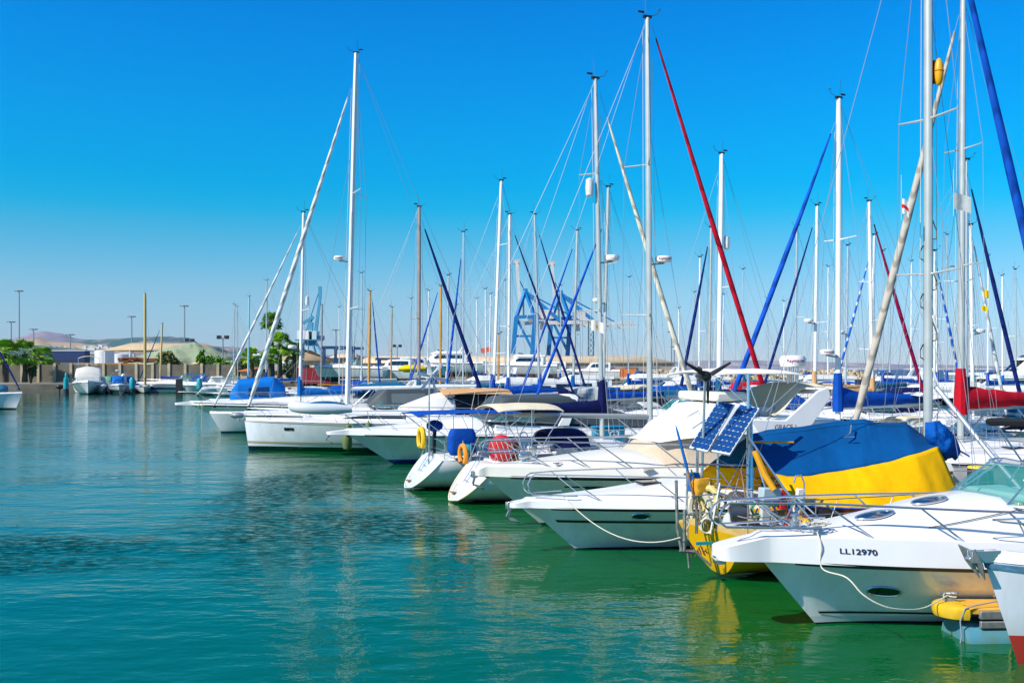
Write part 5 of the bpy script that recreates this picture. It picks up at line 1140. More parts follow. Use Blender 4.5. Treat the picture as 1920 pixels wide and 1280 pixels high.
# ------------------------------------------------------------------ the fleet behind: (label, mast px, D, top y, top x, heading, tack px, furl, cover, mast, extra)
hW = hullmat('hull_white_navy', (.78, .79, .78), (.01, .02, .06), .06, (.01, .03, .12))
hBl = hullmat('hull_blue', (.01, .05, .22), (.10, .02, .01), .05, (.7, .7, .7))
hG = hullmat('hull_white_green', (.74, .77, .74), (.01, .09, .06), .08, (.01, .10, .07))
hR = hullmat('hull_white_red', (.78, .77, .74), (.22, .02, .02), .07, (.4, .02, .02))
hNv = hullmat('hull_navy', (.01, .016, .05), (.12, .02, .015), .05, (.6, .6, .6))
FLEET = [
 ('sailing yacht with taupe furled headsail and dark red boom cover', 1801, 33.5, -5, 1807, 'L', 1600, F_TAUPE, REDC, ALUG, dict(spr=(.40, .66), hull=hW, mr=.12, fr=.125, bz=1.1, ch=1.5, L=11.5, sweep=.05, ftop=.96, deckm=DECK, psi=20)),
 ('sailing yacht with bright blue furled headsail and crumpled royal blue boom cover', 1571, 38.5, 185, 1573, 'L', 1352, F_BLUE, BLUEC, ALUW, dict(spr=(.58,), radar=660, hull=hW, mr=.12, fr=.10, bz=.95, ch=1.4, raydom=True, sweep=.1)),
 ('sailing yacht with plain grey mast and white reflector above the white bimini', 1347, 48, 288, 1354, 'L', None, None, TEALC, ALUW, dict(spr=(.5,), hull=hG, mr=.14, reflector=.67)),
 ('sailing yacht with brown mast and dark blue furled headsail on its right', 785, 61, 388, 786, 'R', 893, F_NAVY, TEALC, ALUB, dict(hull=hW, mr=.14, spr=(.45,), fr=.12)),
 ('sailing yacht with white furled headsail just left of the crane', 562, 64, 398, 569, 'L', 432, F_WHITE, BLUEC2, ALUW, dict(spr=(.5,), radar=650, hull=hW, mr=.13, fr=.085, reflector=.55)),
 ('tall pale masted sailing yacht left of the container cranes', 924, 60, 338, 941, 'L', None, None, BLUEC, ALUW, dict(hull=hR, mr=.12, spr=(.25, .72))),
 ('sailing yacht with navy furled headsail crossing the first container crane', 953, 66, 402, 956, 'R', 1068, F_NAVY, BLUEC, ALUW, dict(hull=hW, mr=.13, spr=(.42,))),
 ('sailing yacht whose mast stands between the two container cranes', 1012, 70, 403, 1002, 'R', 1092, F_NAVY, BLUEC, ALU, dict(hull=hBl, mr=.12)),
 ('sailing yacht with blue headsail slanting left across the second crane', 1074, 72, 432, 1083, 'L', 985, F_BLUE, BLUEC2, ALUG, dict(hull=hW, mr=.13, spr=(.4,))),
 ('sailing yacht with white radar and long blue headsail right of the second crane', 1130, 56, 350, 1142, 'L', 1012, F_BLUE, BLUEC, ALUG, dict(hull=hG, mr=.12, radar=563, spr=(.66,), ftop=.85)),
 ('sailing yacht with blue headsail close beside its thin mast near the wooden masts', 868, 76, 435, 869, 'L', 852, F_BLUE, None, ALU, dict(L=10.5, hull=hW, mr=.09, spr=(.33, .66), ftop=.88)),
 ('small sailing yacht with pale mast right of the orange wooden mast', 838, 92, 516, 841, 'L', None, None, GREYC, ALU, dict(hull=hW, mr=.12)),
 ('wooden masted boat with orange varnished pole and blue headsail', 825, 86, 536, 827, 'L', 775, F_BLUE, None, WOOD, dict(hull=hBl, mr=.13, spr=(), ftop=.98)),
 ('old wooden masted ketch with crosstree in front of the boatyard', 691, 100, 546, 694, 'R', 700, F_BLUE, None, WOOD, dict(L=12, hull=hNv, mr=.17, spr=(.83,), sweep=0, sprw=.8)),
 ('sailing yacht with varnished stub mast left of the tall pale masts', 933, 84, 626, 936, 'L', None, None, None, WOOD, dict(L=8, hull=hW, mr=.10, rig=False)),
 ('sailing yacht moored under the slim wooden topmast beyond the dark canopy', 733, 112, 576, 735, 'R', None, None, None, WOOD, dict(hull=hW, mr=.11)),
 ('sailing yacht with thin white mast behind the red furled headsail', 1310, 82, 482, 1313, 'L', 1268, None, BLUEC, ALUW, dict(hull=hW, mr=.09)),
 ('sailing yacht with navy headsail slanting left beneath the white bimini', 1329, 66, 426, 1334, 'L', 1283, F_NAVY, NAVYC, ALUG, dict(hull=hBl, mr=.11, fr=.11)),
 ('sailing yacht with small radar and navy headsail left of the white mast', 1527, 60, 385, 1533, 'L', 1425, F_NAVY, TANC, ALUW, dict(hull=hW, mr=.11, radar=601, spr=(.43,))),
 ('sailing yacht with thin far mast between blue headsails on the right', 1490, 78, 425, 1495, 'L', None, None, BEIGEC, ALU, dict(hull=hR, mr=.10)),
 ('sailing yacht with crimson headsail crossing to the thick foreground mast', 1636, 58, 378, 1628, 'R', 1741, F_CRIM, TANC, ALUW, dict(hull=hW, mr=.12, spr=(.3, .62), fr=.11)),
 ('sailing yacht with blue and white striped headsail rope', 1631, 68, 440, 1641, 'L', 1562, F_STRIPE, TEALC, ALUW, dict(hull=hW, mr=.10, spr=(.5,))),
 ('sailing yacht with slender mast and small dome left of the striped headsail', 1585, 76, 460, 1591, 'L', None, None, None, ALU, dict(hull=hW, mr=.10, radar=622)),
 ('sailing yacht with two white radar domes right of the thick mast', 1824, 50, 422, 1818, 'R', 1880, F_WHITE, GREYC, ALUW, dict(hull=hG, mr=.10, radar=(620,), L=10)),
 ('sailing yacht with short white mast and yellow pennant beside the thick mast', 1757, 96, 535, 1755, 'L', None, None, BLUEC, ALUW, dict(hull=hW, mr=.10)),
 ('sailing yacht with dark blue headsail running down behind the red boom cover', 1812, 42, 300, 1812, 'R', 1922, F_NAVY, NAVYC, ALU, dict(hull=hNv, mr=.09, fr=.09, spr=(.55,), L=11.5)),
 ('sailing yacht with white mast rising before the white superyacht', 1880, 100, 517, 1879, 'L', None, None, BLUEC2, ALUW, dict(hull=hW, mr=.10)),
 ('sailing yacht with striped blue headsail just right of the thick mast', 1752, 62, 470, 1752, 'R', 1806, F_STRIPE, WHITEC, ALUW, dict(hull=hBl, mr=.07)),
 ('sailing yacht with pale thin mast far behind the taupe headsail', 1668, 104, 540, 1669, 'L', None, None, TEALC, ALU, dict(hull=hW, mr=.10)),
 ('blue sparred two spreader yacht left of the leaning white headsail', 465, 150, 556, 467, 'L', None, None, BLUEC, mat('mast_skyblue', (.25, .50, .60), .4), dict(hull=hW, mr=.17, spr=(.35, .62), sprw=1.6, sweep=0)),
 ('dark masted yacht rising above the tall palm', 499, 132, 526, 500, 'L', None, None, BLUEC, ALUG, dict(hull=hBl, mr=.12)),
 ('thin masted yacht at the left of a close pair beyond the wall end', 437, 155, 571, 440, 'R', None, None, None, ALUG, dict(hull=hW, mr=.10)),
 ('thin masted yacht at the right of a close pair beyond the wall end', 446, 161, 575, 445, 'R', None, None, None, ALUG, dict(hull=hW, mr=.10)),
 ('yacht with slim green grey mast beside the tall white mast', 678, 108, 512, 678, 'L', None, None, GREYC, ALU, dict(hull=hW, mr=.11)),
 ('yacht with brownish bare mast behind the harbour crane', 602, 140, 572, 604, 'R', None, None, None, ALUB, dict(hull=hNv, mr=.15)),
 ('yacht with distant white mast seen against the travel lift', 636, 150, 576, 636, 'L', None, None, None, ALUW, dict(hull=hW, mr=.08)),
 ('yacht with left one of two very thin masts beside the trawler', 911, 118, 542, 910, 'L', None, None, None, ALUW, dict(hull=hW, mr=.09)),
 ('yacht with right one of two very thin masts beside the trawler', 917, 125, 551, 920, 'L', None, None, None, ALUW, dict(hull=hW, mr=.09)),
 ('yacht with dark mast close left of the first container crane', 948, 130, 526, 947, 'L', None, None, None, ALU, dict(hull=hW, mr=.12)),
 ('yacht with lone low mast in the gap right of the warehouse', 1273, 140, 578, 1273, 'L', None, None, WHITEC, ALUW, dict(hull=hW, mr=.12, radar=654)),
 ('yacht with short pale mast beside the black turbine blades', 1302, 120, 548, 1302, 'L', None, None, None, ALU, dict(hull=hW, mr=.08)),
 ('yacht with faint mast far behind the lettered flybridge yacht', 1352, 126, 552, 1358, 'R', None, None, BLUEC, ALUW, dict(hull=hW, mr=.08)),
 ('yacht with faint mast left of the big blue furled headsail', 1441, 118, 560, 1438, 'L', None, None, None, ALU, dict(hull=hW, mr=.08)),
 ('yacht with little bare mast above the breakwater rocks', 1470, 128, 565, 1470, 'R', None, None, None, ALUW, dict(hull=hW, mr=.08)),
 ('yacht with thin grey mast just left of the brown mast', 770, 122, 560, 771, 'L', None, None, BLUEC, ALU, dict(hull=hW, mr=.09)),
 ('yacht with thin white mast just right of the brown mast', 802, 116, 545, 804, 'R', None, None, GREYC, ALUW, dict(hull=hW, mr=.09)),
 ('yacht with thin mast between the orange wooden mast and the blue headsail', 855, 124, 572, 856, 'L', None, None, None, ALU, dict(hull=hW, mr=.09)),
 ('yacht with bare mast left of the tall pale mast near the trawler', 893, 128, 560, 894, 'L', None, None, BLUEC, ALUW, dict(hull=hBl, mr=.09)),
 ('yacht with bare mast behind the second container crane leg', 1050, 118, 535, 1052, 'R', None, None, BLUEC, ALU, dict(hull=hW, mr=.09)),
 ('yacht with thin mast in the open sky between the two white radars', 1178, 112, 520, 1180, 'L', None, None, BLUEC, ALU, dict(hull=hW, mr=.08)),
 ('yacht with thin mast just left of the blue slanting headsail bottom', 1395, 108, 505, 1393, 'L', None, None, TEALC, ALU, dict(hull=hW, mr=.08)),
 ('yacht with slim mast between the radar yacht and the small dome yacht', 1552, 112, 500, 1553, 'R', None, None, BLUEC, ALUW, dict(hull=hW, mr=.08)),
 ('yacht with slim mast close right of the striped headsail top', 1655, 98, 470, 1657, 'L', None, None, BLUEC, ALU, dict(hull=hW, mr=.08)),
 ('yacht with slim mast just left of the thick foreground mast', 1708, 110, 490, 1709, 'L', None, None, WHITEC, ALUW, dict(hull=hW, mr=.09)),
 ('yacht with slim mast between the thick mast and the red boom cover', 1775, 90, 440, 1776, 'R', None, None, BLUEC, ALU, dict(hull=hW, mr=.08)),
 ('yacht with slim mast left of the superyacht mast', 1852, 96, 480, 1853, 'L', None, None, BLUEC, ALUW, dict(hull=hW, mr=.08)),
 ('yacht with low mast and green mast head far right of centre', 1905, 88, 505, 1903, 'R', None, None, None, ALUG, dict(hull=hW, mr=.08)),
]
YACHTS = []
for lb, mp_, D, ty, tx, dr, fx, fu, cv, mm, kw in FLEET:
    kw = dict(kw); kw.setdefault('bz', .6+.07*(mp_ % 8)); kw.setdefault('psi', 16+((mp_*7) % 9)); kw.setdefault('spr', (.48,)); det = 1 if D < 80 else 0
    r_, h_, q_ = yacht(lb, mp_, D, ty, tx, dr, fx, fu, cv, kw.pop('hull', None), mm, detail=det, rig=kw.pop('rig', True), **kw); YACHTS.append((r_, h_))
    if D < 80 and fu is not F_STRIPE and (mp_ % 3): 
        canvas(r_, q_['xc']-.4, -q_['L']+.3, q_['B']*.33, q_['zt']+1.9, [BLUEC, WHITEC, TEALC, GREYC, CREAMC][mp_ % 5], foot=q_['zt']+.2, name='bimini')
        canvas(r_, q_['xc']+.4, q_['xc']-.8, q_['B']*.30, q_['zt']+1.0, [BLUEC, NAVYC, GREYC, CREAMC][mp_ % 4], arch=.28, foot=q_['zt']+.2, name='sprayhood', frames=2)

# motor boats among the fleet
MB = [
 ('white motor yacht with wide dark windscreen moored in the middle distance', 1095, 118, 183, 15, 'fly', None, {}),
 ('white flybridge boat beside the wide screened motor yacht', 985, 112, 186, 12, 'fly', None, {}),
 ('cruiser under a grey white canvas cover beside the blue covered one', 548, 78, 188, 9.5, 'cov', WHITEC, {}),
 ('cruiser with petrol blue hood left of the tall white mast', 590, 90, 185, 11, 'cov', TEALC, {}),
 ('cruiser with royal blue hood before the red container', 560, 104, 185, 10, 'cov', BLUEC, {}),
 ('white cruiser nosing out below the wooden masts', 720, 92, 186, 11, 'express', None, dict(arch=True)),
 ('white flybridge cruiser moored right of the brown mast', 800, 100, 186, 12, 'fly', None, {}),
 ('small white cruiser with black hood moored beside the dock boxes', 1010, 60, 187, 9.5, 'cov', BLKC, {}),
 ('white cruiser with teal hood near the blue boom cover', 1090, 63, 187, 10, 'cov', TEALC, {}),
 ('open white cruiser near the furled cream headsail', 1240, 78, 185, 10, 'express', None, dict(arch=True)),
 ('white sport boat with dark red stripe beyond the white bimini', 1290, 96, 186, 10, 'cov', REDC, {}),
 ('white flybridge motor yacht beyond the white bimini posts', 1420, 110, 184, 13, 'fly', None, {}),
 ('white express cruiser left of the striped headsail', 1500, 92, 184, 11, 'express', None, dict(arch=True)),
 ('cream cruiser with beige cover in front of the rocks', 1440, 70, 186, 10, 'cov', BEIGEC, {}),
 ('white cruiser with red hull band in the right middle distance', 1480, 56, 188, 9, 'cov', NAVYC, dict(hull=hullmat('hull_redband', (.45, .01, .02), (.01, .01, .02), .05, (.7, .7, .7)))),
 ('smooth white covered speedboat lying before the open sea', 1600, 78, 186, 11, 'cov', WHITEC, {}),
 ('second white covered speedboat nearer the thick mast', 1655, 88, 186, 12, 'cov', WHITEC, {}),
 ('cruiser with petrol blue canvas behind the royal blue boom cover', 1648, 52, 188, 9.5, 'cov', TEALC, {}),
 ('white cruiser with light cover right of the thick mast', 1770, 74, 186, 10, 'cov', WHITEC, {}),
 ('white cruiser with emerald green cover at the far right', 1830, 84, 186, 10, 'cov', mat('canvas_emerald', (.0, .26, .16), .8, nscale=2), {}),
 ('cruiser with bright blue cover at the right edge behind the red boom', 1860, 56, 186, 10, 'cov', BLUEC2, {}),
 ('green shaded white cruiser hull beneath the red boom cover', 1835, 43, 183, 11, 'express', None, dict(hull=hullmat('hull_b8', (.80, .82, .80), (.01, .012, .02), .16))),
 ('white cruiser lettered IL 1 with black waterline right of the tent', 1800, 28.5, 188, 9, 'express', None, dict(hull=hullmat('hull_il', (.80, .80, .80), (.01, .012, .03), .22, (.02, .02, .06), .08), railh=.5)),
 ('white cruiser with navy hood behind the tan canvas roof', 860, 66, 187, 10, 'cov', NAVYC, {}),
 ('white cruiser with grey hood behind the cream bimini yacht', 930, 68, 187, 10, 'cov', GREYC, {}),
 ('small flybridge boat between the brown mast and the blue headsail', 845, 84, 184, 11, 'fly', None, {}),
 ('white saloon boat below the left container crane mast row', 930, 96, 183, 12, 'saloon', None, {}),
 ('white saloon boat with dark windows behind the G3 dock box', 1150, 88, 183, 12, 'saloon', None, {}),
 ('express cruiser with radar arch behind the G3 dock box', 1120, 54, 187, 9, 'express', None, dict(arch=True)),
 ('flybridge boat partly behind the grey container crane mast', 1190, 104, 184, 12, 'fly', None, {}),
 ('white cruiser with blue hood right of the cream furled headsail', 1290, 62, 187, 9, 'cov', BLUEC, {}),
 ('white saloon cruiser in the gap beneath the white bimini', 1345, 82, 184, 12, 'saloon', None, {}),
 ('navy hooded cruiser before the breakwater rocks', 1545, 66, 186, 10, 'cov', NAVYC, {}),
 ('white flybridge cruiser left of the striped headsail', 1560, 100, 184, 12, 'fly', None, {}),
 ('express cruiser with arch between the taupe headsail and thick mast', 1690, 64, 186, 10, 'express', None, dict(arch=True)),
 ('white saloon boat behind the red boom cover', 1850, 70, 184, 11, 'saloon', None, {}),
 ('white flybridge boat left of the superyacht', 1770, 118, 184, 13, 'fly', None, {}),
 ('white cruiser with cream hood under the long navy boom cover', 1040, 76, 186, 10, 'cov', CREAMC, {}),
 ('white saloon boat below the tall pale mast', 880, 112, 184, 12, 'saloon', None, {}),
]
MBO = {}
for lb, px, D, hd, L, st, m, kw in MB:
    kw = dict(kw); det = 1 if D < 60 else 0
    if st == 'cov': kw.update(style='express', cover=True, coverm=m, H=.6)
    elif st == 'fly': kw.update(style='fly')
    elif st == 'saloon': kw.update(style='saloon')
    else: kw.update(style='express', H=.6)
    kw.setdefault('hull', hullmat('hull_white', (.78, .79, .78), (.01, .02, .05), .05))
    MBO[lb] = cruiser(lb, (X(px, D), D), radians(hd), L, hb=1.05+.035*L, hs=.9+.02*L, over=.10*L, gun=.12+.008*L, crown=.4, ports=1 if det else 0, plat=.3, detail=det, group='motor boats berthed in the marina', **kw)
r_, h_, q_ = cruiser('blue canvas covered cruiser in front of the palms', (X(418, 76), 76), radians(190), 11, 3.8, hb=1.5, hs=1.2, over=1.0, gun=.2, crown=.4, style='bare', ports=0, plat=.3, group=None)
hh = House([(-.6, 1.0, 1.7, .7, 2.2), (-1.2, 1.3, 1.7, 1.1, 3.1), (-3.8, 1.6, 1.6, 1.3, 3.3), (-4.6, 1.5, 1.6, 1.2, 2.6)], .4, .15); o = hh.mesh(G()).build('canvas_hood', mat('canvas_bright_blue', (.0, .16, .56), .8, spec=.15, nscale=1, bump=.2, bscale=3), r_); hh.win('hood_window', NAVGL, o, -2.0, -3.5, .14, .42, n=4, sides=(1,), off=.03)
r_, h_, q_ = MBO['white cruiser lettered IL 1 with black waterline right of the tent']
write('IL 1', .16, LETTER, 'registration_number', r_, fn=lambda x, y: (lambda e: Vector((e.x, e.y+.03, e.z-.22+y)))(h_.S(.10+x/h_.L, h_.s_at(.10, h_.h(.1)*.8), 1)))
# dock boxes and posts of the pier glimpsed between the boats
pr = empty('pier', (0, 0, 0), 0, 'low grey concrete pier running away between the rows of boats', 'pier')
a, b = Vector((15.8, 17.5, 0)), Vector((-6, 78, 0)); d = (b-a).normalized(); n_ = Vector((-d.y, d.x, 0))
g = G(); g.poly([a+n_*1.2+Vector((0, 0, .75)), a-n_*1.2+Vector((0, 0, .75)), b-n_*1.2+Vector((0, 0, .75)), b+n_*1.2+Vector((0, 0, .75))], (0, 0, -.3)); g.build('pier_deck', CONC, pr)
for i in range(9):
    c = a.lerp(b, (i+.5)/9); G().lathe([(.25, -.6), (.25, .46)], c, 10).build('pier_pile', CONCD, pr)
def dockbox(p, label, m, txt=None, yel=False):
    root = empty('dock_box', p, radians(10), label, 'dock box'); G().box((0, 0, .35), (1.3, .6, .7)).build('box_body', m, root, bevel=.04); G().box((0, 0, .73), (1.36, .66, .08)).build('lid', YELP if yel else m, root, bevel=.03)
    if txt: write(txt, .36, mat('lettering_white', (.8, .8, .8), .5), 'lettering', root, M=Matrix.Translation((.2, -.315, .42)) @ Matrix.Rotation(pi/2, 4, 'X'))
dockbox(P(1140, 832, 42), 'turquoise blue dock box marked G3 behind the grey mast', mat('box_teal', (.0, .20, .36), .5), 'G3')
dockbox(P(1095, 822, 45), 'yellow lidded dock box left of the G3 box', CREAM, None, True)
for i, (px, py, D) in enumerate(((1838, 892, 24.6),)):
    p = P(px, py, D); root = empty('mooring_pile', (p.x, p.y, 0), 0, 'thick black mooring pile with a yellow painted top right of the tent', 'mooring pile'); zt = Z(874, D); G().lathe([(.30, -1), (.30, zt-.04)], n=20).build('pile', RUB, root); G().lathe([(.30, zt-.04), (.28, zt)], n=20).build('pile_top', mat('cap_yellow', (.8, .62, 0), .5), root)

# ------------------------------------------------------------------ left bank moorings
for i, (px, D, w) in enumerate(((124, 158, 1), (248, 158, 1), (374, 156, 1))):
    root = empty('mooring_pile', (X(px, D), D, 0), 0, ['turquoise pile left of the white trawler', 'turquoise pile between the two small boats', 'turquoise pile at the right end of the left bank moorings'][i], 'mooring pile', 'turquoise mooring piles'); zt = [3.0, 2.7, 2.6][i]
    G().lathe([(.42, -1), (.42, .9)], n=12).build('pile_foot', RUB, root); G().lathe([(.40, .9), (.42, 1.3), (.36, zt-.4), (.20, zt-.3), (.18, zt+.3), (.02, zt+.5)] if i == 0 else [(.44, .9), (.46, 1.4), (.42, zt-.3), (.25, zt)], n=12).build('pile_cap', CYANP, root)
root = empty('mooring_pile', (X(336, 158), 158, 0), 0, 'black square topped pile in front of the blue striped cruiser', 'mooring pile'); G().box((0, 0, .8), (1.0, .5, 3.4)).build('pile', BLK, root, bevel=.05)
D = 163
cruiser('white trawler yacht seen bow on with rounded wheelhouse and sun roof', (X(165, D-5), D-5), radians(292), 12, 5.2, hb=1.9, hs=1.5, over=.9, gun=.3, crown=.3, style='bare', ports=0, plat=0, detail=0, hull=hullmat('hull_b8', (.80, .82, .80), (.01, .012, .02), .16))
t = COL.objects[-1]; t = [o for o in COL.objects if o.get('label', '').startswith('white trawler yacht')][0]
hh = House([(-2.2, 1.8, 2.0, 1.7, 2.3), (-2.5, 2.1, 2.1, 1.95, 3.3), (-3.6, 2.2, 2.1, 1.9, 4.2), (-9, 2.2, 2.1, 1.9, 4.2)], .5, .25); o = hh.mesh(G()).build('wheelhouse', CREAM, t); hh.win('side_window', DGLASS, o, -2.35, -2.9, .1, .46, n=3, off=.03)
g = G(); g.box((-3.5, 0, 3.0), (1.4, 3.7, .12)); g.build('brow', CREAM, t, bevel=.04)
canvas(t, -5, -8.5, 1.6, 6.2, CREAMC, foot=4.4, arch=.35, name='sun_roof')
r_, h_, q_ = cruiser('small white fishing boat seen bow on with dark bottom and tubular arch', (X(223, 157), 157), radians(294), 8.5, 3.0, hb=1.5, hs=1.1, over=.8, gun=.12, crown=.3, style='bare', ports=0, plat=.3, detail=0, hull=hullmat('hull_fish', (.62, .66, .68), (.015, .02, .03), .75))
House([(-2.5, .8, 1.7, .6, 2.3), (-3.2, .9, 1.7, .75, 2.9), (-5, .9, 1.7, .8, 2.8)], .1, .1).mesh(G()).build('console', BLUEC2, r_); hoop_arch(r_, -4.5, 1.5, 1.2, 2.0, lean=.2, wid=.2, th=.06, m=STEEL); radome(r_, (-4.3, 0, 3.8), .35); G().ell((-5.2, .9, 2.4), (.7, .5, .9), 10, 7).build('cockpit_cover', WHITEC, r_)
r_, h_, q_ = cruiser('blue striped white sport cruiser lying behind the black pile', (X(283, 172), 170), radians(178), 14, 3.8, hb=1.6, hs=1.4, over=1.4, gun=.2, crown=.5, H=.8, arch=True, ports=0, plat=.4, detail=0, stripe=[(.35, .62, BLUEP)], hull=hullmat('hull_white', (.78, .79, .78), (.01, .02, .05), .05), top=True, topm=TEALC)
yacht('small white yacht with varnished mast and navy headsail beside the black pile', 272, 160, 550, 274, 'L', 250, F_NAVY, BLUEC, hullmat('hull_b8', (.80, .82, .80), (.01, .012, .02), .16), mat('mast_ochre', (.58, .42, .16), .5), L=9.5, psi=112, mr=.22, spr=(), detail=0, bz=.5, group=None, cat='sailing boat')
yacht('white sloop under the short ochre mast with a dark forestay', 300, 173, 607, 304, 'L', 268, F_NAVY, BLUEC, hW, mat('mast_ochre', (.58, .42, .16), .5), L=10, psi=10, mr=.2, spr=(), detail=0, group=None, cat='sailing boat', fr=.09)
r_, h_, q_ = cruiser('small open motorboat with black outboard behind the leftmost turquoise pile', (X(142, 168), 168), radians(180-4), 6, 2.2, hb=1.1, hs=.9, over=.5, gun=.1, crown=.2, style='bare', ports=0, plat=0, detail=0, rail=False)
cov_outboard(P(112, 729, 166), BLK, 'black tilted outboard motor left of the turquoise pile', 2.0)
r_, h_, q_ = cruiser('white cruiser moored at the end of the wall beyond the blue cover', (X(378, 182), 180), radians(186), 12, 3.8, hb=1.6, hs=1.4, over=1.4, gun=.2, crown=.5, H=.8, ports=0, plat=.4, detail=0)
# the boat poking in at the left edge
D = 100
r_, h_, q_ = yacht('white yacht bow poking in at the left edge under dark bundled gear', -80, D, 500, None, 'R', 34, F_NAVY, BLUEC, hullmat('hull_b8', (.80, .82, .80), (.01, .012, .02), .16), ALUW, L=13, psi=-8, detail=1, group=None, fb=1.5, mr=.12, fr=.09)
for i in range(4):
    p = world(r_, (-1.6-.9*i, .3*(-1)**i, 2.0)); o = G().ell((0, 0, 0), (.6, .5, .45), 10, 7, jit=.15).build('net_bundle', [TEALC, NAVYC, RUB, TEALC][i]); o.location = p; tag(o, ['teal', 'navy', 'black', 'petrol'][i]+' bundle piled on the bow at the left edge', 'bundle')
# ------------------------------------------------------------------ shore: wall, trees, sheds, cranes, hills
def wall():
    root = empty('harbour_wall', (0, 0, 0), 0, 'long grey concrete wall with buff pillars behind the left bank', 'wall'); D = 188
    x0, x1 = X(-80, D), X(440, D); n = 17; z0, z1 = 1.5, Z(683, D)
    for i in range(n):
        a, b = lerp(x0, x1, i/n), lerp(x0, x1, (i+1)/n)
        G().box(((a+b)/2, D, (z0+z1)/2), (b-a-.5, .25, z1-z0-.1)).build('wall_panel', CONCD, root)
        G().box((b, D-.1, (z0+z1)/2+.1), (.5, .5, z1-z0+.2)).build('wall_post', mat('pillar_buff', (.50, .43, .27), .9, nscale=1, namt=.15), root, bevel=.03)
wall()
def leafcloud(g, c, r, n, size, clump=5, mi=0, seed=0, flat=.0):
    rr = random.Random(seed); cl = [(Vector((rr.gauss(0, .45), rr.gauss(0, .45), rr.gauss(0, .45))), rr.uniform(.3, .55)) for _ in range(clump*4)]
    for i in range(n):
        q, cr_ = cl[rr.randrange(len(cl))]; d = Vector((rr.gauss(0, 1), rr.gauss(0, 1), rr.gauss(0, 1))).normalized()*cr_*rr.uniform(.5, 1); p = q+d
        if p.length > 1.05: p = p.normalized()*rr.uniform(.8, 1.02)
        p = Vector((c[0]+p.x*r[0], c[1]+p.y*r[1], c[2]+p.z*r[2])); u = Vector((rr.gauss(0, 1), rr.gauss(0, 1), rr.gauss(0, 1))).normalized(); v = u.cross(Vector((rr.gauss(0, 1), rr.gauss(0, 1), rr.gauss(0, 1)))).normalized(); s = size*rr.uniform(.6, 1.3)
        g.add([p-u*s, p+v*s*.5, p+u*s, p-v*s*.5], [(0, 1, 2, 3)], mi)
LEAF = [mat('leaf_olive', (.18, .21, .03), .7, nscale=.6, namt=.3), mat('leaf_green', (.15, .36, .012), .6, nscale=.6, namt=.25), mat('leaf_dark', (.05, .13, .02), .7, nscale=.6, namt=.3), mat('leaf_bright', (.26, .50, .01), .6, nscale=.6, namt=.2)]
BARK = mat('bark', (.15, .10, .06), .95, nscale=3, namt=.3, bump=.5, bscale=6)
def bush(px, py0, py1, w, D, m, label, n=1500, seed=1, group=None):
    z0, z1 = Z(py1, D), Z(py0, D); R = w/2/FPX*D; base = Vector((X(px, D), D, min(z0, 1.5))); root = empty('bush_tree', base, 0, label, 'tree', group)
    hgt = z1-base.z; g = G()
    for k in range(5): a = k*1.26; g.tube([(0, 0, 0), (R*.25*cos(a), R*.25*sin(a), hgt*.35), (R*.5*cos(a), R*.5*sin(a), hgt*.65)], [.18, .12, .05], 6)
    g.build('trunk', BARK, root); g = G(); leafcloud(g, (0, 0, hgt*.58), (R*1.0, R*.9, hgt*.46), n, .24+R*.03, seed=seed); g.build('crown', m, root)
bush(314, 662, 692, 62, 193, LEAF[0], 'wide olive bush in front of the green gravel heap', 3200, 3)
bush(280, 672, 712, 21, 183, LEAF[2], 'x', 10, 4) if False else None
bush(58, 681, 712, 21, 183, LEAF[2], 'small round dark tree before the wall beside the palm', 900, 5)
bush(383, 658, 690, 30, 192, LEAF[1], 'left green bush beside the buff hut right of the heap', 1500, 6)
bush(420, 668, 695, 44, 190, LEAF[1], 'low spreading green bush above the right end of the wall', 1800, 7)
bush(545, 670, 704, 26, 178, LEAF[2], 'dark tree between the palms before the buff warehouse', 1200, 8)
bush(14, 662, 690, 50, 230, LEAF[2], 'dark tree behind the palms at the left edge', 1200, 9)
bush(480, 672, 700, 30, 192, LEAF[1], 'green bush beside the red tiled kiosk', 1500, 11)
bush(95, 672, 690, 34, 225, LEAF[1], 'green shrub behind the trailer end', 1300, 12)
bush(450, 672, 692, 30, 200, LEAF[0], 'olive shrub right of the low spreading bush', 1300, 13)
bush(30, 676, 700, 40, 200, LEAF[1], 'green thicket filling the gap between the two left palms', 1800, 14)
bush(395, 665, 688, 20, 205, LEAF[3], 'bright palmate shrub between the two green bushes', 900, 10)
def palm(px, pyb, pyt, D, cr_, label, seed=0, dead=.3):
    rr = random.Random(seed); zb = min(Z(pyb, D), 1.6); zt = Z(pyt, D); root = empty('palm_tree', (X(px, D), D, zb), 0, label, 'palm tree', 'fan palms'); H = zt-zb; g = G()
    g.tube([(0, 0, 0), (.1, 0, H*.4), (0, 0, H*.8), (.05, 0, H)], [.55, .42, .36, .5], 10); g.build('trunk', BARK, root); g = G()
    for i in range(46):
        a = rr.uniform(0, 2*pi); el = rr.uniform(-.7, 1.35); st = Vector((cos(a)*cos(el), sin(a)*cos(el), sin(el))); L = cr_*rr.uniform(.45, .62); c = Vector((0, 0, H))+st*L-Vector((0, 0, .10*L))
        side = st.cross(Vector((0, 0, 1))).normalized(); up = side.cross(st).normalized()
        g.tube([(0, 0, H), c], .035, 3)
        for k in range(11):
            b = lerp(-1.35, 1.35, k/10); d = (st*cos(b)+side*sin(b)+up*rr.uniform(-.1, .1)).normalized(); l = cr_*.52*rr.uniform(.8, 1.05); w = up.cross(d).normalized()*.15; e = c+d*l-Vector((0, 0, l*.28*(1 if el < .8 else .5))); m_ = c+d*l*.55
            g.add([c, m_+w, e, m_-w], [(0, 1, 2, 3)])
    g.build('crown', LEAF[3] if seed % 2 else LEAF[1], root)
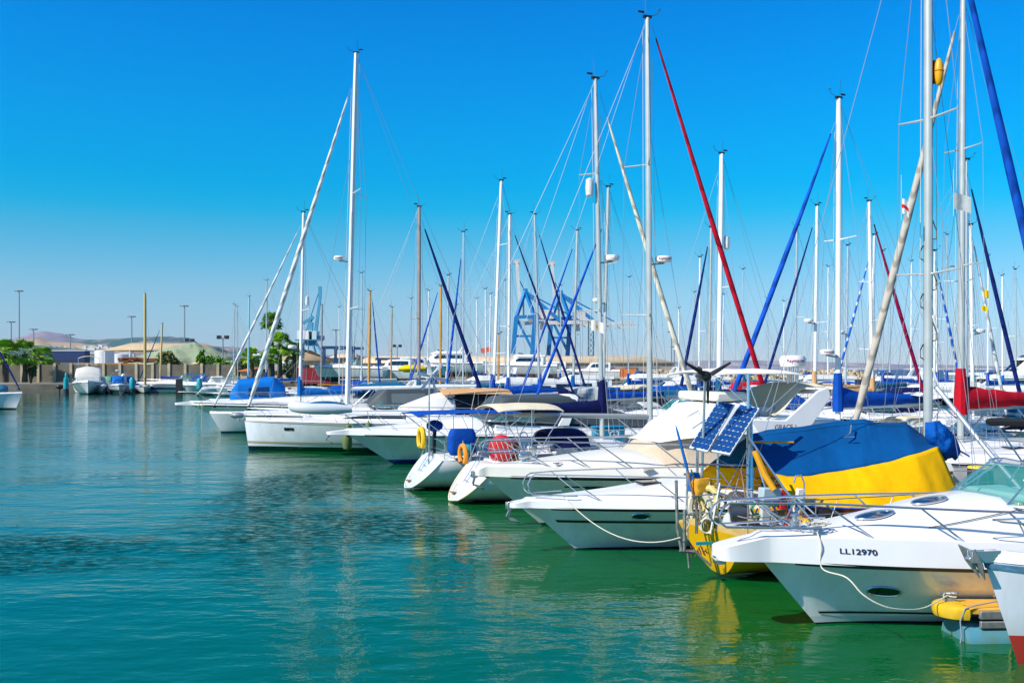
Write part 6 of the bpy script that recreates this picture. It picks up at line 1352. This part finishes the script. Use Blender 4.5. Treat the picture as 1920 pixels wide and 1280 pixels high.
palm(8, 712, 662, 181, 3.2, 'leftmost fan palm partly cut by the picture edge', 1)
palm(46, 712, 664, 183, 3.2, 'fan palm left of the small round tree', 3)
palm(509, 705, 604, 170, 2.1, 'tallest fan palm behind the slanting white headsail', 2)
palm(524, 705, 645, 165, 2.4, 'thick fan palm right of the tallest palm', 5)
palm(552, 705, 660, 172, 2.1, 'fan palm close to the white mast left of the crane', 4)
palm(78, 708, 670, 196, 2.8, 'fan palm just left of the blue trailer', 9)
palm(472, 702, 668, 185, 2.2, 'low fan palm left of the kiosk roof', 11)
palm(506, 705, 668, 160, 1.9, 'short fan palm at the foot of the tallest palm', 7)
# trailer with a blue curtain side
D = 205; p = P(117, 683, D); root = empty('curtain_trailer', (p.x, D, 1.6), 0, 'blue curtain sided lorry trailer parked behind the harbour wall', 'trailer'); w = 94/FPX*D; zt = Z(658, D)-1.6; zf = Z(677, D)-1.6
g = G(); secs = []
for i in range(60): secs.append([Vector((lerp(-w/2, w/2, i/59), -1.25+.03*(i % 2), zf)), Vector((lerp(-w/2, w/2, i/59), -1.25+.03*(i % 2), zt))])
g.loft(secs); g.box((0, .05, (zf+zt)/2), (w, 2.4, zt-zf)); g.build('curtain', mat('trailer_blue', (.006, .035, .13), .6, nscale=1, namt=.1), root)
G().box((0, 0, zt+.06), (w+.1, 2.6, .14)).build('trailer_roof', WHITE, root); G().box((0, 0, zf-.15), (w, 2.4, .3)).build('chassis', mat('chassis_maroon', (.10, .02, .025), .6), root)
for xx in (-w*.32, -w*.16): G().lathe([(.2, -.15), (.5, -.13), (.52, 0), (.5, .13), (.2, .15)], (xx, -1.0, .35), 16, axis='y').build('wheel', BLK, root)
G().box((w*.35, 0, .5), (.2, 2.0, 1.0)).build('landing_leg', GALV, root)
# storage tanks, sheds
def tank(px, D, r, py, label):
    root = empty('storage_tank', (X(px, D), D, 1.5), 0, label, 'tank', 'storage tanks'); z = Z(py, D)-1.5; G().lathe([(r, 0), (r, z), (r*.95, z+.1), (.01, z+r*.12)], n=32).build('tank_shell', mat('tank_white', (.78, .80, .80), .5, nscale=.3, namt=.06), root); G().tube([(r*cos(a*pi/12), r*sin(a*pi/12), z+.8) for a in range(24)], .08, 4, closed=True).build('top_rail', GALV, root)
tank(196, 420, 3.9, 658, 'white storage tank under the left end of the long shed roof'); tank(228, 520, 5.5, 664, 'lower white tank half hidden by the shed posts'); tank(240, 560, 4, 661, 'third pale tank behind the shed posts')
def gable(name, label, px0, px1, D, pyr, pye, pyg, wall_m, roof_m, depth=14, cat='building', open_=False, posts=0, ridge_in=0, parent=None):
    x0, x1 = X(px0, D), X(px1, D); zr, ze, zg = Z(pyr, D), Z(pye, D), 1.5; root = empty(name, ((x0+x1)/2, D, zg), 0, label, cat); w = (x1-x0)/2; ze -= zg; zr -= zg
    if not open_:
        G().box((0, depth/2, ze/2), (2*w-.4, depth-.4, ze)).build('wall', wall_m, root)
    g = G(); ri = ridge_in
    A = [Vector((-w-.2, -.3, ze)), Vector((w+.2, -.3, ze)), Vector((w-ri, depth/2, zr)), Vector((-w+ri, depth/2, zr)), Vector((-w-.2, depth+.3, ze)), Vector((w+.2, depth+.3, ze))]
    g.add(A, [(0, 1, 2, 3), (5, 4, 3, 2), (1, 5, 2), (4, 0, 3)]); o = g.build('roof', roof_m, root); s = o.modifiers.new('t', 'SOLIDIFY'); s.thickness = .15
    for i in range(posts):
        for yy in (0, depth): G().box((lerp(-w+.3, w-.3, i/(posts-1)), yy, ze/2), (.3, .3, ze)).build('post', WHITE, root)
    return root, w, ze, zr
ROOFT = mat('roof_tan', (.52, .40, .24), .85, nscale=.25, namt=.12, bump=.2, bscale=3); WALLB = mat('wall_buff', (.62, .48, .28), .9, nscale=.3, namt=.1); ROOFB = mat('roof_buff', (.66, .50, .30), .85, nscale=.2, namt=.1)
gable('open_shed', 'long open sided shed with tan roof behind the green gravel heap', 194, 386, 290, 641, 656, 690, WALLB, ROOFT, depth=22, open_=True, posts=5, ridge_in=4)
w_ = gable('warehouse', 'buff gabled warehouse behind the palms with dark window slots', 490, 622, 215, 655, 676, 705, WALLB, mat('roof_brown', (.40, .29, .16), .85, nscale=.4), depth=16, ridge_in=9)
for xx in (1.8, 4.6): 
    G().box((xx, -.0+.15, w_[2]*.72), (1.7, .14, .55)).build('window', DGLASS, w_[0])
gable('warehouse', 'low buff building right of the travel lift', 618, 668, 235, 662, 670, 700, WALLB, ROOFB, depth=12, ridge_in=1)
W1 = gable('warehouse', 'very long warehouse with pale sand coloured roof across the middle distance', 650, 1265, 275, 666, 680, 705, mat('wall_greybuff', (.40, .36, .30), .9, nscale=.3), ROOFB, depth=30, ridge_in=5)
for i in range(14): G().box((-W1[1]+3+i*6.3, .10, W1[2]*.4), (3.4, .25, W1[2]*.62)).build('door', [mat('door_brown', (.20, .12, .07), .8), mat('door_dark', (.06, .06, .07), .7)][i % 2], W1[0])
g_ = gable('hut', 'small pale yellow hut between the bushes by the wall', 362, 424, 197, 678, 681, 695, mat('hut_yellow', (.75, .52, .22), .9), mat('hut_roof', (.6, .45, .25), .9), depth=4)
gable('kiosk', 'low red tiled kiosk left of the palms', 448, 496, 186, 688, 695, 705, WALLB, mat('roof_tile', (.45, .14, .05), .9, nscale=2), depth=6, ridge_in=2)
# containers
for i, (px, D, m, lb, n) in enumerate(((1119, 262, BLUEP, 'blue container left of the orange ones', 20), (1150, 262, ORGP, 'left orange container by the warehouse', 34), (1180, 262, ORGP, 'right orange container by the warehouse', 22), (1224, 262, BLUEP, 'dark blue container right of the orange ones', 20), (1328, 262, ORGP, 'single orange container before the rocks', 20))):
    root = empty('shipping_container', (X(px, D), D, 1.5), 0, lb, 'container', 'shipping containers'); w = n/FPX*D; g = G(); secs = []
    for k in range(41): secs.append([Vector((lerp(-w/2, w/2, k/40), -1.2-.06*((k//2) % 2), z)) for z in (0.1, 2.5)])
    g.loft(secs); g.box((0, 0, 1.3), (w, 2.35, 2.5)); g.build('container_body', m, root); G().box((0, 0, 2.6), (w+.1, 2.5, .12)).build('top_frame', m, root)
D = 195; root = empty('shipping_container', (X(590, D), D, 1.5), 0, 'long dark red container behind the moored cruisers', 'container', 'shipping containers'); G().box((0, 0, 1.2), (7, 2.4, 3.0)).build('container_body', mat('cont_red', (.28, .008, .015), .6), root); G().box((0, 0, 2.75), (7.1, 2.5, .12)).build('top_frame', mat('cont_red', (.28, .008, .015), .6), root)
# gravel heap
def heap():
    D = 232; c = Vector((X(330, D), D+8, 1.4)); g = G(); R = 19; 
    prof = [(0, Z(641, D)), (.12, Z(643, D)), (.45, Z(657, D)), (.75, Z(672, D)), (1, 1.2)]
    def hz(r):
        for (a, za), (b, zb) in zip(prof, prof[1:]):
            if r <= b: return lerp(za, zb, (r-a)/(b-a))
        return 1.2
    secs = []
    for i in range(29):
        r = i/28; q = []
        for k in range(72):
            a = 2*pi*k/72; e = 1+.16*nz3(cos(a)*2, sin(a)*2); x = cos(a)*r*R*e*(1.05 if cos(a) < 0 else .66)+1.5; y = sin(a)*r*11*e; q.append(Vector((c.x+x, c.y+y, hz(r)+.45*nz3(x*.35, y*.35)+.2*nz3(x*1.2, y*1.2))))
        secs.append(q)
    g.loft(secs, closed_sec=True); tag(g.build('gravel_heap', mat('gravel_green', (.30, .36, .22), .95, nscale=1.2, namt=.12, bump=.6, bscale=3), ang=180), 'large pale green gravel heap in front of the open shed', 'gravel heap')
heap()
for i in range(12):
    D = 226; a = P(232+i*5+rnd(-2, 2), 678-rnd(0, 5), D); tag(G().tube([a-Vector((rnd(1, 2), 0, rnd(-.3, .3))), a+Vector((rnd(1, 2), 1, rnd(-.3, .3)))], .3, 7).build('log', RUST), 'rusty brown log in the pile left of the olive bush', 'log', 'rusty logs piled by the heap')
for i in range(8):
    D = 210; a = P(200+i*9, 682+i*.4, D); tag(G().beam(a+Vector((-3, 0, 0)), a+Vector((3, 1, .1)), .25, .22).build('timber_beam', mat('timber_ochre', (.50, .26, .05), .8, nscale=1)), 'ochre timber beam stacked behind the wall', 'timber', 'ochre timber beams')
# light towers
def tower(px, pyt, D, label, n=6, r=.16):
    z = Z(pyt, D)-1.5; root = empty('light_tower', (X(px, D), D, 1.5), 0, label, 'light tower', 'harbour light towers'); G().tube([(0, 0, 0), (0, 0, z)], [r*D/300*1.5, r*D/300], 7).build('pole', GALV, root); k = D/300
    G().tube([(.6*k*cos(a*pi/5), 0.6*k*sin(a*pi/5), z) for a in range(10)], .12*k, 5, closed=True).build('lamp_ring', GALV, root)
    for i in range(n): a = 2*pi*i/n+.3; G().box((.85*k*cos(a), .85*k*sin(a), z-.1), (.7*k, .5*k, .3*k), a).build('lamp_head', GALV, root)
for px, py, D, lb in ((36, 545, 300, 'tallest light tower behind the left palms'), (346, 573, 330, 'light tower rising over the gravel heap'), (247, 593, 420, 'light tower above the shed roof left of the ochre mast'), (21, 603, 480, 'light tower left of the tallest one'), (63, 617, 600, 'small light tower before the round hill'), (132, 627, 700, 'smallest light tower over the hill slope'), (630, 618, 420, 'light tower between the crane and the tall white mast'), (1259, 622, 560, 'light tower right of the cream furled headsail'), (1264, 650, 640, 'low light tower beside the other one on the right')):
    tower(px, py, D, lb)
def flood(px, pyt, D, label):
    z = Z(pyt, D)-1.5; root = empty('floodlight_mast', (X(px, D), D, 1.5), 0, label, 'floodlight'); G().tube([(0, 0, 0), (0, 0, z)], .12, 6).build('pole', GALV, root)
    for s_ in (-1, 1): G().box((s_*.75, 0, z+.1), (.9, .5, .7)).build('lamp_head', BLK, root)
flood(418, 633, 200, 'floodlight pair on a pole right of the bushes'); flood(356, 638, 270, 'dark floodlight pair above the shed roof'); flood(745, 649, 268, 'floodlight pair above the long warehouse roof')
# boats standing in the yard
YD = [('white flybridge yacht standing ashore below the long roof', 760, 196, 170, 16, 'fly', 3.0), ('large white trawler ashore with an orange flag on its wheelhouse', 920, 205, 170, 14, 'fly', 2.6), ('white round stern boat ashore left of the trawler', 838, 190, 0, 11, 'saloon', 2.4), ('white cruiser ashore left of the wooden crosstree mast', 600, 176, 170, 12, 'express', 2.2),
      ('white sailing hull ashore below the warehouse end', 1075, 214, 170, 10, 'saloon', 1.6), ('pale boat on stands under the container cranes', 995, 222, 170, 10, 'saloon', 1.8), ('small white hull ashore right of the travel lift', 692, 178, 170, 10, 'saloon', 1.9), ('covered boat ashore with beige canvas above the kiosk', 430, 204, 170, 13, 'saloon', 3.2)]
for lb, px, D, hd, L, st, zz in YD:
    r_, h_, q_ = cruiser(lb, (X(px, D), D), radians(hd), L, hb=1.6+.05*L, hs=1.4+.04*L, over=.09*L, gun=.2, crown=.5, style=st, ports=0, plat=.4, detail=0, group='boats standing ashore in the boatyard', cat='motor boat', H=.8, hull=hullmat('hull_yard', (.78, .79, .77), (.06, .025, .02), .3, (.02, .06, .15), .15)); r_.location.z = zz
    for k in range(4):
        for sg in (-1, 1): G().tube([(-L*(.2+.2*k), sg*L*.10, .25), (-L*(.2+.2*k), sg*L*.13, -zz+1.5)], .09, 5).build('stand_leg', RUST, r_)
o = G().box((0, 0, 0), (1.9, .3, .9)).build('banner', mat('banner_orange', (.85, .12, .03), .7)); o.location = P(911, 656, 188); o.rotation_euler = (0, -.25, 0); tag(o, 'orange banner on the trawler wheelhouse', 'banner')
o = G(); o.lathe([(.3, -2.2), (1, -1.2), (1.1, 1.2), (.5, 2.4)], (0, 0, 0), 12, axis='x', sy=.6); o = o.build('small_boat_hull', YELC); o.location = P(772, 691, 165); tag(o, 'bright yellow upturned dinghy hull in the boatyard', 'dinghy')
# travel lift
D = 190; root = empty('travel_lift', (X(640, D), D, 1.5), 0, 'dark blue travel lift frame standing in the boatyard', 'boat lift'); m = mat('lift_blue', (.01, .06, .18), .5, nscale=1)
zt = Z(652, D)-1.5
for xx in (-2.7, -1.1, 2.3): G().box((xx, 0 if xx > -2 else -3, zt/2), (.5, .5, zt)).build('leg', m, root)
G().box((0, -3, zt), (6.2, .6, .55)).build('beam', m, root); G().box((1.5, 0, zt-.1), (5.5, .6, .5)).build('beam', m, root)
root = empty('travel_lift', (X(745, 205), 205, 1.5), 0, 'second dark blue lift frame half hidden by the flybridge yacht ashore', 'boat lift')
for xx in (-3.6, -1, 3.3): G().box((xx, 0, 2.2), (.5, .5, 4.4)).build('leg', m, root)
G().box((0, 0, 4.6), (9, .6, .5)).build('beam', m, root)
# harbour slewing crane
def slew():
    D = 400; o = Vector((X(581, D), D, 1.5)); root = empty('harbour_crane', o, 0, 'light blue slewing harbour crane with white cabin and raised jib', 'crane'); q = lambda px, py, dd=0: P(px, py, D+dd)-o; bl = mat('crane_light', (.06, .32, .50), .5, nscale=.2, namt=.1); dk = mat('crane_mid', (.03, .20, .36), .5)
    for (a, b) in ((558, 574), (604, 590), (575, 579), (592, 585)):
        for dd in (-3, 3): G().beam(q(a, 664, dd), q(b, 638, dd*.4), .8, .8).build('leg', bl, root)
    G().lathe([(2.2, 0), (1.8, 2.2), (2.6, 2.5)], q(583, 648), 14).build('turntable', dk, root)
    G().box(q(574, 629), (6.0, 6, 3.6)).build('cabin', WHITE, root, bevel=.1); G().box(q(589, 629), (3.2, 6, 3.4)).build('machine_house', mat('cab_side', (.45, .62, .66), .5), root, bevel=.1)
    G().box(q(600, 633), (3, 4, 1.6)).build('counterweight', dk, root); G().box(q(580, 637.5), (10, 7, .5)).build('platform', dk, root)
    for dd in (-1.5, 1.5): G().beam(q(592, 620, dd), q(602, 545, dd*.5), 1.2, 1.4, w2=.7).build('jib', bl, root)
    G().beam(q(600, 560), q(600, 537), 1.0, 1.2).build('jib_head', bl, root); G().tube([q(573, 622), q(600, 541)], .22, 5).build('stay', dk, root); G().beam(q(568, 606), q(588, 594), 1.0, 1.2).build('rear_arm', bl, root); G().beam(q(582, 622), q(583, 604), 1.8, 1.8).build('tower', bl, root); G().tube([q(567, 630), q(588, 595)], .3, 5).build('stay', dk, root)
slew()
def sts(dx, label, dd=0):
    D = 500+dd; o = Vector((X(1000+dx, D), D, 1.5)); root = empty('container_crane', o, 0, label, 'crane', 'container cranes'); q = lambda px, py, y=0: P(px+dx, py+(3 if dx else 0), D+y)-o; wh = mat('crane_white', (.70, .70, .66), .6, nscale=.2); dkc = mat('crane_navy', (.01, .08, .22), .5)
    for y in (-7, 7):
        G().beam(q(968, 595, y), q(962, 663, y), 2.2).build('leg', CRBLUE, root); G().beam(q(1003, 595, y), q(998, 664, y), 2.2).build('leg', CRBLUE, root)
        G().beam(q(985, 545, y*.3), q(968, 595, y), 1.5).build('frame_strut', CRBLUE, root); G().beam(q(985, 545, y*.3), q(1003, 595, y), 1.5).build('frame_strut', CRBLUE, root)
        G().beam(q(985, 547, y*.3), q(1050, 601, y*.5), 1.8).build('back_stay', CRBLUE, root); G().beam(q(969, 597, y), q(998, 655, y), 1.3).build('brace', CRBLUE, root)
        G().beam(q(966, 594, y), q(1006, 594, y), 1.6).build('sill_beam', CRBLUE, root)
        G().beam(q(975, 606, y*.4), q(1086, 604, y*.4), 1.4, 1.8).build('girder', wh, root)
    g = G(); 
    for y in (-2, 2): g.beam(q(976, 594, y), q(969, 490, y), 1.4, 1.5)
    for k in range(12): g.beam(q(976-k*.58, 594-k*8.7, -2), q(976-(k+1)*.58, 594-(k+1)*8.7, 2), .5)
    g.build('raised_boom', wh, root); G().box(q(969, 491), (3.2, 5, 2)).build('boom_head', GREYC, root); G().tube([q(985, 547), q(971, 520)], .25, 4).build('stay', CRBLUE, root); G().beam(q(982, 594), q(981, 556), .8).build('ladder_tower', wh, root)
    G().box(q(1023, 590), (8.0, 8, 4.6)).build('machine_house', wh, root, bevel=.1); G().box(q(1017, 613), (2.4, 3, 2.6)).build('operator_cab', WHITE, root)
    for y in (-7, 7):
        G().beam(q(965, 630, y), q(1000, 630, y), 1.0).build('tie_beam', CRBLUE, root); G().tube([q(985, 547, y*.2), q(1086, 600, y*.3)], .35, 4).build('rear_stay', CRBLUE, root)
    for k in range(8): G().beam(q(976+k*13, 603, -3), q(983+k*13, 609, 3), .5).build('lattice_bar', mat('crane_grey', (.30, .34, .36), .6), root)
    G().box(q(1000, 600), (5, 8, 2.6)).build('trolley', mat('crane_grey', (.30, .34, .36), .6), root); G().box(q(1040, 598), (3, 7, 2)).build('winch_cabin', dkc, root)
    G().box(q(985, 544), (2.4, 3, 1.4)).build('apex', CRBLUE, root)
    g = G()
    for k in range(7): g.beam(q(1090+k*5, 600), q(1095+k*5, 612), .35); g.beam(q(1095+k*5, 600), q(1090+k*5, 612), .35)
    g.beam(q(1086, 600), q(1122, 600), .5); g.beam(q(1086, 612), q(1122, 612), .5); g.build('rear_walkway', wh, root)
sts(0, 'left blue and white container crane with raised boom'); sts(66, 'right blue and white container crane with raised boom', 25)
D = 470; root = empty('stair_tower', (X(1108, D), D, 1.5), 0, 'dark lattice stair tower at the right of the container cranes', 'tower'); g = G(); z = Z(602, D)-1.5
for xx in (-1.2, 1.2):
    for yy in (-1.2, 1.2): g.beam((xx, yy, 0), (xx, yy, z), .35)
for k in range(10): g.beam((-1.2, -1.2, z*k/10), (1.2, -1.2, z*(k+1)/10), .25); g.beam((1.2, 1.2, z*k/10), (-1.2, 1.2, z*(k+1)/10), .25)
g.build('lattice', mat('lattice_dark', (.05, .11, .15), .6), root)
# breakwater
def rocks():
    g = G(); rr = random.Random(5)
    for i in range(1500):
        u = rr.random(); x = lerp(X(1225, 245), X(1720, 262), u); k = rr.gauss(0, 1); D = lerp(245, 262, u)+k*2.4; taper = min(1, (1-u)*4); h = max(0, 3.3*taper*(1-abs(k)*.45)+.2+.5*nz3(x*.1, 0)); s = rr.uniform(.35, .95); a = rr.uniform(0, 6.28)
        vs = []
        for z in (-1, 1):
            for kk in range(5): b = a+kk*1.2566+rr.uniform(-.3, .3); r = s*rr.uniform(.6, 1.05)*(.75 if z > 0 else 1); vs.append((x+r*cos(b), D+r*sin(b), h+z*s*.45+rr.uniform(-.15, .15)))
        g.add(vs, [(4, 3, 2, 1, 0), (5, 6, 7, 8, 9)]+[(j, (j+1) % 5, 5+(j+1) % 5, 5+j) for j in range(5)])
    tag(g.build('rock', mat('limestone', (.60, .48, .30), .95, nscale=.5, namt=.25), ang=20), 'long heap of pale yellow boulders forming the breakwater', kind='stuff')
rocks()
g = G(); g.loft([[Vector((X(1100, 250), 244, -1)), Vector((X(1100, 250), 252, 2.0)), Vector((X(1100, 250), 262, -1))], [Vector((X(1650, 260), 254, -1)), Vector((X(1650, 260), 259, 2.0)), Vector((X(1650, 260), 268, -1))]]); struct(g.build('breakwater_core', mat('limestone', (.60, .48, .30), .95)))
# hills: strips of terrain with their own relief
def hill(name, ctrl, D, depth, m, base_z=-2, amp=.05, nu=220, nv=16, seed=0, lo=None):
    xs = [c[0] for c in ctrl]; g = G(); secs = []
    for i in range(nu+1):
        px = lerp(xs[0], xs[-1], i/nu)
        for a, b in zip(ctrl, ctrl[1:]):
            if px <= b[0]: t = sm((px-a[0])/(b[0]-a[0])); top = lerp(a[1], b[1], t); break
        zt = Z(top, D+depth*.6); q = []
        for k in range(nv+1):
            v = k/nv; y = D+depth*v; prof = sm(v/.6) if v < .6 else 1-.35*sm((v-.6)/.4); x = X(px, D+depth*.6)
            z = lerp(base_z, zt, prof*(1+0*v)); z += (zt-base_z)*amp*nz3(x*9/D+seed, y*9/D, seed)*prof*(1-abs(v-.6)*.5)
            q.append(Vector((x+(v-.6)*depth*(px-960)/FPX, y, z)))
        secs.append(q)
    g.loft(secs); return struct(g.build(name, m, ang=180))
def hillmat(name, c1, c2, sc, c3=None, pos=(.42, .58), sc2=None):
    m = mat(name, c1, .95); t = m.node_tree; b = t.nodes['Principled BSDF']; geo = t.nodes.new('ShaderNodeNewGeometry'); n = t.nodes.new('ShaderNodeTexNoise'); n.inputs['Scale'].default_value = sc; n.inputs['Detail'].default_value = 8; n.inputs['Roughness'].default_value = .65
    mp = t.nodes.new('ShaderNodeMapping'); mp.inputs['Scale'].default_value = (1, .35, 2.5); t.links.new(geo.outputs['Position'], mp.inputs[0]); t.links.new(mp.outputs[0], n.inputs['Vector'])
    r = t.nodes.new('ShaderNodeValToRGB'); r.color_ramp.elements[0].position = pos[0]; r.color_ramp.elements[1].position = pos[1]; r.color_ramp.elements[0].color = (*c1, 1); r.color_ramp.elements[1].color = (*c2, 1)
    if c3: e = r.color_ramp.elements.new(pos[1]+.08); e.color = (*c3, 1)
    t.links.new(n.outputs['Fac'], r.inputs['Fac']); t.links.new(r.outputs[0], b.inputs['Base Color']); return m
HM1 = hillmat('hill_far', (.17, .15, .20), (.26, .21, .23), .004); HM2 = hillmat('hill_town', (.035, .10, .10), (.26, .21, .17), .012, (.55, .50, .42), (.46, .60)); HM3 = hillmat('hill_bare', (.22, .18, .17), (.50, .36, .18), .003, pos=(.45, .55)); HM4 = hillmat('coast_hills', (.20, .19, .24), (.36, .28, .24), .006, (.5, .45, .4), (.45, .6))
hill('hill_round', [(-400, 640), (0, 641), (40, 632), (62, 624), (82, 621), (110, 624), (150, 634), (175, 636), (230, 634), (300, 636), (420, 650), (560, 665), (900, 672), (1300, 690)], 5200, 2500, HM1, seed=1, amp=.04)
hill('hill_plateau', [(-400, 640), (20, 646), (60, 640), (140, 640), (170, 636), (215, 634), (260, 632), (300, 630), (350, 633), (385, 648), (440, 654), (520, 664), (700, 672), (1000, 680), (1200, 686)], 3400, 1200, HM2, seed=4, amp=.05)
hill('hill_bare', [(-400, 655), (0, 648), (45, 634), (66, 632), (100, 640), (150, 643), (170, 646), (220, 652), (300, 665), (420, 676)], 2600, 700, HM3, seed=7, amp=.08)
hill('hill_near', [(-400, 668), (0, 656), (60, 648), (130, 652), (200, 660), (300, 668), (420, 680), (700, 686)], 1700, 700, HM2, seed=9, amp=.10)
hill('coast_hills', [(1080, 690), (1160, 680), (1250, 678), (1330, 676), (1420, 675), (1500, 677), (1600, 680), (1700, 683), (1800, 684), (1900, 687), (2100, 689), (2600, 690)], 7500, 2500, HM4, seed=12, amp=.06)
struct(G().box((X(1680, 6800), 6800, 4), (2600, 60, 9)).build('sandy_bluff', hillmat('bluff', (.62, .46, .26), (.66, .60, .48), .02))) if False else None
# white houses on the far shores
def houses(n, x0, x1, D0, D1, zf, label, seed, wmax=26):
    rr = random.Random(seed); me = None
    for i in range(n):
        px = rr.uniform(x0, x1); D = rr.uniform(D0, D1); w = rr.uniform(10, wmax); root = empty('far_house', (X(px, D), D, zf(px, D)), 0, label, 'house', label+' group')
        G().box((0, 0, 4), (w, 10, rr.uniform(6, 11))).build('wall', WHITE if i % 3 else CREAM, root); G().box((0, 0, 9.6), (w*.4, 6, 2)).build('roof', [CREAM, mat('roof_far', (.4, .2, .12), .9)][i % 2], root)
houses(46, 1490, 1900, 6300, 7400, lambda px, D: 1, 'tiny white house on the hazy far shore right of the breakwater', 3, 40)
houses(26, 70, 215, 2100, 3300, lambda px, D: Z(655+10*nz3(px*.05, 1), D)-2, 'tiny pale house on the left hill slope', 5, 16)
# superyacht at the right edge and the small craft outside
D = 165
r_, h_, q_ = cruiser('big white superyacht with two satellite domes at the right edge', (X(1805, D), D), radians(184), 26, 6.2, hb=3.0, hs=2.5, over=3.2, gun=.4, crown=.5, style='fly', ports=0, plat=0, detail=0, H=1.6, cat='superyacht', hull=hullmat('hull_white', (.78, .79, .78), (.01, .02, .05), .05), rail=False)
for x, y, z in ((-12, 1.0, 9.2), (-15.5, -1.0, 9.2), (-17, 1.2, 8.6)): G().ell((x, y, z), (.9, .9, 1.05), 16, 10).build('satellite_dome', WHITE, r_); G().lathe([(.4, -1.6), (.3, 0)], (x, y, z), 8).build('dome_post', WHITE, r_)
hoop_arch(r_, -13, 5.6, 2.2, 2.2, lean=-1.5, wid=1.6, th=.3)
cruiser('second white motor yacht near the superyacht before the open sea', (X(1725, 150), 150), radians(184), 15, 4.4, hb=1.8, hs=1.5, over=1.8, gun=.25, crown=.5, style='express', ports=0, plat=0, detail=0, H=1.0, rail=False, arch=True)

# ------------------------------------------------------------------ air
hz = G().box((0, 5480, 150), (19500, 11120, 304)).build('haze', hm := bpy.data.materials.new('haze')); hz['kind'] = 'stuff'; hz['label'] = 'pale blue summer haze filling the air over the harbour'
hz.location.z = -1.0
hm.use_nodes = True; t = hm.node_tree; t.nodes.clear(); o_ = t.nodes.new('ShaderNodeOutputMaterial'); v_ = t.nodes.new('ShaderNodeVolumePrincipled')
v_.inputs['Color'].default_value = (.42, .70, 1, 1); v_.inputs['Density'].default_value = .000024; v_.inputs['Anisotropy'].default_value = .1
t.links.new(v_.outputs[0], o_.inputs['Volume'])

for lb, px, D, hd, L, m in (('low dark hulled boat under a blue tarpaulin right of the white trawler', 204, 166, 250, 7, BLUEC), ('small boat with green cover squeezed behind the white trawler', 183, 172, 265, 7, GRN), ('white open boat with grey cover between the trawler and fishing boat', 192, 160, 296, 6, GREYC), ('white cuddy boat behind the ochre masted yacht', 318, 176, 184, 9, BLUEC), ('pale small cruiser left of the wall end moorings', 352, 168, 200, 8, WHITEC)):
    cruiser(lb, (X(px, D), D), radians(hd), L, hb=1.3, hs=1.1, over=.7, gun=.15, crown=.4, style='express', cover=True, coverm=m, H=.7, ports=0, plat=.2, detail=0, hull=hullmat('hull_b8', (.80, .82, .80), (.01, .012, .02), .16))
